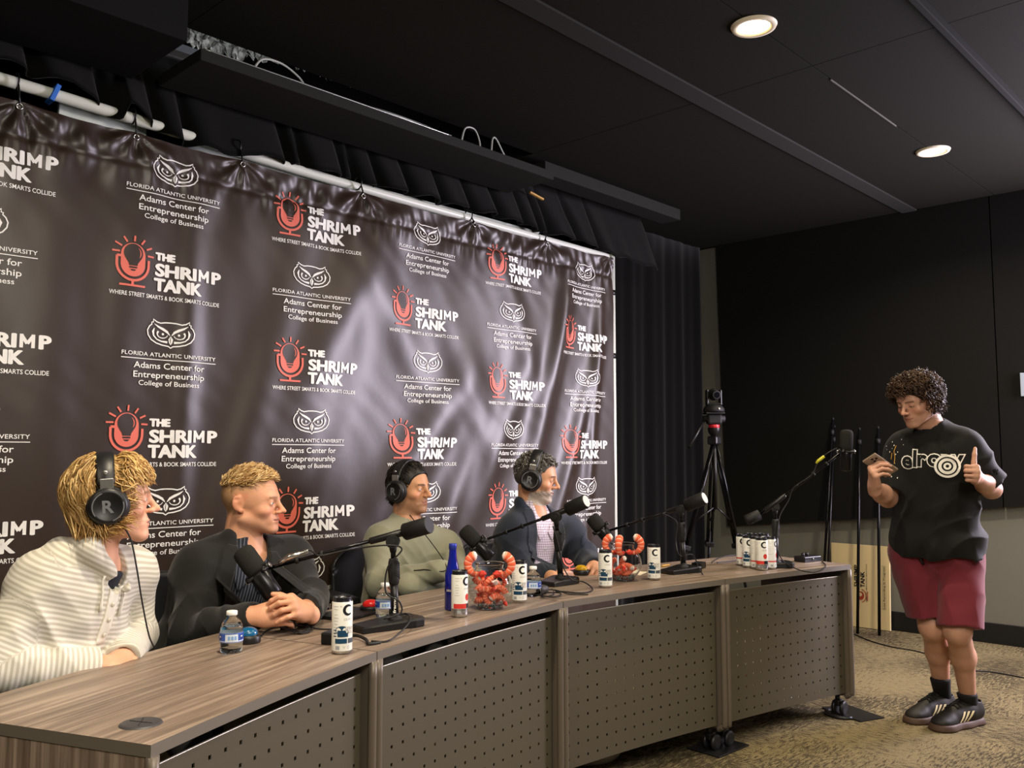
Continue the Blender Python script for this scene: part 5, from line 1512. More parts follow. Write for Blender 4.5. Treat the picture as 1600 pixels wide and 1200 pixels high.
# ---- person 3: green crew-neck jumper, arms crossed, headphones
def p3():
    X = place_head(657.5, 764, 4.10, -75, 3, 0, 1.0)
    o, R, sc = X
    hl = lambda p: o + R @ (np.array(p) * sc)
    SR = PX(598, 846, 4.06); SL = PX(694, 856, 4.20)
    N = hl((0, -0.050, -0.160)) * 0.5 + ((SR + SL) / 2 + np.array([0, 0, 0.055])) * 0.5
    PC = N + np.array([-0.02, 0.06, -0.52])
    T = Torso(N, PC, SR, SL, 1.04, 1.10)
    ER, WR = PX(592, 912, 3.90), PX(688, 892, 3.80)
    EL, WL = PX(726, 906, 4.00), PX(636, 915, 3.78)
    hR = Xf(hand_tree(-1, [(20, 20, 10)] * 4, [(0.5, 1, -0.2), (0.2, 1, -0.3), (0, 1, -0.3)]), WR, frame(WR - ER, -FW + UP * .3))
    hL = Xf(hand_tree(1, [(20, 20, 10)] * 4, [(0.5, 1, -0.2), (0.2, 1, -0.3), (0, 1, -0.3)]), WL, frame(WL - EL, -FW + UP * .2))
    head = Xf(head_tree(jaw=1.06, nose=1.12, chin=1.0, cheek=1.15, lids='squint', smile=1.0), o, R, sc)
    neck = rc(hl((0, -0.020, -0.045)), N + T.f * 0.012, 0.060, 0.066)
    body = Un(0.0, Un(0.03, Un(0.025, head, neck), T.tree(-0.008)), arm(SR, ER, WR, (0.05, 0.042, 0.028)), arm(SL, EL, WL, (0.05, 0.042, 0.028)))
    lo, hi = bounds([o + [0, 0, .14], N, PC, SR, SL, ER, WR, EL, WL, hl((0, .12, 0))], 0.14)
    def extra(p, C, mix, hd):
        mix(((np.linalg.norm(p - np.array((0.052, 0.062, -0.038)), axis=1) < 0.0035) * 0.8), np.array([0.05, 0.02, 0.015]))
        mix(np.exp(-((p[:, 2] + 0.008) / 0.006) ** 2 - ((np.abs(p[:, 0]) - 0.031) / 0.014) ** 2) * (p[:, 1] > 0.06) * hd * 0.35, np.array(lin('8a5a45')[:3]))
    P = person('dark-haired smiling man in sage green jumper with crossed arms', body, lo, hi, 0.0042, X,
               face_color(X, 'cf9872', lips='b06c58', brow='201814', stub=('7f6250', 0.5), flush=0.10, extra=extra), 'm')
    eyes(P, X, '2a1a12', (-0.2, 0))
    g = 0.016
    sl = Un(0.02, arm(SR, ER, WR, (0.062, 0.056, 0.043)), el(WR, (0.05, 0.05, 0.045)))
    sl2 = Un(0.02, arm(SL, EL, WL, (0.062, 0.056, 0.043)), el(WL, (0.05, 0.05, 0.045)))
    core = Un(0.05, T.tree(g + 0.004), Un(0.018, sl, sl2))
    core = Un(0.02, core, rc(hl((0, -0.022, -0.150)), N, 0.066, 0.080))
    core = Sub(0.006, core, rc(hl((0, -0.018, -0.05)), hl((0, 0.004, -0.185)), 0.064, 0.060), rc(hl((0, 0.0, -0.13)), hl((0, 0.06, -0.185)), 0.058, 0.045))
    aR = nrm(ER - SR); fR = nrm(WR - ER); aL = nrm(EL - SL); fL = nrm(WL - EL)
    core = Disp(core, wrs(wr((SR + ER) / 2, aR + T.r * .6, 0.0074, 66, 0.12), wr(ER, aR + fR, 0.0081, 70, 0.11, 1), wr((ER + WR) / 2, fR * .4 + T.u, 0.0062, 85, 0.12, 2), wr(WR, fR + T.u, 0.0050, 80, .08),
                    wr(EL, aL + fL, 0.0081, 70, 0.11), wr((SL + EL) / 2, aL + T.u * .4, 0.0074, 66, 0.11), wr((EL + WL) / 2, T.u + fL * .3, 0.0062, 80, 0.12), wr(T.wld((0.0, 0.14, 0.02)), T.u * .8 - T.r, 0.0062, 58, 0.14),
                    wr(T.wld((0.02, 0.14, -0.3)), T.u + .2 * T.r, 0.0081, 60, 0.18), wr(T.wld((0.15, 0.03, 0.05)), T.u - T.r, 0.0068, 62, 0.11), wr(T.wld((-0.1, 0.1, 0.1)), T.u + .8 * T.r, 0.0050, 60, 0.11), soft_noise(0.002, 35, 4)))
    sdf_obj('jumper', core, lo - 0.06, hi + 0.06, 0.0055, mat('sage_jersey', '8d8d78', 0.9, spec=0.15, sheen=0.25, bump=(400, 0.12)), P)
    tee = Int(0.003, rc(hl((0, -0.02, -0.10)), hl((0, -0.004, -0.19)), 0.0635, 0.064), half(hl((0, 0, -0.138)), R @ np.array([0, -0.1, 1])))
    sdf_obj('undershirt', tee, o - 0.3, o + 0.2, 0.005, mat('black_tee', '17171a', 0.9), P)
    def mask(p): return p[2] > (0.072 + 0.1 * p[1] if p[1] > 0.045 else 0.030 - 0.5 * max(0, p[1]) if p[1] > -0.02 else -0.055) if p[1] > -0.1 else True
    def flow(p, t, rs): return nrm((p[0] * .7, -0.05, 0.02 if p[2] > 0.07 else -0.08)) if p[1] < 0.03 else nrm((p[0] * .5, -0.05, 0.06))
    cap = Sub(0.006, Un(0.03, el(CR_C, CR_R + 0.009), el((0, -0.055, -0.03), (0.070, 0.050, 0.065))), el((0, 0.100, 0.018), (0.12, 0.062, 0.064)), bx((0, 0.072, -0.03), (0.2, 0.068, 0.055), 0.01), bx((0, 0.06, -0.13), (0.2, 0.09, 0.09), 0.01))
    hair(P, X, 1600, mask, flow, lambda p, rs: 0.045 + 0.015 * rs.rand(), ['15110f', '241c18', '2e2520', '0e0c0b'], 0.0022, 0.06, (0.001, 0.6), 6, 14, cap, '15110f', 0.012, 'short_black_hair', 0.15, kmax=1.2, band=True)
    cab = [PX(660, 826, 3.5), PX(666, 838, 3.5), PX(680, 856, 3.5), PX(698, 872, 3.5), PX(706, 888, 3.5), PX(690, 906, 3.5), PX(650, 913, 3.5), PX(634, 915, 3.5)]
    cab, okc = trace(core, np.array(cab), FW, 0.75); cab = list((cab - f32(FW) * 0.006)[okc])
    headphones(X, 'black headphones with a trailing cable on the man in the green jumper', 0.05, -0.008,
               cable=[hl((0.05, 0.045, -0.115))] + cab)
    legs_seated(P, T, [PC + T.f * 0.40 + T.r * 0.14 + [0, 0, -0.04], PC + T.f * 0.40 - T.r * 0.14 + [0, 0, -0.04]], [(PC + T.f * 0.38 + T.r * 0.14) * [1, 1, 0], (PC + T.f * 0.38 - T.r * 0.14) * [1, 1, 0]], '2a2c33')
    fix_origin(P, (PC[0], PC[1], 0.46))
    return P, X, T
P3, X3, T3 = p3()
# ---- person 5: standing man in black tee, maroon shorts, phone in one hand, thumb up
def shoe(parent, heel, toe, m_up, m_sole, side):
    y = toe - heel; y[2] = 0; Ln = np.linalg.norm(y); y = y / Ln; R = np.stack([np.cross(y, [0, 0, 1.0]), y, [0, 0, 1.0]], 1)
    sc = Ln / 0.285; o = np.array([heel[0], heel[1], 0.0]); 
    up = Un(0.025, rc((0, .035, .052), (0, .085, .058), .036, .038), rc((0, .085, .052), (0, .19, .036), .040, .036), el((0, .225, .030), (.042, .050, .028)),
            rc((0, .042, .06), (0, .045, .088), .034, .034), rc((0, .09, .085), (0, .16, .055), .022, .026))
    up = Sub(0.006, up, rc((0, .045, .085), (0, .045, .13), .031))
    up = Int(0.004, up, half((0, 0, .016), (0, 0, -1)))
    sl = Un(0.03, rc((0, .035, .0), (0, .12, .0), .042, .041), rc((0, .12, 0), (0, .215, .0), .041, .048), el((0, .232, 0), (.047, .053, .05)))
    sole = Int(0.004, sl, half((0, 0, .027), (0, 0, 1)), half((0, 0, .0015), (0, 0, -1)))
    tr = Xf(up, o, R, sc); ts = Xf(sole, o, R, sc)
    lo, hi = bounds([o, toe], 0.13); lo[2] = -0.02
    so = sdf_obj('shoe', tr, lo, hi, 0.004, m_up, parent)
    sdf_obj('sole', ts, lo, hi, 0.004, m_sole, so)
    cream = mat('cream_leather', 'e0cfa2', 0.5)
    for s in (1, -1):
        for k in range(3):
            y0 = 0.098 + 0.021 * k
            sp = [np.array((s * 0.2, y0 + 0.030 * (1 - t), 0.028 + 0.040 * t)) for t in np.linspace(0, 1, 6)]
            a = o + np.array([p + np.array((0, -0.0055, 0)) for p in sp]) * sc @ R.T; c = o + np.array([p + np.array((0, 0.0055, 0)) for p in sp]) * sc @ R.T
            d = R @ np.array((-s, 0, 0))
            Pa, _ = trace(tr, a, d, 0.4); Pc, _ = trace(tr, c, d, 0.4)
            Pa = Pa - f32(d) * 0.002; Pc = Pc - f32(d) * 0.002
            n = len(sp)
            MB().add(np.concatenate([Pa, Pc]), [(i, i + 1, n + i + 1, n + i) for i in range(n - 1)]).build('stripe', cream, so)
    for k in range(5):
        y0 = 0.105 + 0.017 * k
        pts = o + np.array([(x, y0 + 0.01 * (1 if x > 0 else -1), 0.2) for x in np.linspace(-0.024, 0.024, 7)]) * sc @ R.T
        P, _ = trace(tr, pts, (0, 0, -1), 0.3); P[:, 2] += 0.003
        MB().tube(P, 0.0032, 6).build('lace', mat('black_plastic'), so)
    pts = o + np.array([(x, y_, 0.2) for y_ in (0.084, 0.104) for x in (-0.014, 0.014)]) * sc @ R.T
    P, _ = trace(tr, pts, (0, 0, -1), 0.3); P[:, 2] += 0.005
    MB().add(P, [(0, 1, 3, 2)]).build('tongue_label', mat('silver_print', 'b9bcbf', 0.4), so)
    return so
def p5():
    X = place_head(1423, 634, 4.10, 161, 22, 0, 0.98, pt=(-0.031, 0.085, 0.007))
    o, R, sc = X
    hl = lambda p: o + R @ (np.array(p) * sc)
    SL = PX(1508, 702, 4.14); SR = PX(1415, 704, 4.30)
    N = (SR + SL) / 2 + np.array([0, 0, 0.075])
    PC = PX(1463, 850, 4.24)
    T = Torso(N, PC, SR, SL, 1.08, 1.10)
    EL, WL = PX(1549, 764, 4.12), PX(1525, 746, 3.98)
    ER, WR = PX(1387, 778, 4.26), PX(1366, 761, 4.07)
    hL = Xf(hand_tree(1, [(78, 98, 55), (80, 100, 55), (82, 100, 55), (84, 98, 50)], [(0.75, 0.55, 0.0), (1, 0.10, 0.05), (1, -0.12, 0.10)], (0.03, 0, -0.02, -0.05)), WL + (UP * .004), frame(-FW * 0.80 - RT * 0.42 + UP * 0.22, RT * 0.85 - FW * 0.45), 1.0)
    ph_c = PX(1375.5, 727, 4.065)
    la = nrm(-RT * 0.80 + UP * 0.50 - FW * 0.25)
    pn = -FW * 0.70 - UP * 0.60 - RT * 0.15; pn = nrm(pn - la * (pn @ la)); pw = np.cross(la, pn)
    hR = Xf(hand_tree(-1, [(62, 40, 18), (66, 40, 18), (70, 40, 18), (74, 40, 18)], [(0.5, 0.8, -0.5), (0.2, 1, -0.5), (0, 1, -0.3)], (0.16, 0.04, -0.08, -0.2)), WR + UP * 0.004, frame(UP * 0.78 - RT * 0.22 - FW * 0.42, -RT * 0.95 + FW * 0.02), 0.98)
    head = Xf(head_tree(jaw=1.0, nose=1.08, chin=1.0, cheek=1.0, lids='closed', fz=0.88), o, R, sc)
    neck = rc(hl((0, -0.025, -0.045)), N + T.f * 0.01, 0.057, 0.066)
    hipR, hipL = PX(1432, 862, 4.28), PX(1492, 862, 4.22)
    fR1, fR0 = G(1417, 1131), G(1488, 1117); fL1, fL0 = G(1458, 1143), G(1532, 1128)
    kR, kL = PX(1457, 978, 4.22), PX(1496, 984, 4.12)
    aR_ = fR0 * 0.80 + fR1 * 0.20 + np.array([0, 0, 0.10]); aL_ = fL0 * 0.76 + fL1 * 0.24 + np.array([0, 0, 0.10])
    def leg(h_, k_, a_):
        bk = -T.f
        mid = k_ * 0.62 + a_ * 0.38 + bk * 0.028
        return Un(0.03, rc(h_, k_, 0.085, 0.057), rc(k_, mid, 0.053, 0.055), rc(mid, a_, 0.052, 0.033), el(k_ + T.f * 0.012, (0.05, 0.05, 0.06)))
    footR = rc(np.array([aR_[0], aR_[1], 0.06]), fR1 * .6 + fR0 * .4 + [0, 0, .035], 0.03, 0.025); footL = rc(np.array([aL_[0], aL_[1], 0.06]), fL1 * .6 + fL0 * .4 + [0, 0, .035], 0.03, 0.025)
    low = Un(0.02, Un(0.01, leg(hipR, kR, aR_), footR), Un(0.01, leg(hipL, kL, aL_), footL), el(PC, (0.155, 0.11, 0.11), T.R))
    aRm = Un(0.02, rc(SR, ER, 0.05, 0.042), rc(ER, ER * .6 + WR * .4, 0.044, 0.043), rc(ER * .6 + WR * .4, WR, 0.043, 0.026))
    aLm = Un(0.02, rc(SL, EL, 0.05, 0.042), rc(EL, EL * .6 + WL * .4, 0.044, 0.042), rc(EL * .6 + WL * .4, WL, 0.042, 0.026))
    body = Un(0.0, Un(0.03, Un(0.02, head, neck), T.tree(-0.012), low), Un(0.012, aRm, hR), Un(0.012, aLm, hL))
    lo, hi = bounds([hl((0, 0, .14)), SR, SL, ER, EL, WL, WR, fR1, fL1, fR0, fL0], 0.13); lo[2] = 0.0
    P = person('curly-haired man in black tee and maroon shorts standing with phone and thumb up', body, lo, hi, 0.0045, X,
               face_color(X, 'c2937a', lips='a9685a', brow='33241a', stub=('a37f68', 0.3), flush=0.12, lash=True, browz=-0.001, fz=0.88), 'm')
    eyes(P, X, '3a2418', (0, -0.5))
    # T-shirt
    g = 0.026
    sLe = SL + (EL - SL) * 0.86; sRe = SR + (ER - SR) * 0.86
    def slv(S_, E_, Ec):
        f = nrm(E_ - S_); A = frame(f, (0.1, 0.2, 1))
        return Sub(0.004, rc(S_, E_, 0.066, 0.086), bx(E_ + f * 0.06, (0.13, 0.06, 0.13), 0.004, A), rc(E_ - f * .05, E_ + f * .1, 0.068, 0.074))
    core = Un(0.05, T.tree(g), el(T.wld((0, 0.0, -0.30)), (0.185, 0.140, 0.22), T.R), el(PC - T.u * 0.03, (0.192, 0.145, 0.25), T.R))
    core = Un(0.05, core, slv(SR, sRe, ER), slv(SL, sLe, EL))
    core = Un(0.02, core, rc(hl((0, -0.04, -0.140)), N, 0.062, 0.09))
    core = Sub(0.006, core, rc(hl((0, -0.025, -0.05)), N + T.f * 0.022 + T.u * 0.012, 0.0585, 0.066))
    hem = PX(1460, 871, 4.13)
    core = Sub(0.004, core, half(hem, T.u * 1.0 + T.r * 0.06))
    aL2 = nrm(EL - SL)
    core = Disp(core, wrs(wr(T.wld((-0.15, 0.06, -0.30)), T.u * .8 + T.r * .7, 0.016, 60, 0.15), wr(T.wld((-0.16, 0.02, 0.0)), T.r + T.u * .5, 0.014, 50, 0.15), wr((SL + EL) / 2, aL2 + T.f * .4, 0.013, 56, 0.12, 1),
                    wr(T.wld((0.1, 0.1, -0.2)), T.r + T.u * .2, 0.009, 42, 0.2), wr(T.wld((-0.02, 0.12, -0.42)), T.r, 0.010, 46, 0.16), wr(T.wld((-0.10, 0.08, 0.15)), T.r - T.u * .8, 0.010, 54, 0.1), soft_noise(0.0018, 26, 6)))
    tee = sdf_obj('tee_shirt', core, lo - 0.06, hi + 0.06, 0.0055, mat('black_cotton', '131312', 0.8, spec=0.25, sheen=0.06, bump=(500, 0.08)), P)
    rib = [hl((0.058 * cos(t), 0, 0)) for t in (0, 1)]
    # chest print
    white, black = mat('white_print', 'ece9df', 0.6), mat('black_cotton')
    ctr = T.loc(PX(1440, 722, 4.02))
    pr = MB()
    def put(v2, F, mi, off):
        nonlocal pr
        v2, F = fine2d(v2, F, 0.014)
        vv = np.stack([-v2[:, 0] + ctr[0], v2[:, 1] + ctr[2]], 1)
        Pp = lay_on(T, core, vv, off)
        pr.add(Pp, [tuple(reversed(f_)) for f_ in F], mi)
    for bold, mi, off in ((0.075, 0, 0.0025), (0.030, 1, 0.0042)):
        xx = -0.118
        for ch, w_, h_, dz in (('e', 0.052, 0, -0.012), ('l', 0.02, 0, -0.004), ('r', 0.034, 0, 0), ('o', 0.052, 0, 0.004), ('w', 0.075, 0, 0.002)):
            v, F = text2d(ch, 0.105, bold)
            c0, _ = text2d(ch, 0.105, 0.05)
            v = v - np.array([(v[:, 0].max() + v[:, 0].min()) / 2, 0])
            wd = (c0[:, 0].max() - c0[:, 0].min())
            v[:, 0] += xx + wd / 2; v[:, 1] += dz - 0.03
            put(v, F, mi, off); xx += wd * 0.97
    pr.build('lettering', [white, black], tee); pr = MB()
    rc_ = (0.083, -0.028)
    for r, w_, mi, off in ((0.048, 0.010, 0, 0.0055), (0.039, 0.012, 1, 0.0052), (0.030, 0.013, 0, 0.0055), (0.0115, 0.009, 0, 0.0055)):
        v, F = stroke2d(arc2d(rc_, r, 0, 348, 30), w_, True); put(np.array(v), F, mi, off)
    v, F = fan2d(arc2d(rc_, 0.05, 0, 345, 24)); put(v, F, 1, 0.0048)
    pr.build('ring_print', [white, black], tee); pr = MB()
    rs = np.random.RandomState(4)
    for k in range(18):
        c_ = np.array([-0.16 + rs.randn() * 0.035, 0.03 + rs.randn() * 0.05]); s_ = 0.0010 + 0.0012 * rs.rand()
        v, F = fan2d([(c_[0] + s_ * cos(t), c_[1] + s_ * 1.7 * sin(t)) for t in np.linspace(0, 2 * pi, 7)[:-1]]); put(v, F, 0, 0.003)
    for pts in ([(-0.148, 0.055), (-0.156, 0.03), (-0.150, 0.0), (-0.152, -0.03)], [(-0.165, 0.02), (-0.168, -0.01)]):
        v, F = stroke2d(pts, 0.0025); put(v, F, 2, 0.003)
    tag(pr.build('paint_flecks', [white, black, mat('gold_print', 'c79a45', 0.4)], tee), kind='stuff')
    # shorts
    def sleg(h_, k_, out, bot):
        f = nrm(k_ - h_); e = h_ + (k_ - h_) * bot
        s_ = Un(0.04, rc(h_ + out * 0.02, e + f * .05 + out * 0.008, 0.110, 0.098))
        return Sub(0.003, s_, bx(e + f * 0.10, (0.16, 0.10, 0.16), 0.003, frame(f, T.f)), rc(e - f * .03, e + f * .1, 0.076))
    sh = Un(0.03, el(PC + T.u * 0.0, (0.185, 0.135, 0.16), T.R), Un(0.006, sleg(hipR, kR, T.r, 0.86), sleg(hipL, kL, -T.r, 0.97)))
    sh = Disp(sh, wrs(wr(hipL + T.f * .1, T.u * .5 - T.r, 0.009, 58, 0.13), wr(PC + T.f * .12 - T.u * .12, T.r, 0.010, 60, 0.10), wr((hipL + kL) / 2, T.r + .2 * T.u, 0.008, 48, 0.16), wr((hipR + kR) / 2, T.r, 0.008, 46, 0.16), soft_noise(0.0015, 30, 9)))
    lo2, hi2 = bounds([PC, hipR, hipL, kR, kL], 0.22)
    so = sdf_obj('shorts', sh, lo2, hi2, 0.0055, mat('maroon_jersey', '6e2530', 0.8, spec=0.25, sheen=0.2, bump=(400, 0.08)), P)
    q = PX(1432, 872, 4.10)
    P_, _ = trace(sh, np.array([q + UP * 0.01 - T.f * -0.15, q - UP * 0.02 + T.f * 0.15, q - UP * 0.045 + T.f * 0.15 - T.r * .012]), -T.f, 0.5)
    MB().tube(P_ + f32(T.f) * 0.004, 0.007, 8).build('drawstring', mat('black_plastic'), so)
    # socks and shoes
    for a_, k_, z1, f0, f1, sd in ((aR_, kR, 0.205, fR0, fR1, 1), (aL_, kL, 0.155, fL0, fL1, -1)):
        ax = nrm(k_ - a_); top = a_ + ax * ((z1 - a_[2]) / ax[2])
        b0 = a_.copy(); b0[2] = 0.05
        s_ = Int(0.003, Un(0.02, rc(b0, a_, 0.036, 0.0375), rc(a_, top, 0.0375, 0.047), rc(b0, b0 + nrm((f1 - f0)) * 0.06, 0.036, .035)), half((0, 0, z1), (0, 0, 1)))
        lo3, hi3 = bounds([a_, top, b0], 0.1)
        sdf_obj('sock', s_, lo3, hi3, 0.005, mat('black_sock', '0f0f10', 0.9), P)
        shoe(P, f0, f1, mat('black_suede', '1d1a15', 0.6, vary=(40, 0.2)), mat('gum_sole', '4b372a', 0.6), sd)
    # hair
    crown = np.array((0, -0.04, 0.12))
    def mask(p): return p[2] > (0.073 if p[1] > 0.03 else 0.035 if p[1] > -0.015 else -0.035)
    def flow(p, t, rs):
        d = p - crown
        return nrm((d[0] * 1.0, d[1] * 0.8 + (0.05 if p[1] > 0 else 0), -0.02 - 0.06 * (p[2] < 0.08)))
    cap = Sub(0.006, Un(0.03, el(CR_C, CR_R + 0.012), el((0, -0.055, -0.01), (0.076, 0.056, 0.06))), el((0, 0.100, 0.0), (0.12, 0.066, 0.066)), bx((0, 0.06, -0.04), (0.2, 0.075, 0.06), 0.01), bx((0, 0.06, -0.13), (0.2, 0.09, 0.09), 0.01))
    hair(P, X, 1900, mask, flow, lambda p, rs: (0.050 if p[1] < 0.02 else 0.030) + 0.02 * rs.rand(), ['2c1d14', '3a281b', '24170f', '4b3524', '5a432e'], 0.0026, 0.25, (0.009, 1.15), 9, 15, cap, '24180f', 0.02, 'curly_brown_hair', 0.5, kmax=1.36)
    fix_origin(P, (P_x(fR0, fL0)[0], P_x(fR0, fL0)[1], 0.0))
    # phone in the right hand
    ph = empty('phone', ph_c, 0, 'phone in a tan case held up by the standing man', 'phone')
    M = np.stack([pw, la, pn], 1)
    ph.matrix_world = Matrix(((*M[0], ph_c[0]), (*M[1], ph_c[1]), (*M[2], ph_c[2]), (0, 0, 0, 1)))
    MB().box((0, 0, 0), (0.074, 0.150, 0.010), bev=0.004).build('case', mat('tan_case', '8d7a68', 0.4), ph)
    MB().box((0, 0, -0.0052), (0.066, 0.142, 0.001), bev=0.0004).build('screen', mat('dark_glass', '0b0c0f', 0.08), ph)
    MB().box((0.014, 0.052, 0.006), (0.036, 0.036, 0.004), bev=0.0018).build('camera_bump', mat('tan_case'), ph)
    for dx, dy in ((0.006, 0.060), (0.006, 0.044), (0.022, 0.052)):
        MB().lathe([(0.0005, 0.0095), (0.0055, 0.0095), (0.0065, 0.008)], (dx, dy, 0), 16).build('lens', mat('dark_glass'), ph)
    return P, X, T
def P_x(a, b): return (np.array(a) + np.array(b)) / 2
P5, X5, T5 = p5()
# ---------------------------------------------------------------- things on and round the desk
def wrap2d(q, r, a0, z0, off=0.0004):
    """flat print bent round a can; a0 = angle of its middle"""
    v, f = np.array(q[0], float), q[1]
    a = a0 + v[:, 0] / r
    return np.stack([(r + off) * np.cos(a), (r + off) * np.sin(a), z0 + v[:, 1]], 1), f
def rect2d(w, h, n=10, x=0, y=0):
    xs = np.linspace(-w / 2, w / 2, n) + x
    V = [(a, y - h / 2) for a in xs] + [(a, y + h / 2) for a in xs]
    return np.array(V), [(i, i + 1, n + i + 1, n + i) for i in range(n - 1)]
M_CANW = mat('can_white', 'e4e4dc', 0.32, spec=0.5, coat=0.3); M_ALU = mat('aluminium', 'c8c9c8', 0.25, metal=0.95); M_INK = mat('black_ink', '1a1c20', 0.4); M_GREYINK = mat('grey_ink', '9a9ea2', 0.5)
def can(base, facing, kind, lb, group='slim white cans'):
    """facing: world angle the front logo looks to"""
    e = empty('drink_can', base, facing, lb, 'can', group)
    r, h = 0.0287, 0.156
    MB().lathe([(0.001, 0.004), (0.018, 0.005), (0.0205, 0.0), (0.0235, 0.001), (r - 0.001, 0.008), (r, 0.011)], n=36).build('base_rim', M_ALU, e)
    lo = 0.011 if kind != 'red' else 0.030
    if kind == 'red': MB().lathe([(r, 0.011), (r, 0.030)], n=36).build('silver_band', M_ALU, e)
    MB().lathe([(r, lo), (r, 0.1415), (r - 0.001, 0.1435)], n=40).build('label', M_CANW, e)
    MB().lathe([(r - 0.001, 0.1435), (0.0255, 0.1505), (0.0265, 0.1545), (0.0258, 0.156), (0.0245, 0.1545), (0.024, 0.151), (0.001, 0.151)], n=36).build('lid', mat('dark_lid', '3a3b3e', 0.3, metal=0.8), e)
    t = MB(); t.tube([(0.012 * cos(a) + 0.004, 0.008 * sin(a), 0.1525) for a in np.linspace(0, 2 * pi, 17)[:-1]], 0.0014, 6, closed=True); t.build('pull_tab', M_ALU, e)
    p = MB(); A = lambda q, a, z, mi, off=0.0004: p.add(*wrap2d(q, r, a, z, off), mi)
    acc = {'blue': 2, 'red': 3, 'pink': 3}[kind]
    A(stroke2d(arc2d((0, 0), 0.0125, 48, 312, 24), [0.004 + 0.004 * sin(pi * k / 23) for k in range(24)]), 0.0, 0.122, 0)
    A(stroke2d(arc2d((0, 0), 0.0018, 0, 330, 9), 0.0006, True), -0.75, 0.132, 0)
    v, f = fit_text('CELSIUS', 0.026, 0.0058, 0.0, 'CENTER'); A((v, f), 0.0, 0.094, 1)
    if kind == 'blue':
        A(fan2d([(-0.016 + 0.02 * cos(a) * .9, 0.012 * sin(a)) for a in np.linspace(0, 2 * pi, 22)[:-1]]), -0.10, 0.067, 2)
        A(rect2d(0.030, 0.018, 10), -0.55, 0.058, 2)
        for w_, z in (('ASTRO', 0.069), ('VIBE', 0.059)):
            v, f = fit_text(w_, 0.026, 0.0085, 0.035, 'CENTER'); A((v, f), 0.10, z, 0, 0.0010); A((v + [0.0007, 0.0007], f), 0.10, z, 4, 0.0014)
        for dz in (0, 1, 2): A(rect2d(0.010, 0.0028), -1.35, 0.051 + 0.008 * dz, 2)
        A(rect2d(0.034, 0.013, 12), -0.72, 0.038, 2); A(rect2d(0.026, 0.013), 0.42, 0.038, 5)
    else:
        A(rect2d(0.050, 0.016 if kind == 'red' else 0.006, 14), -0.85, 0.039, 3); A(rect2d(0.026, 0.016, 10), 0.35, 0.039, 0)
        A(fan2d([(0.010 * cos(a), 0.012 * sin(a)) for a in np.linspace(0, 2 * pi, 18)[:-1]]), 0.12, 0.068, 3)
    for k in range(7): A(rect2d(0.016 - 0.003 * (k % 3), 0.0011), -1.25, 0.132 - 0.0085 * k - (0.0 if k < 2 else 0.006), 1)
    A(rect2d(0.0115, 0.010), -1.05, 0.020, 1); A(stroke2d(arc2d((0, 0), (0.003, 0.0045), 0, 330, 10), 0.001, True), 0.0, 0.021, 1); A(stroke2d([(-0.003, 0.003), (0, -0.003), (0.003, 0.003)], 0.0012), -0.42, 0.021, 1)
    p.build('can_print', [M_INK, M_GREYINK, mat('teal_ink', '16405c', 0.4), mat('red_ink', 'cf3a31', 0.4), mat('white_print', 'ece9df'), mat('slate_ink', '4c545c', 0.4)], e)
    return e
CA = YAW + pi                      # towards the camera
def face(x, off): return CA + off - math.atan((x - 800) / FPX)
C_ = [((534, 1020.5), 0.62, 'blue', 'white slim can with a teal print in front of the nearest microphone stand'),
      ((718, 963.5), 0.95, 'red', 'white slim can with a red band standing in front of the blue glass bottle'),
      ((811.5, 941), 0.50, 'blue', 'white slim can right beside the nearer fishbowl, by the small water bottle'),
      ((946, 918), 0.35, 'blue', 'white slim can standing in front of the farther fishbowl'),
      ((1022, 906), 0.30, 'blue', 'white slim can between the farther fishbowl and the third microphone stand'),
      ((1160, 883.5), 0.2, 'pink', 'white can with red marks at the left end of the can cluster'),
      ((1170, 886.5), 0.3, 'blue', 'white can with dark print, second from the left in the can cluster'),
      ((1178, 881.5), 0.4, 'pink', 'white can at the back of the cluster, behind the red-banded one'),
      ((1182, 888.5), 0.5, 'pink', 'white can third from the left in the front row of the can cluster'),
      ((1191, 891), 0.45, 'red', 'red-banded silver-bottomed can at the front of the can cluster'),
      ((1204, 889), 1.3, 'pink', 'plain sided white can at the right end of the can cluster'),
      ((1192, 882), 0.9, 'pink', 'white can at the back right of the can cluster')]
cpos = [D(*c[0]) for c in C_]
for i in range(5, 12):             # cans of the cluster stand clear of one another
    for _ in range(60):
        for j in range(5, 12):
            if i != j:
                d = cpos[i] - cpos[j]; l = np.linalg.norm(d)
                if l < 0.0585: cpos[i] = cpos[i] + d / l * (0.0586 - l) * .5; cpos[j] = cpos[j] - d / l * (0.0586 - l) * .5
for c, p in zip(C_, cpos):
    can(p, face(c[0][0], c[1]), c[2], c[3], 'slim cans of the cluster' if c[0][0] > 1100 else 'slim cans spread along the desk')

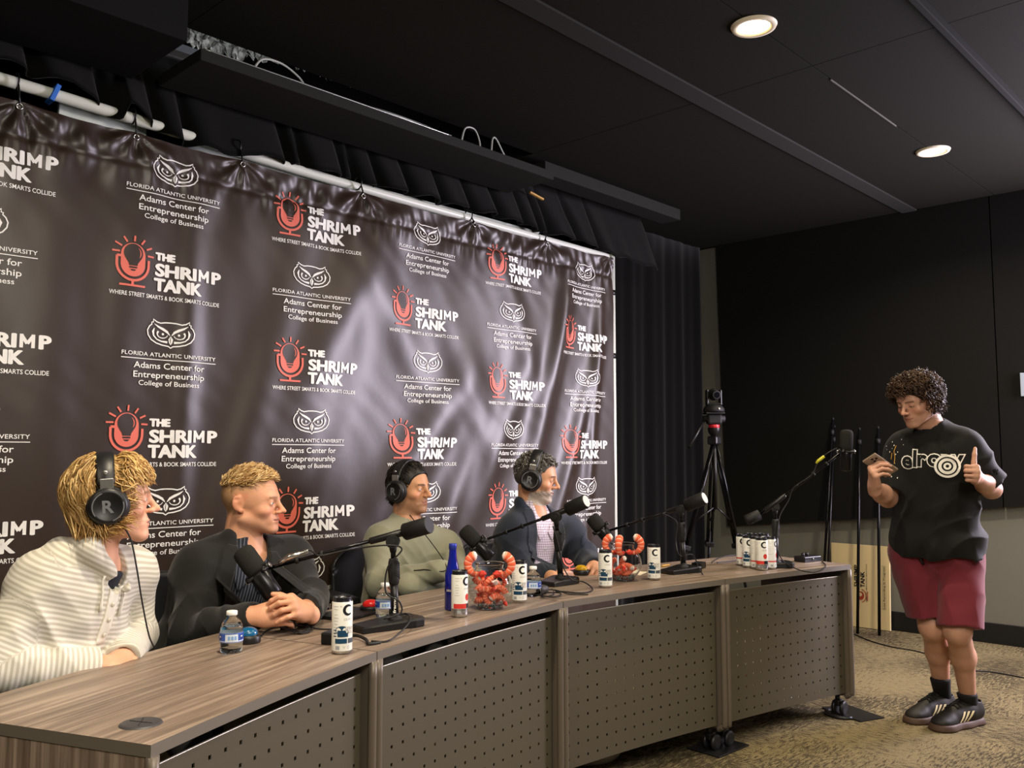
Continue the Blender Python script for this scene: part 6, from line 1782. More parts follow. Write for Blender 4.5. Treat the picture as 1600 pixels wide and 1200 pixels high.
# small water bottles
M_PET = mat('clear_plastic', 'f4f8fa', 0.04, trans=1.0, ior=1.2, spec=0.5); M_WATER = mat('water', 'f0f6fa', 0.0, trans=1.0, ior=1.12)
def water_bottle(base, facing, lb):
    e = empty('water_bottle', base, facing, lb, 'bottle', 'small water bottles on the desk')
    R_ = [(0.001, 0.004), (0.012, 0.003), (0.024, 0.0), (0.0295, 0.003), (0.0315, 0.010), (0.0305, 0.018), (0.0315, 0.026), (0.0315, 0.062), (0.0305, 0.068), (0.030, 0.072), (0.026, 0.082), (0.019, 0.092), (0.0135, 0.099), (0.0125, 0.103), (0.0125, 0.108)]
    MB().lathe(R_, n=32).build('bottle_body', M_PET, e)
    MB().lathe([(0.001, 0.006)] + [(max(0.001, r - 0.0018), z + 0.0015) for r, z in R_[2:10]] + [(0.001, 0.0735)], n=28).build('water_fill', M_WATER, e)
    MB().lathe([(0.0145, 0.103), (0.015, 0.104), (0.015, 0.113), (0.0135, 0.1145), (0.001, 0.1145)], n=28).build('cap', mat('white_plastic', 'ecece8', 0.4), e)
    lab = MB().lathe([(0.0319, 0.031), (0.0319, 0.057)], n=36).build('label', mat('paper_label', 'dfe8ef', 0.5), e)
    p = MB(); A = lambda q, a, z, mi: p.add(*wrap2d(q, 0.0323, a, z, 0.0003 * (mi + 1)), mi)
    for a in (-1.3, 0.75, 2.8):
        A(rect2d(0.030, 0.018, 10), a, 0.045, 0); A(rect2d(0.011, 0.014), a - 0.1, 0.045, 1); A(rect2d(0.006, 0.004), a - 0.1, 0.047, 2)
        for k in range(3): A(rect2d(0.0065, 0.010), a - 1.25 + 0.27 * k, 0.044, 3)
    A(rect2d(0.19, 0.0025, 60), 0, 0.0555, 0); A(rect2d(0.19, 0.0015, 60), 0, 0.0325, 0)
    p.build('label_print', [mat('label_blue', '2f55b0', 0.4), mat('label_navy', '20357d', 0.4), mat('white_print', 'ece9df'), mat('label_sky', '7fa6d6', 0.4)], lab)
water_bottle(D(361, 1019), face(361, 0.3), 'small clear water bottle with blue label at the near end of the desk')
water_bottle(D(601, 964), face(601, 0.3), 'small clear water bottle right behind the nearest microphone stand')
water_bottle(D(833, 931), face(833, 0.3), 'small clear water bottle between a can and the second microphone stand')

# blue glass bottle
e = empty('glass_bottle', D(707, 953), face(707, 0.6), 'tall cobalt blue glass bottle behind the red-banded can', 'bottle')
MB().lathe([(0.001, 0.006), (0.022, 0.003), (0.0265, 0.0), (0.0285, 0.006), (0.0285, 0.115), (0.027, 0.130), (0.020, 0.158), (0.0145, 0.185), (0.0125, 0.215)], n=36).build('glass_body', mat('cobalt_glass', '0f1c86', 0.06, spec=0.6, coat=0.6), e)
MB().lathe([(0.0125, 0.213), (0.0142, 0.215), (0.0142, 0.232), (0.013, 0.234), (0.001, 0.234)], n=28).build('cap', mat('blue_cap', '3140a8', 0.35, metal=0.4), e)
p = MB(); v, f = fit_text('SARATOGA', 0.042, 0.008, 0.03, 'CENTER'); p.add(*wrap2d((v, f), 0.0285, -0.7, 0.068), 0); p.build('label_print', mat('white_print', 'ece9df'), e)

# ---- fishbowls with foam shrimps
M_GLASS = mat('bowl_acrylic', 'f8fafa', 0.02, trans=1.0, ior=1.22, spec=0.5)
def shrimp_mat():
    m = mat('foam_shrimp', 'ee6a4a', 0.75, spec=0.2)
    N, L = m.node_tree.nodes, m.node_tree.links
    a = N.new('ShaderNodeAttribute'); a.attribute_name = 'Col'
    s = N.new('ShaderNodeSeparateColor'); L.new(a.outputs['Color'], s.inputs[0])
    mu = N.new('ShaderNodeMath'); mu.operation = 'MULTIPLY'; mu.inputs[1].default_value = 7.5; L.new(s.outputs[0], mu.inputs[0])
    n = N.new('ShaderNodeTexNoise'); n.inputs['Scale'].default_value = 60; t = N.new('ShaderNodeTexCoord'); L.new(t.outputs['Object'], n.inputs['Vector'])
    ad = N.new('ShaderNodeMath'); ad.operation = 'MULTIPLY_ADD'; ad.inputs[1].default_value = 0.5; L.new(n.outputs['Fac'], ad.inputs[0]); L.new(mu.outputs[0], ad.inputs[2])
    fr = N.new('ShaderNodeMath'); fr.operation = 'FRACT'; L.new(ad.outputs[0], fr.inputs[0])
    r = N.new('ShaderNodeValToRGB'); e = r.color_ramp.elements
    e[0].position = 0.0; e[0].color = lin('f7e2d4'); e[1].position = 1.0; e[1].color = lin('ef7a55')
    for p_, c_ in ((0.10, 'f4b79c'), (0.2, 'ef7450'), (0.75, 'ea6443')): k = e.new(p_); k.color = lin(c_)
    L.new(fr.outputs[0], r.inputs[0])
    e2 = N.new('ShaderNodeMath'); e2.operation = 'LESS_THAN'; e2.inputs[1].default_value = 0.09; L.new(s.outputs[0], e2.inputs[0])
    mx = N.new('ShaderNodeMix'); mx.data_type = 'RGBA'; mx.inputs['B'].default_value = lin('f3e3da'); L.new(e2.outputs[0], mx.inputs['Factor']); L.new(r.outputs[0], mx.inputs['A'])
    L.new(mx.outputs['Result'], N['Principled BSDF'].inputs['Base Color'])
    return m
M_SHR = shrimp_mat()
def shrimp_proto(bend, R0=0.026, r0=0.0135):
    n, k = 26, 14
    th = np.linspace(0, radians(bend), n)
    P = np.stack([R0 * np.sin(th), R0 * (1 - np.cos(th)), 0 * th], 1)
    P -= P.mean(0)
    t = np.linspace(0, 1, n); rr = r0 * np.clip(np.minimum(1, np.sqrt(np.clip(t / 0.10, 0.0, 1)) + 0.02), 0.02, 1) * (1 - 0.50 * t ** 1.4) * (1 + 0.05 * np.sin(t * 2 * pi * 7.5))
    m = MB().tube(P, rr, k)
    me = m.mesh('foam_shrimp')
    tt = np.repeat(t, k)
    a = me.color_attributes.new('Col', 'FLOAT_COLOR', 'POINT'); a.data.foreach_set('color', np.stack([tt, tt, tt, tt * 0 + 1], 1).astype(np.float32).ravel())
    me.materials.append(M_SHR)
    d = nrm(P[-1] - P[-2]); side = np.array([0, 0, 1.0])
    tb = MB()
    for s in (-1, 1):
        pts = [P[-1] - d * 0.002, P[-1] + d * 0.010 + side * s * 0.005, P[-1] + d * 0.020 + side * s * 0.008]
        tb.tube(pts, [0.0065, 0.0075, 0.002], 8)
    tm = tb.mesh('tail'); tm.materials.append(mat('shrimp_tail_red', 'd8402f', 0.7))
    return me, tm
SHR = [shrimp_proto(190), shrimp_proto(150, 0.030, 0.0135), shrimp_proto(120, 0.034, 0.013)]
def shrimp(loc, R, k, lb, group=None):
    me, tm = SHR[k]
    o = bpy.data.objects.new('foam_shrimp', me); COL.objects.link(o)
    M = np.array(R); o.matrix_world = Matrix(((*M[0], loc[0]), (*M[1], loc[1]), (*M[2], loc[2]), (0, 0, 0, 1)))
    t = bpy.data.objects.new('tail', tm); COL.objects.link(t); t.parent = o
    return tag(o, lb, 'foam shrimp', group)
def fishbowl(base, lb, nshr, seed, hung, which):
    e = empty('fishbowl', base, 0, lb, 'fishbowl', 'clear fishbowls of foam shrimps')
    Rb, zc = 0.082, 0.080
    prof = [(0.001, 0.004), (0.040, 0.002), (0.048, 0.004)] + [(Rb * sin(a), zc - Rb * cos(a) * 0.98) for a in np.linspace(radians(38), radians(143), 22)]
    rim = [(0.0495, zc + 0.0665), (0.0505, zc + 0.076), (0.055, zc + 0.081), (0.0555, zc + 0.083), (0.053, zc + 0.083), (0.0485, zc + 0.077), (0.0475, zc + 0.0665)]
    inner = [(max(0.001, (Rb - 0.003) * sin(a)), zc - (Rb - 0.003) * cos(a) * 0.98) for a in np.linspace(radians(143), radians(36), 20)] + [(0.001, 0.008)]
    MB().lathe(prof + rim + inner, n=48).build('bowl', M_GLASS, e)
    rs = np.random.RandomState(seed)
    gv = MB()
    for _ in range(240):
        r = 0.050 * math.sqrt(rs.rand()); a = rs.rand() * 2 * pi
        if r < 0.048: gv.sphere((base[0] + r * cos(a), base[1] + r * sin(a), base[2] + 0.011 + 0.006 * rs.rand() + (0.006 if r > .04 else 0)), 0.003 + 0.0015 * rs.rand(), 6, rs.randint(3))
    o = gv.build('gravel', [mat('grey_pebble', '9aa0a0', 0.6), mat('teal_pebble', '5e8a86', 0.6), mat('rose_pebble', 'b98a84', 0.6)])
    tag(o, 'mixed pebbles covering the bottom of the %s fishbowl' % which, 'gravel', kind='stuff')
    C0 = np.array(base) + [0, 0, zc]
    placed = []; tries = 0
    lay = 0.034
    while len(placed) < nshr and tries < 9000:
        tries += 1
        z = 0.036 + lay * (len(placed) // 6) * 0.85 + rs.rand() * 0.012
        r = 0.058 * rs.rand() ** 0.4; a = rs.rand() * 2 * pi
        p = np.array(base) + [r * cos(a), r * sin(a), z]
        if np.linalg.norm(p - C0) > 0.055: continue
        if any(np.linalg.norm(p - q) < 0.030 for q in placed):
            if tries % 400: continue
        placed.append(p)
    for i, p in enumerate(placed):
        u = rs.randn(3); v = rs.randn(3); x = nrm(u); y = nrm(np.cross(v, x)); z = np.cross(x, y)
        shrimp(p, np.stack([x, y, z], 1) * (0.92), rs.randint(3), 'orange foam shrimp in the pile inside the %s fishbowl' % which, 'foam shrimps inside the %s fishbowl' % which)
    for ang, lb2, tilt in hung:
        d = RT * cos(ang) - FW * sin(ang); d[2] = 0; d = nrm(d)
        p = np.array(base) + d * 0.060 + [0, 0, zc + 0.094]
        X_ = d; Y_ = np.array([0, 0, -1.0]); Z_ = np.cross(X_, Y_)
        Rm = np.stack([X_, Y_, Z_], 1)
        me, tm = SHR[0]
        o = shrimp(p + np.array([0, 0, -0.020]) + d * 0.004, Rm * 1.32, 0, lb2)
    return e
B1, B2 = D(765, 951), D(974, 907)
fishbowl(B1, 'round clear fishbowl full of foam shrimps, the nearer one beside the blue bottle', 15, 3,
         [(pi * 0.98, 'foam shrimp hooked over the left rim of the nearer fishbowl', 0), (0.10, 'foam shrimp hooked over the right rim of the nearer fishbowl', 0)], 'nearer')
fishbowl(B2, 'round clear fishbowl of foam shrimps, the farther one beside the third microphone', 9, 8,
         [(pi * 1.0, 'foam shrimp hooked over the left rim of the farther fishbowl', 0), (pi * 0.62, 'foam shrimp hooked over the front rim of the farther fishbowl', 0), (0.1, 'foam shrimp hooked over the right rim of the farther fishbowl', 0)], 'farther')

# ---- buzzers
def buzzer(base, col, lb):
    e = empty('buzzer', base, 0, lb, 'buzzer', 'quiz buzzers in three colours')
    MB().lathe([(0.001, 0.0), (0.036, 0.0), (0.0375, 0.003), (0.0375, 0.018), (0.034, 0.024), (0.029, 0.024)], n=36).build('base', mat('black_plastic'), e)
    MB().lathe([(0.0285, 0.020), (0.0285, 0.030), (0.026, 0.036), (0.018, 0.042), (0.009, 0.0445), (0.001, 0.045)], n=36).build('dome', mat('buzzer_' + col, col, 0.2, coat=0.5), e)
buzzer(D(387, 1004), '0f5680', 'blue domed buzzer behind the nearest water bottle')
buzzer(D(579, 957), 'c8201e', 'red domed buzzer left of the second water bottle')
buzzer(D(908, 898), 'c79a10', 'yellow domed buzzer beside the hand of the man in the navy blazer')

# ---- microphone stands
M_STD = mat('stand_black', '141414', 0.38, metal=0.1); M_RUB = mat('rubber_black', '101010', 0.65); M_TUBE = mat('black_chrome', '1d1d1f', 0.22, metal=0.6); M_DISC = mat('counterweight_face', 'd6d6d2', 0.5)
def cyl2(p, q, r0, r1=None, n=20): return MB().cyl(p, q, r0, r1, n)
def mic_stand(lb, base, basedir, piv, cw0, cw1, end, cwr, face_white, bs=(0.19, 0.115)):
    e = empty('microphone_stand', base, 0, lb, 'microphone stand', 'desktop boom microphone stands')
    L = lambda p: np.array(p, float) - np.array(base)
    a = math.atan2(basedir[1], basedir[0]); Rz = rotz(a)
    # weighted base: rounded front block with a sloping tail
    b = MB()
    w, l = bs[1] / 2, bs[0]
    poly = [(-l * 0.62, -w * .62), (l * 0.16, -w), (l * 0.30, -w * .96), (l * 0.38, -w * .6), (l * 0.38, w * .6), (l * 0.30, w * .96), (l * 0.16, w), (-l * 0.62, w * .62)]
    k = len(poly)
    V = []
    for z, g in ((0.0, 1.0), (0.004, 1.03), (0.022, 1.03), (0.028, 0.97)):
        for x, y in poly: V.append((x * g, y * g, z * (1.0 if x > 0 else 0.72)))
    b.add(np.array(V) @ Rz.T, [(j * k + i, j * k + (i + 1) % k, (j + 1) * k + (i + 1) % k, (j + 1) * k + i) for j in range(3) for i in range(k)] + [tuple(3 * k + i for i in range(k)), tuple(reversed(range(k)))])
    b.build('base', M_STD, e)
    top = L(piv); pb = np.array([0, 0, 0.025])
    u = nrm(top - pb); H = np.linalg.norm(top - pb)
    MB().lathe([(0.024, 0.025), (0.022, 0.031), (0.0145, 0.034), (0.0135, 0.045)], n=24).build('collar', M_RUB, e)
    cyl2(pb, pb + u * H * 0.50, 0.0125).build('pole', M_STD, e)
    g = MB(); g.tube([pb + u * H * t for t in (0.44, 0.46, 0.52, 0.64, 0.74, 0.78)], [0.0135, 0.0165, 0.0175, 0.0195, 0.0165, 0.0135], 20)
    for t in np.linspace(0.53, 0.72, 8): g.tube([pb + u * H * t + 0.0186 * (cos(q) * RT - sin(q) * FW) + u * 0.012 * q for q in np.linspace(-1.3, 1.3, 7)], 0.0016, 5)
    g.build('clutch_grip', M_RUB, e)
    cyl2(pb + u * H * 0.76, pb + u * H * 0.97, 0.0085).build('upper_pole', M_TUBE, e)
    ax = nrm(np.cross(nrm(np.array(cw1) - np.array(end)), u))
    j = MB(); j.cyl(top - ax * 0.017, top + ax * 0.017, 0.021); j.cyl(top - ax * 0.024, top + ax * 0.024, 0.010); j.tube([top - u * 0.035, top - u * 0.012], [0.010, 0.014], 14); j.build('pivot', M_RUB, e)
    bo = MB(); c0, c1, en = L(cw0), L(cw1), L(end)
    bd = nrm(c0 - en); off = u * 0.014
    bo.cyl(en, c0, 0.0062); bo.build('boom', M_TUBE, e)
    s = MB(); m0 = top + off * 0.0
    tpar = float((top - en) @ bd)
    q = en + bd * tpar
    s.tube([q - bd * 0.075, q - bd * 0.070, q + bd * 0.05, q + bd * 0.055], [0.008, 0.0115, 0.0125, 0.009], 16); s.build('boom_sleeve', M_STD, e)
    w_ = MB(); w_.tube([c0, c0 + (c1 - c0) * 0.02, c0 + (c1 - c0) * .97, c1], [cwr * .88, cwr, cwr, cwr * .93], 28); cw = w_.build('counterweight', M_RUB, e)
    if face_white:
        d = nrm(c1 - c0); x = nrm(np.cross(d, UP)); y = np.cross(d, x)
        n = 26; V = [c1 + d * 0.001 + cwr * .84 * (cos(t) * x + sin(t) * y) for t in np.linspace(0, 2 * pi, n + 1)[:-1]]
        MB().add(V + [c1 + d * 0.001], [(i, (i + 1) % n, n) for i in range(n)]).build('white_disc', M_DISC, cw)
    cl = MB()
    for t in (0.18, 0.34): cl.tube([en + bd * t * 0.5, en + bd * (t * 0.5 + 0.012)], 0.0105, 12)
    cl.build('cable_clip', M_RUB, e)
    return e
def microphone(lb, tip, tail, r, yoke_end):
    """tip = windscreen end, tail = connector end"""
    tip, tail = np.array(tip, float), np.array(tail, float)
    c = (tip + tail) / 2; d = nrm(tip - tail); H = np.linalg.norm(tip - tail)
    e = empty('microphone', c, 0, lb, 'microphone', 'broadcast microphones on boom stands')
    P = lambda t: tail - c + d * H * t
    MB().tube([P(t) for t in (0.48, 0.50, 0.62, 0.88, 0.95, 0.985, 1.0)], [r * .8, r * .97, r * 1.08, r * 1.08, r * .98, r * .72, r * .15], 26).build('windscreen', mat('foam_windscreen', '2a2a28', 0.95, spec=0.1, bump=(420, 0.3)), e)
    MB().tube([P(t) for t in (0.0, 0.015, 0.04, 0.42, 0.49)], [r * .45, r * .85, r * .95, r * .98, r * .9], 26).build('body', mat('mic_metal', '202022', 0.28, metal=0.55), e)
    y = np.array(yoke_end, float) - c
    ax = nrm(np.cross(d, FW)); q = P(0.47)
    b = MB()
    for s in (-1, 1): b.tube([q + ax * s * r * 1.12 - d * .004, q + ax * s * r * 1.12 + d * .012], 0.010, 12)
    b.tube(spline([q + ax * r * 1.2, q + ax * r * .9 - FW * r * .9 , y, ], 12), 0.006, 8); b.tube(spline([q - ax * r * 1.2, q - ax * r * .9 - FW * r * .9, y], 12), 0.006, 8)
    b.sphere(y, 0.012, 12)
    b.build('yoke', mat('stand_black'), e)
    for s in (-1, 1):
        MB().tube([q + ax * s * (r * 1.12 + .009), q + ax * s * (r * 1.12 + .012)], 0.009, 14).build('knob', mat('steel', 'c4c4c0'), e)
    return e
def cable(lb, pts, r=0.0028, m=None, n=70): return tag(MB().tube(spline(pts, n), r, 8).build('cable', m or mat('cable_black', '161617', 0.5)), lb, 'cable')
# first stand
b1 = D(617, 979)
mic_stand('black boom microphone stand nearest the camera, in front of the man in green', b1, D(655, 975) - D(548, 992), PX(614, 846, 2.885), PX(633, 831, 2.90), PX(671, 820, 2.86), PX(418, 888, 2.86), 0.028, False, (0.23, 0.125))
microphone('black microphone hanging in front of the man in the black blazer', PX(376, 857, 2.83), PX(429, 932, 2.80), 0.032, PX(412, 889, 2.81))
v, f = fit_text('frame', 0.050, 0.009, 0.03)
P_ = np.array(b1) + (np.array([0, 0, 0.045]) + v[:, :1] * np.array([0, 0, 1.0]) - v[:, 1:2] * RT) + (-FW * 0.0132) + RT * 0.004
e = [o for o in bpy.data.objects if o.name == 'pole'][0]
MB().add(P_ - np.array(b1), [tuple(reversed(q)) for q in f]).build('pole_print', mat('white_print', 'ece9df'), e)
# white cable tag on the boom of the first stand
cable('black cable along the boom and down the pole of the nearest microphone stand', [PX(430, 885, 2.79), PX(470, 862, 2.80), PX(485, 860, 2.81), PX(500, 868, 2.83), PX(540, 860, 2.85), PX(600, 852, 2.84), PX(628, 858, 2.85), PX(606, 886, 2.84), PX(603, 925, 2.83), PX(624, 940, 2.83), PX(626, 958, 2.83), D(600, 984) + [0, 0, .034], D(632, 975) + [0, 0, .034], D(640, 986) + [0, 0, 0.03], D(610, 1003) + [0, 0, 0.006], D(580, 1004) + [0, 0, 0.004]], 0.0028, n=110)
tag(MB().tube([PX(436, 880, 2.79), PX(452, 870, 2.795), PX(482, 861, 2.805)], [0.007, 0.0085, 0.007], 12).build('cable_connector', mat('steel', 'c4c4c0')), 'silver cable connector above the microphone in front of the black blazer', 'connector')
# second stand
b2 = D(876, 912)
mic_stand('black boom microphone stand in front of the man in the navy blazer', b2, D(893, 905) - D(845, 915), PX(869, 808, 3.83), PX(887, 796, 3.845), PX(916, 783, 3.795), PX(762, 842, 3.96), 0.030, True, (0.17, 0.125))
microphone('black microphone right of the man in green, on the second boom', PX(723, 825, 3.93), PX(767, 872, 3.90), 0.032, PX(757, 845, 3.91))
cable('thin black cable hanging in a loop from the second microphone stand onto the desk', [PX(864, 822, 3.80), PX(872, 850, 3.79), PX(880, 885, 3.78), PX(893, 905, 3.74), D(912, 917) + [0, 0, .02], D(926, 922) + [0, 0, .004], D(910, 928) + [0, 0, .004], D(868, 925) + [0, 0, .004]])
# third stand
b3 = D(1068, 894)
mic_stand('black boom microphone stand by the farther fishbowl, its boom pointing left', b3, D(1090, 890) - D(1030, 898), PX(1064, 796, 4.20), PX(1073, 790, 4.21), PX(1101, 778, 4.16), PX(952, 829, 4.36), 0.031, True, (0.19, 0.125))
microphone('black microphone near the far edge of the banner, above the farther fishbowl', PX(923, 806, 4.34), PX(953, 845, 4.31), 0.032, PX(946, 828, 4.31))
cable('thin black cable drooping down the third microphone stand', [PX(1035, 802, 4.1), PX(1048, 808, 4.14), PX(1058, 818, 4.15), PX(1056, 845, 4.15), PX(1062, 868, 4.14), D(1082, 886) + [0, 0, .06], D(1093, 896) + [0, 0, .02], D(1098, 899) + [0, 0, .004]])
# fourth stand
b4 = D(1213, 886)
mic_stand('black boom microphone stand behind the can cluster, its boom reaching right', b4, D(1255, 884) - D(1205, 884), PX(1211, 792, 4.40), PX(1187, 804, 4.40), PX(1166, 813, 4.40), PX(1316, 706, 4.36), 0.026, False, (0.2, 0.12))
microphone('upright black microphone on the far boom, beside the standing man', PX(1323, 671, 4.34), PX(1321, 736, 4.34), 0.029, PX(1318, 705, 4.32))
cable('black cable looping along the far boom and down over the desk end', [PX(1308, 700, 4.33), PX(1293, 708, 4.33), PX(1278, 722, 4.34), PX(1268, 742, 4.34), PX(1240, 762, 4.36), PX(1232, 782, 4.37), PX(1218, 808, 4.36), PX(1214, 845, 4.34), PX(1216, 862, 4.33), D(1226, 888) + [0, 0, .03], D(1250, 893) + [0, 0, .006], D(1275, 895) + [0, 0, .004], D(1290, 886) + [0, 0, .004], D(1284, 878) + [0, 0, .004]], n=100)
tag(MB().tube([PX(1275, 724, 4.335), PX(1279, 719.5, 4.33), PX(1288, 713, 4.325)], [0.0055, 0.0075, 0.0075], 12).build('cable_connector', mat('yellow_plug', 'c9c63a', 0.4)), 'yellow cable connector on the far boom beside the standing man', 'connector')

# ---- small electronics, cables, papers
def box_thing(name, loc, size, rz, m, lb, cat, bev=0.004, extra=None):
    e = empty(name, loc, rz, lb, cat)
    MB().box((0, 0, size[2] / 2), size, bev=bev).build('housing', m, e)
    if extra: extra(e)
    return e
def knobs(e):
    for x in (-0.03, 0.0):
        MB().lathe([(0.008, 0), (0.008, 0.014), (0.006, 0.016), (0.001, 0.016)], (x, 0.005, 0.028), 16).build('knob', M_TUBE, e)
    MB().lathe([(0.004, 0), (0.004, 0.003), (0.001, 0.003)], (0, -0.036, 0.016), 12, rot=rotx(pi / 2)).build('jack', mat('steel', 'c4c4c0'), e)
box_thing('headphone_amplifier', D(1262, 877), (0.13, 0.07, 0.028), -0.25, M_STD, 'small black amplifier box with two knobs at the far end of the desk', 'amplifier', extra=knobs)
box_thing('power_adapter', D(522, 1004), (0.075, 0.05, 0.034), 0.5, M_STD, 'black power adapter sticking out behind the nearest can', 'adapter')
box_thing('cable_adapter', D(846, 928), (0.06, 0.045, 0.034), 0.2, mat('dark_grey_plastic', '39383a'), 'rounded dark grey adapter beside the water bottle by the second stand', 'adapter', 0.014)
box_thing('power_adapter', D(1092, 888), (0.07, 0.05, 0.03), 0.2, M_STD, 'black adapter behind the base of the third microphone stand', 'adapter')
box_thing('folder', D(545, 962), (0.20, 0.14, 0.012), 0.25, mat('black_plastic'), 'flat black folder on the desk behind the nearest can', 'folder', 0.003)
cable('black plug and cable lying in front of the nearest microphone stand base', [D(531, 1000) + [0, 0, .02], D(548, 999) + [0, 0, .012], D(560, 1000) + [0, 0, .012], D(572, 1005) + [0, 0, .010], D(576, 1009) + [0, 0, .006], D(594, 1006) + [0, 0, .004]], 0.005)
def bundle(px, py, n, w, h, lb, seed):
    rs = np.random.RandomState(seed); pts = []
    for k in range(n):
        for t in np.linspace(0, 2 * pi, 7)[:-1]:
            pts.append(D(px + w * cos(t) * (1 + .25 * rs.randn()), py + h * sin(t) * (1 + .2 * rs.randn())) + np.array([0, 0, 0.004 + 0.010 * rs.rand()]))
    return cable(lb, [D(px - 2.6 * w, py + h * 1.5) + [0, 0, .004], D(px - 1.6 * w, py - h * .6) + [0, 0, .004]] + pts + [D(px + 1.7 * w, py - h * .3) + [0, 0, .004], D(px + 3.2 * w, py - h * .1) + [0, 0, .004]], 0.0024, n=160)
bundle(460, 986, 4, 20, 6, 'loose bundle of thin black cable lying by the clasped hands', 4)
bundle(855, 931, 3, 20, 4, 'tangle of thin black cable in front of the second microphone stand', 6)
cable('thin black cable running along the desk behind the can cluster', [D(1112, 880) + [0, 0, .003], D(1125, 872) + [0, 0, .003], D(1150, 868) + [0, 0, .003], D(1165, 870) + [0, 0, .003], D(1150, 876) + [0, 0, .003], D(1120, 880) + [0, 0, .003]], 0.0024)
def sheet(corners, lb, m, z=0.0015):
    P = [D(*c) for c in corners]; b = MB()
    V = np.array([p + [0, 0, 0.0006] for p in P] + [p + [0, 0, z] for p in P]); k = len(P)
    b.add(V, [tuple(k + i for i in range(k)), tuple(reversed(range(k)))] + [(i, (i + 1) % k, k + (i + 1) % k, k + i) for i in range(k)])
    return tag(b.build('paper_sheet', m), lb, 'paper')
sheet([(905, 893), (1000, 899), (1012, 894), (925, 889)], 'cream sheet of paper behind the farther fishbowl', mat('cream_paper', 'e2d9bd', 0.8))
MB_ = MB().box((0, 0, 0.012), (0.075, 0.04, 0.024), bev=0.006); o = MB_.build('paper_packet', mat('pink_paper', 'e3b7ab', 0.7)); o.location = tuple(D(882, 901)); o.rotation_euler = (0, 0, -0.5); tag(o, 'small pink and white packet beside the yellow buzzer', 'packet')
pc = MB(); pc.tube([D(1034, 886) + [0, 0, .005], D(1046, 884) + [0, 0, .005]], 0.004, 6); tag(pc.build('pencil', mat('pencil_yellow', 'd8a84a', 0.5)), 'short yellow pencil beside the rightmost lone can', 'pencil')

# ---- task chairs
def chair(T, lb, back=0.20, side=0.0, ah=0.665, rz=0.0):
    f = T.f.copy(); f[2] = 0; f = nrm(f); a = math.atan2(f[1], f[0]) - pi / 2 + rz
    c = T.PC - np.array([*(f[:2] * 0.02), 0]); c[2] = 0
    e = empty('task_chair', c, a, lb, 'chair', 'black task chairs behind the desk')
    blk = mat('chair_black', '161617', 0.35)
    s = Un(0.03, bx((0, 0.03, 0.43), (0.235, 0.23, 0.035), 0.03)); sdf_obj('seat', s, (-.3, -.3, .3), (.3, .3, .5), 0.014, mat('chair_fabric', '18181a', 0.9), e)
    n, k = 22, 16; V = []
    for sgn in (0, 1):
        for j in range(k + 1):
            for i in range(n + 1):
                u = -1 + 2 * i / n; t = j / k
                w = 0.215 * (1 - 0.10 * (t - .4) ** 2) * (1 - max(0, t - .82) ** 2 * 7)
                V.append((u * w, -back - 0.045 * sin(t * pi) * .3 - 0.05 * t + 0.065 * u * u - sgn * 0.025, 0.50 + 0.36 * t - 0.03 * u ** 4 * (t > .7)))
    m = (n + 1) * (k + 1)
    F = [(j * (n + 1) + i, j * (n + 1) + i + 1, (j + 1) * (n + 1) + i + 1, (j + 1) * (n + 1) + i) for j in range(k) for i in range(n)]
    F = [tuple(reversed(q)) for q in F] + [tuple(x + m for x in q) for q in F]
    rim = [i for i in range(n + 1)] + [(j + 1) * (n + 1) + n for j in range(k)] + [k * (n + 1) + i for i in reversed(range(n))] + [j * (n + 1) for j in reversed(range(1, k))]
    F += [(rim[q], rim[(q + 1) % len(rim)], rim[(q + 1) % len(rim)] + m, rim[q] + m) for q in range(len(rim))]
    o = MB().add(V, F, 0, True).build('backrest', blk, e)
    MB().tube(spline([(0, -back + 0.02, 0.40), (0, -back - 0.07, 0.43), (0, -back - 0.08, 0.60)], 14), 0.02, 12).build('back_post', blk, e)
    for sg in (-1, 1):
        MB().tube(spline([(sg * 0.22, 0.0, 0.42), (sg * 0.285, -0.01, 0.45), (sg * 0.29, -0.01, ah - 0.02)], 14), [0.016] * 13 if False else 0.017, 12).build('arm_post', blk, e)
        pd = Un(0.02, rc((sg * 0.285, -0.10, ah), (sg * 0.285, 0.12, ah), 0.040, 0.046)); pd = Int(0.012, pd, half((0, 0, ah + 0.012), (0, 0, 1)), half((0, 0, ah - 0.014), (0, 0, -1)))
        sdf_obj('armrest', pd, (sg * .285 - .07, -.2, ah - .06), (sg * .285 + .07, .22, ah + .06), 0.007, blk, e)
    MB().cyl((0, 0, 0.10), (0, 0, 0.40), 0.027).build('column', M_TUBE, e)
    for q in range(5):
        t = 2 * pi * q / 5 + 0.3
        d = np.array([cos(t), sin(t), 0])
        lg = MB().tube([d * 0.03 + [0, 0, .11], d * 0.29 + [0, 0, 0.075]], [0.026, 0.016], 10).build('leg', blk, e)
        MB().lathe([(0.001, -0.02), (0.028, -0.02), (0.030, -0.012), (0.030, 0.012), (0.028, 0.02), (0.001, 0.02)], d * 0.285 + [0, 0, 0.031], 18, rot=rotz(t) @ rotx(pi / 2)).build('caster_wheel', blk, lg)
    return e
chair(T1, 'black task chair under the blond person in the striped hooded top', 0.24)
chair(T2, 'black task chair under the man in the black blazer', 0.22)
chair(T3, 'black task chair under the man in the green jumper', 0.22, rz=0.15)
chair(T4, 'black task chair under the man in the navy blazer', 0.20)

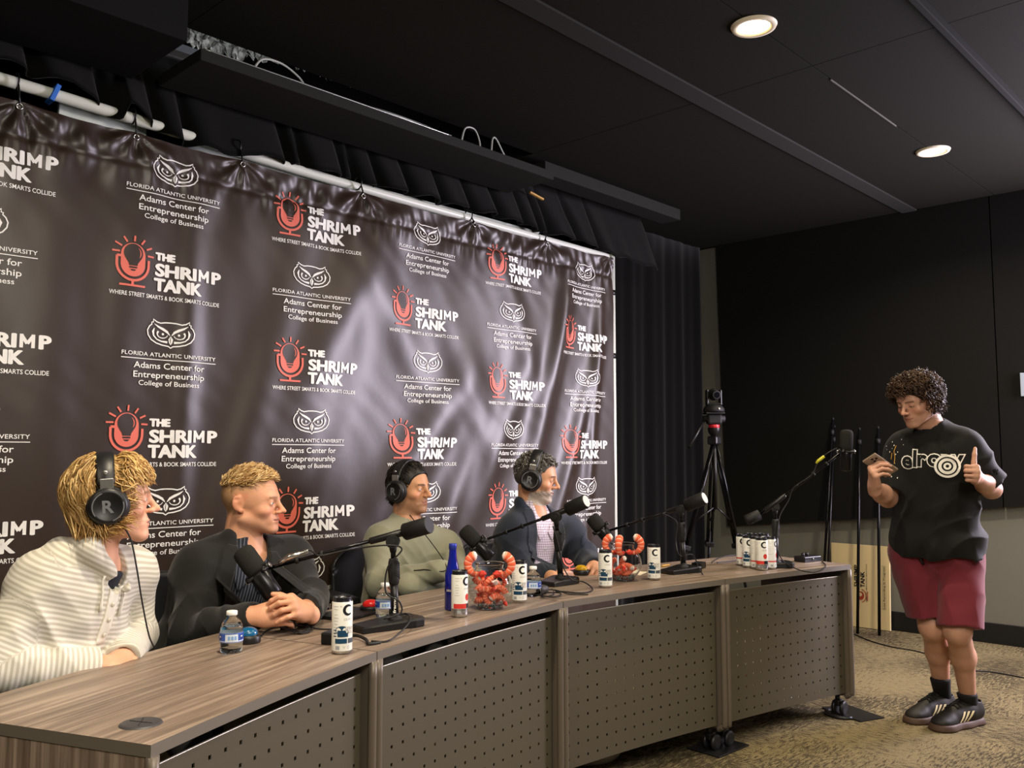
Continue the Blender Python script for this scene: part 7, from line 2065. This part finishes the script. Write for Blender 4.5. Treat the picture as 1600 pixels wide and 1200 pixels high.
# ---- tripod with a small pan-tilt camera
tb = G(1122, 1012); apex = PX(1133, 690, np.dot(tb - CAM, FW) / 1.0)
apex = np.array([tb[0], tb[1], 0]) + np.array([0, 0, 1.42]); ap_px = None
e = empty('tripod', (tb[0], tb[1], 0), 0, 'tall black camera tripod standing in the corner behind the desk', 'tripod')
Lt = lambda p: np.array(p, float) - np.array([tb[0], tb[1], 0])
def leg_to(p):
    a = np.array([0, 0, 1.40]); q = Lt(p); d = nrm(q - a); H = np.linalg.norm(q - a); sd = nrm(np.cross(d, [0, 0, 1]))
    lg = MB(); lg.tube([a + d * .02 + sd * 0.014, a + d * H * .52 + sd * 0.014], 0.011, 10); lg.tube([a + d * .02 - sd * 0.014, a + d * H * .52 - sd * 0.014], 0.011, 10); lg.tube([a + d * H * .45, a + d * H * .99], 0.010, 10)
    o = lg.build('leg', M_TUBE, e)
    MB().box(a + d * H * .52, (0.05, 0.035, 0.06), rot=frame(d, sd), bev=0.006).build('leg_lock', M_RUB, o)
    MB().sphere(a + d * (H - .012), 0.016, 12).build('rubber_foot', M_RUB, o)
    MB().tube([np.array([0, 0, 0.95]), a + d * H * 0.40], 0.006, 8).build('spreader', M_STD, o)
cen = np.array([tb[0], tb[1], 0])
for p in (G(1030, 1015), G(1183, 1000), cen + nrm(cen - (G(1030, 1015) + G(1183, 1000)) / 2 + FW * [1, 1, 0]) * 0.5): leg_to([p[0], p[1], 0.0])
MB().cyl((0, 0, 0.93), (0, 0, 1.44), 0.013).build('center_column', M_STD, e)
MB().box((0, 0, 1.40), (0.075, 0.075, 0.06), bev=0.012).build('spider', M_STD, e)
MB().lathe([(0.022, 1.43), (0.040, 1.455), (0.043, 1.475), (0.043, 1.487)], n=26).build('bowl', M_STD, e)
MB().lathe([(0.036, 1.487), (0.0375, 1.49), (0.0375, 1.506), (0.036, 1.509)], n=26).build('red_ring', mat('red_ring', 'c2202c', 0.35), e)
hd = MB(); hd.box((0, 0, 1.545), (0.075, 0.10, 0.07), rot=rotz(YAW), bev=0.014); hd.box((0, 0, 1.588), (0.11, 0.13, 0.014), rot=rotz(YAW), bev=0.004); hd.cyl(-RT * .075 + [0, 0, 1.55], RT * .075 + [0, 0, 1.55], 0.022); hd.build('fluid_head', M_RUB, e)
MB().tube([np.array([0, 0, 1.55]) - RT * .06, np.array([0, 0, 1.36]) - RT * .20 - FW * .12], 0.010, 10).build('pan_handle', M_STD, e)
z0 = 1.596
e = empty('camera', (tb[0], tb[1], z0), 0, 'small black pan-tilt camera mounted on top of the tripod', 'camera')
MB().lathe([(0.001, 0), (0.070, 0), (0.074, 0.008), (0.070, 0.026), (0.056, 0.044), (0.040, 0.050), (0.001, 0.051)], n=32).build('base', M_RUB, e)
ym = MB()
for s in (-1, 1):
    ym.box(RT * s * 0.046 + [0, 0, 0.100], (0.016, 0.05, 0.11), rot=rot_axes(RT, _fh, (0, 0, 1)), bev=0.007)
ym.box((0, 0, 0.056), (0.10, 0.05, 0.014), rot=rot_axes(RT, _fh, (0, 0, 1)), bev=0.005)
ym.build('yoke', M_STD, e)
aim = nrm(np.array([-0.55, -0.75, -0.12]))
hb = MB(); hb.sphere((0, 0, 0.122), (0.036, 0.042, 0.042), 22); hb.tube([np.array([0, 0, .122]) + aim * .02, np.array([0, 0, .122]) + aim * .055, np.array([0, 0, .122]) + aim * .058], [0.032, 0.031, 0.026], 24); hd_ = hb.build('camera_head', M_RUB, e)
MB().tube([np.array([0, 0, .122]) + aim * .054, np.array([0, 0, .122]) + aim * .0595], [0.023, 0.021], 24).build('lens', mat('dark_glass', '0b0c0f'), hd_)
MB().sphere(np.array([0.0, 0, 0.020]) - _fh * 0.071 + RT * .02, 0.007, 10).build('indicator', mat('white_plastic', 'ecece8'), e)

# ---- poles against the end wall, foam sign, floor cable
def pole(lb, pts, r=0.011, col='stand_black'):
    e = empty('pole', pts[0], 0, lb, 'pole', 'thin black poles leaning by the end wall')
    P = [np.array(p) - np.array(pts[0]) for p in pts]
    MB().tube(P, r, 12).build('shaft', M_TUBE, e)
    d = P[-1] - P[0]
    MB().tube([P[0] + d * 0.925, P[0] + d * 0.95], r * 1.5, 12).build('clamp', M_RUB, e)
    MB().tube([P[-1], P[-1] + nrm(d) * 0.02], [r, r * .5], 12).build('tip', M_RUB, e)
def wallpt(x, y, X): return onplane(x, y, 0, X)
p0 = G(1340, 990); pole('thin black pole leaning on the panel, left one of the pair before the foam sign', [p0, wallpt(1343, 672, 6.75)])
p0 = G(1374, 993); pole('thin black pole before the foam sign, nearer the standing man', [p0, wallpt(1372, 670, 6.75)])
p0 = G(1282, 985); pole('thin black pole leaning behind the desk end, left of the upright microphone', [p0, wallpt(1301.5, 656, 6.76)], 0.010)
p0 = G(1289, 987); pole('second thin black pole beside the one behind the desk end', [p0, wallpt(1304, 668, 6.76)], 0.008)
# foam-core sign turned on its side
S0 = np.array([6.775, 2.585, 0.004]); S1 = np.array([6.775, 3.03, 0.004]); Hs = 0.615; lean = 0.035
e = empty('foam_sign', S0, 0, 'cream foam sign turned on its side, leaning on the wall by the poles', 'sign')
up_ = nrm(np.array([lean, 0, Hs])); wd_ = np.array([0, 1.0, 0]); nn_ = np.cross(up_, wd_)      # nn_ faces the room
if nn_[0] > 0: nn_ = -nn_
W_ = 0.445
Vb = [a * wd_ * W_ + b_ * up_ * Hs + c_ * -nn_ * 0.022 for c_ in (0, 1) for b_ in (0, 1) for a in (0, 1)]
MB().add(Vb, [(0, 1, 3, 2), (4, 6, 7, 5), (0, 4, 5, 1), (2, 3, 7, 6), (0, 2, 6, 4), (1, 5, 7, 3)]).build('board', mat('cream_foam_board', 'dcc893', 0.7), e)
sp = MB()
def sign_put(q, u0, v0, mi, off=0.0012):
    """text runs upwards; u = distance from the right-hand edge towards the corner, v = height"""
    v, f = np.array(q[0], float), q[1]
    P = (u0 + v[:, 1:2]) * wd_ + (v0 + v[:, :1]) * up_ + nn_ * off
    sp.add(P, f, mi)
sign_put(fit_text('SHRIMP', 0.165, 0.033, 0.03), 0.235, 0.296, 0)
sign_put(fit_text('TANK', 0.120, 0.033, 0.03), 0.186, 0.296, 0)
sign_put(fit_text('WHERE STREET SMARTS & BOOK SMARTS COLLIDE', 0.285, 0.008, 0.01), 0.167, 0.188, 0)
sign_put(fit_text('Live Recording In Progress', 0.305, 0.013, 0.012), 0.034, 0.156, 0)
for a in (((-0.006, -0.006), (0.311, -0.006)), ((-0.006, 0.020), (0.311, 0.020)), ((-0.006, -0.006), (-0.006, 0.020)), ((0.311, -0.006), (0.311, 0.020))): sign_put(stroke2d(a, 0.0015), 0.034, 0.156, 0)
sign_put(fan2d(arc2d((0, 0.03), (0.032, 0.026), 0, 345, 20)), 0.185, 0.234, 1); sign_put(fan2d(arc2d((0.008, 0.034), 0.014, 0, 345, 16)), 0.185, 0.234, 2, 0.002)
sign_put(stroke2d(arc2d((0, 0.03), (0.048, 0.040), -180 + 10, -10, 18), 0.006), 0.185, 0.234, 1); sign_put(stroke2d([(-0.035, -0.022), (0.035, -0.022)], 0.006), 0.185, 0.234, 1)
sp.build('sign_print', [M_INK, mat('sign_red', 'a3402c', 0.5), mat('cream_foam_board')], e)
cable('long black cable snaking across the carpet behind the standing man', [G(1336, 992) + [0, 0, .004], G(1362, 1003) + [0, 0, .004], G(1395, 1012) + [0, 0, .004], G(1430, 1018) + [0, 0, .004], G(1470, 1030) + [0, 0, .004], G(1510, 1047) + [0, 0, .004], G(1550, 1051) + [0, 0, .004], G(1610, 1062) + [0, 0, .004]], 0.004)
# bits under the desk
o = MB().lathe([(0.001, 0.0), (0.16, 0.0), (0.17, 0.01), (0.17, 0.035), (0.155, 0.05), (0.001, 0.055)], n=44).build('floor_disc', mat('beige_plastic', 'a5987d', 0.5)); q = G(908, 1180); nq = nrm(q[:2]); o.location = (q[0] + nq[0] * 0.02, q[1] + nq[1] * 0.02, 0.0); tag(o, 'low round beige disc lying on the carpet under the third desk module', 'floor disc')
o = MB().box((0, 0, 0.05), (0.16, 0.10, 0.10), bev=0.006).build('box', mat('dark_red_card', '6a1418', 0.6)); q = G(1168, 1098); o.location = (q[0] + .12, q[1] + .14, 0.0); tag(o, 'dark red box on the carpet under the far desk module', 'box')
q = G(1262, 1092); cable('loop of white cable on the carpet under the far desk module', [q + [0.25, 0.15, .01], q + [0.1, 0.05, .006], q + [0.02, 0.0, .006], q + [-0.06, 0.05, .006], q + [-0.12, 0.18, .01]], 0.005, mat('white_plastic', 'ecece8'))
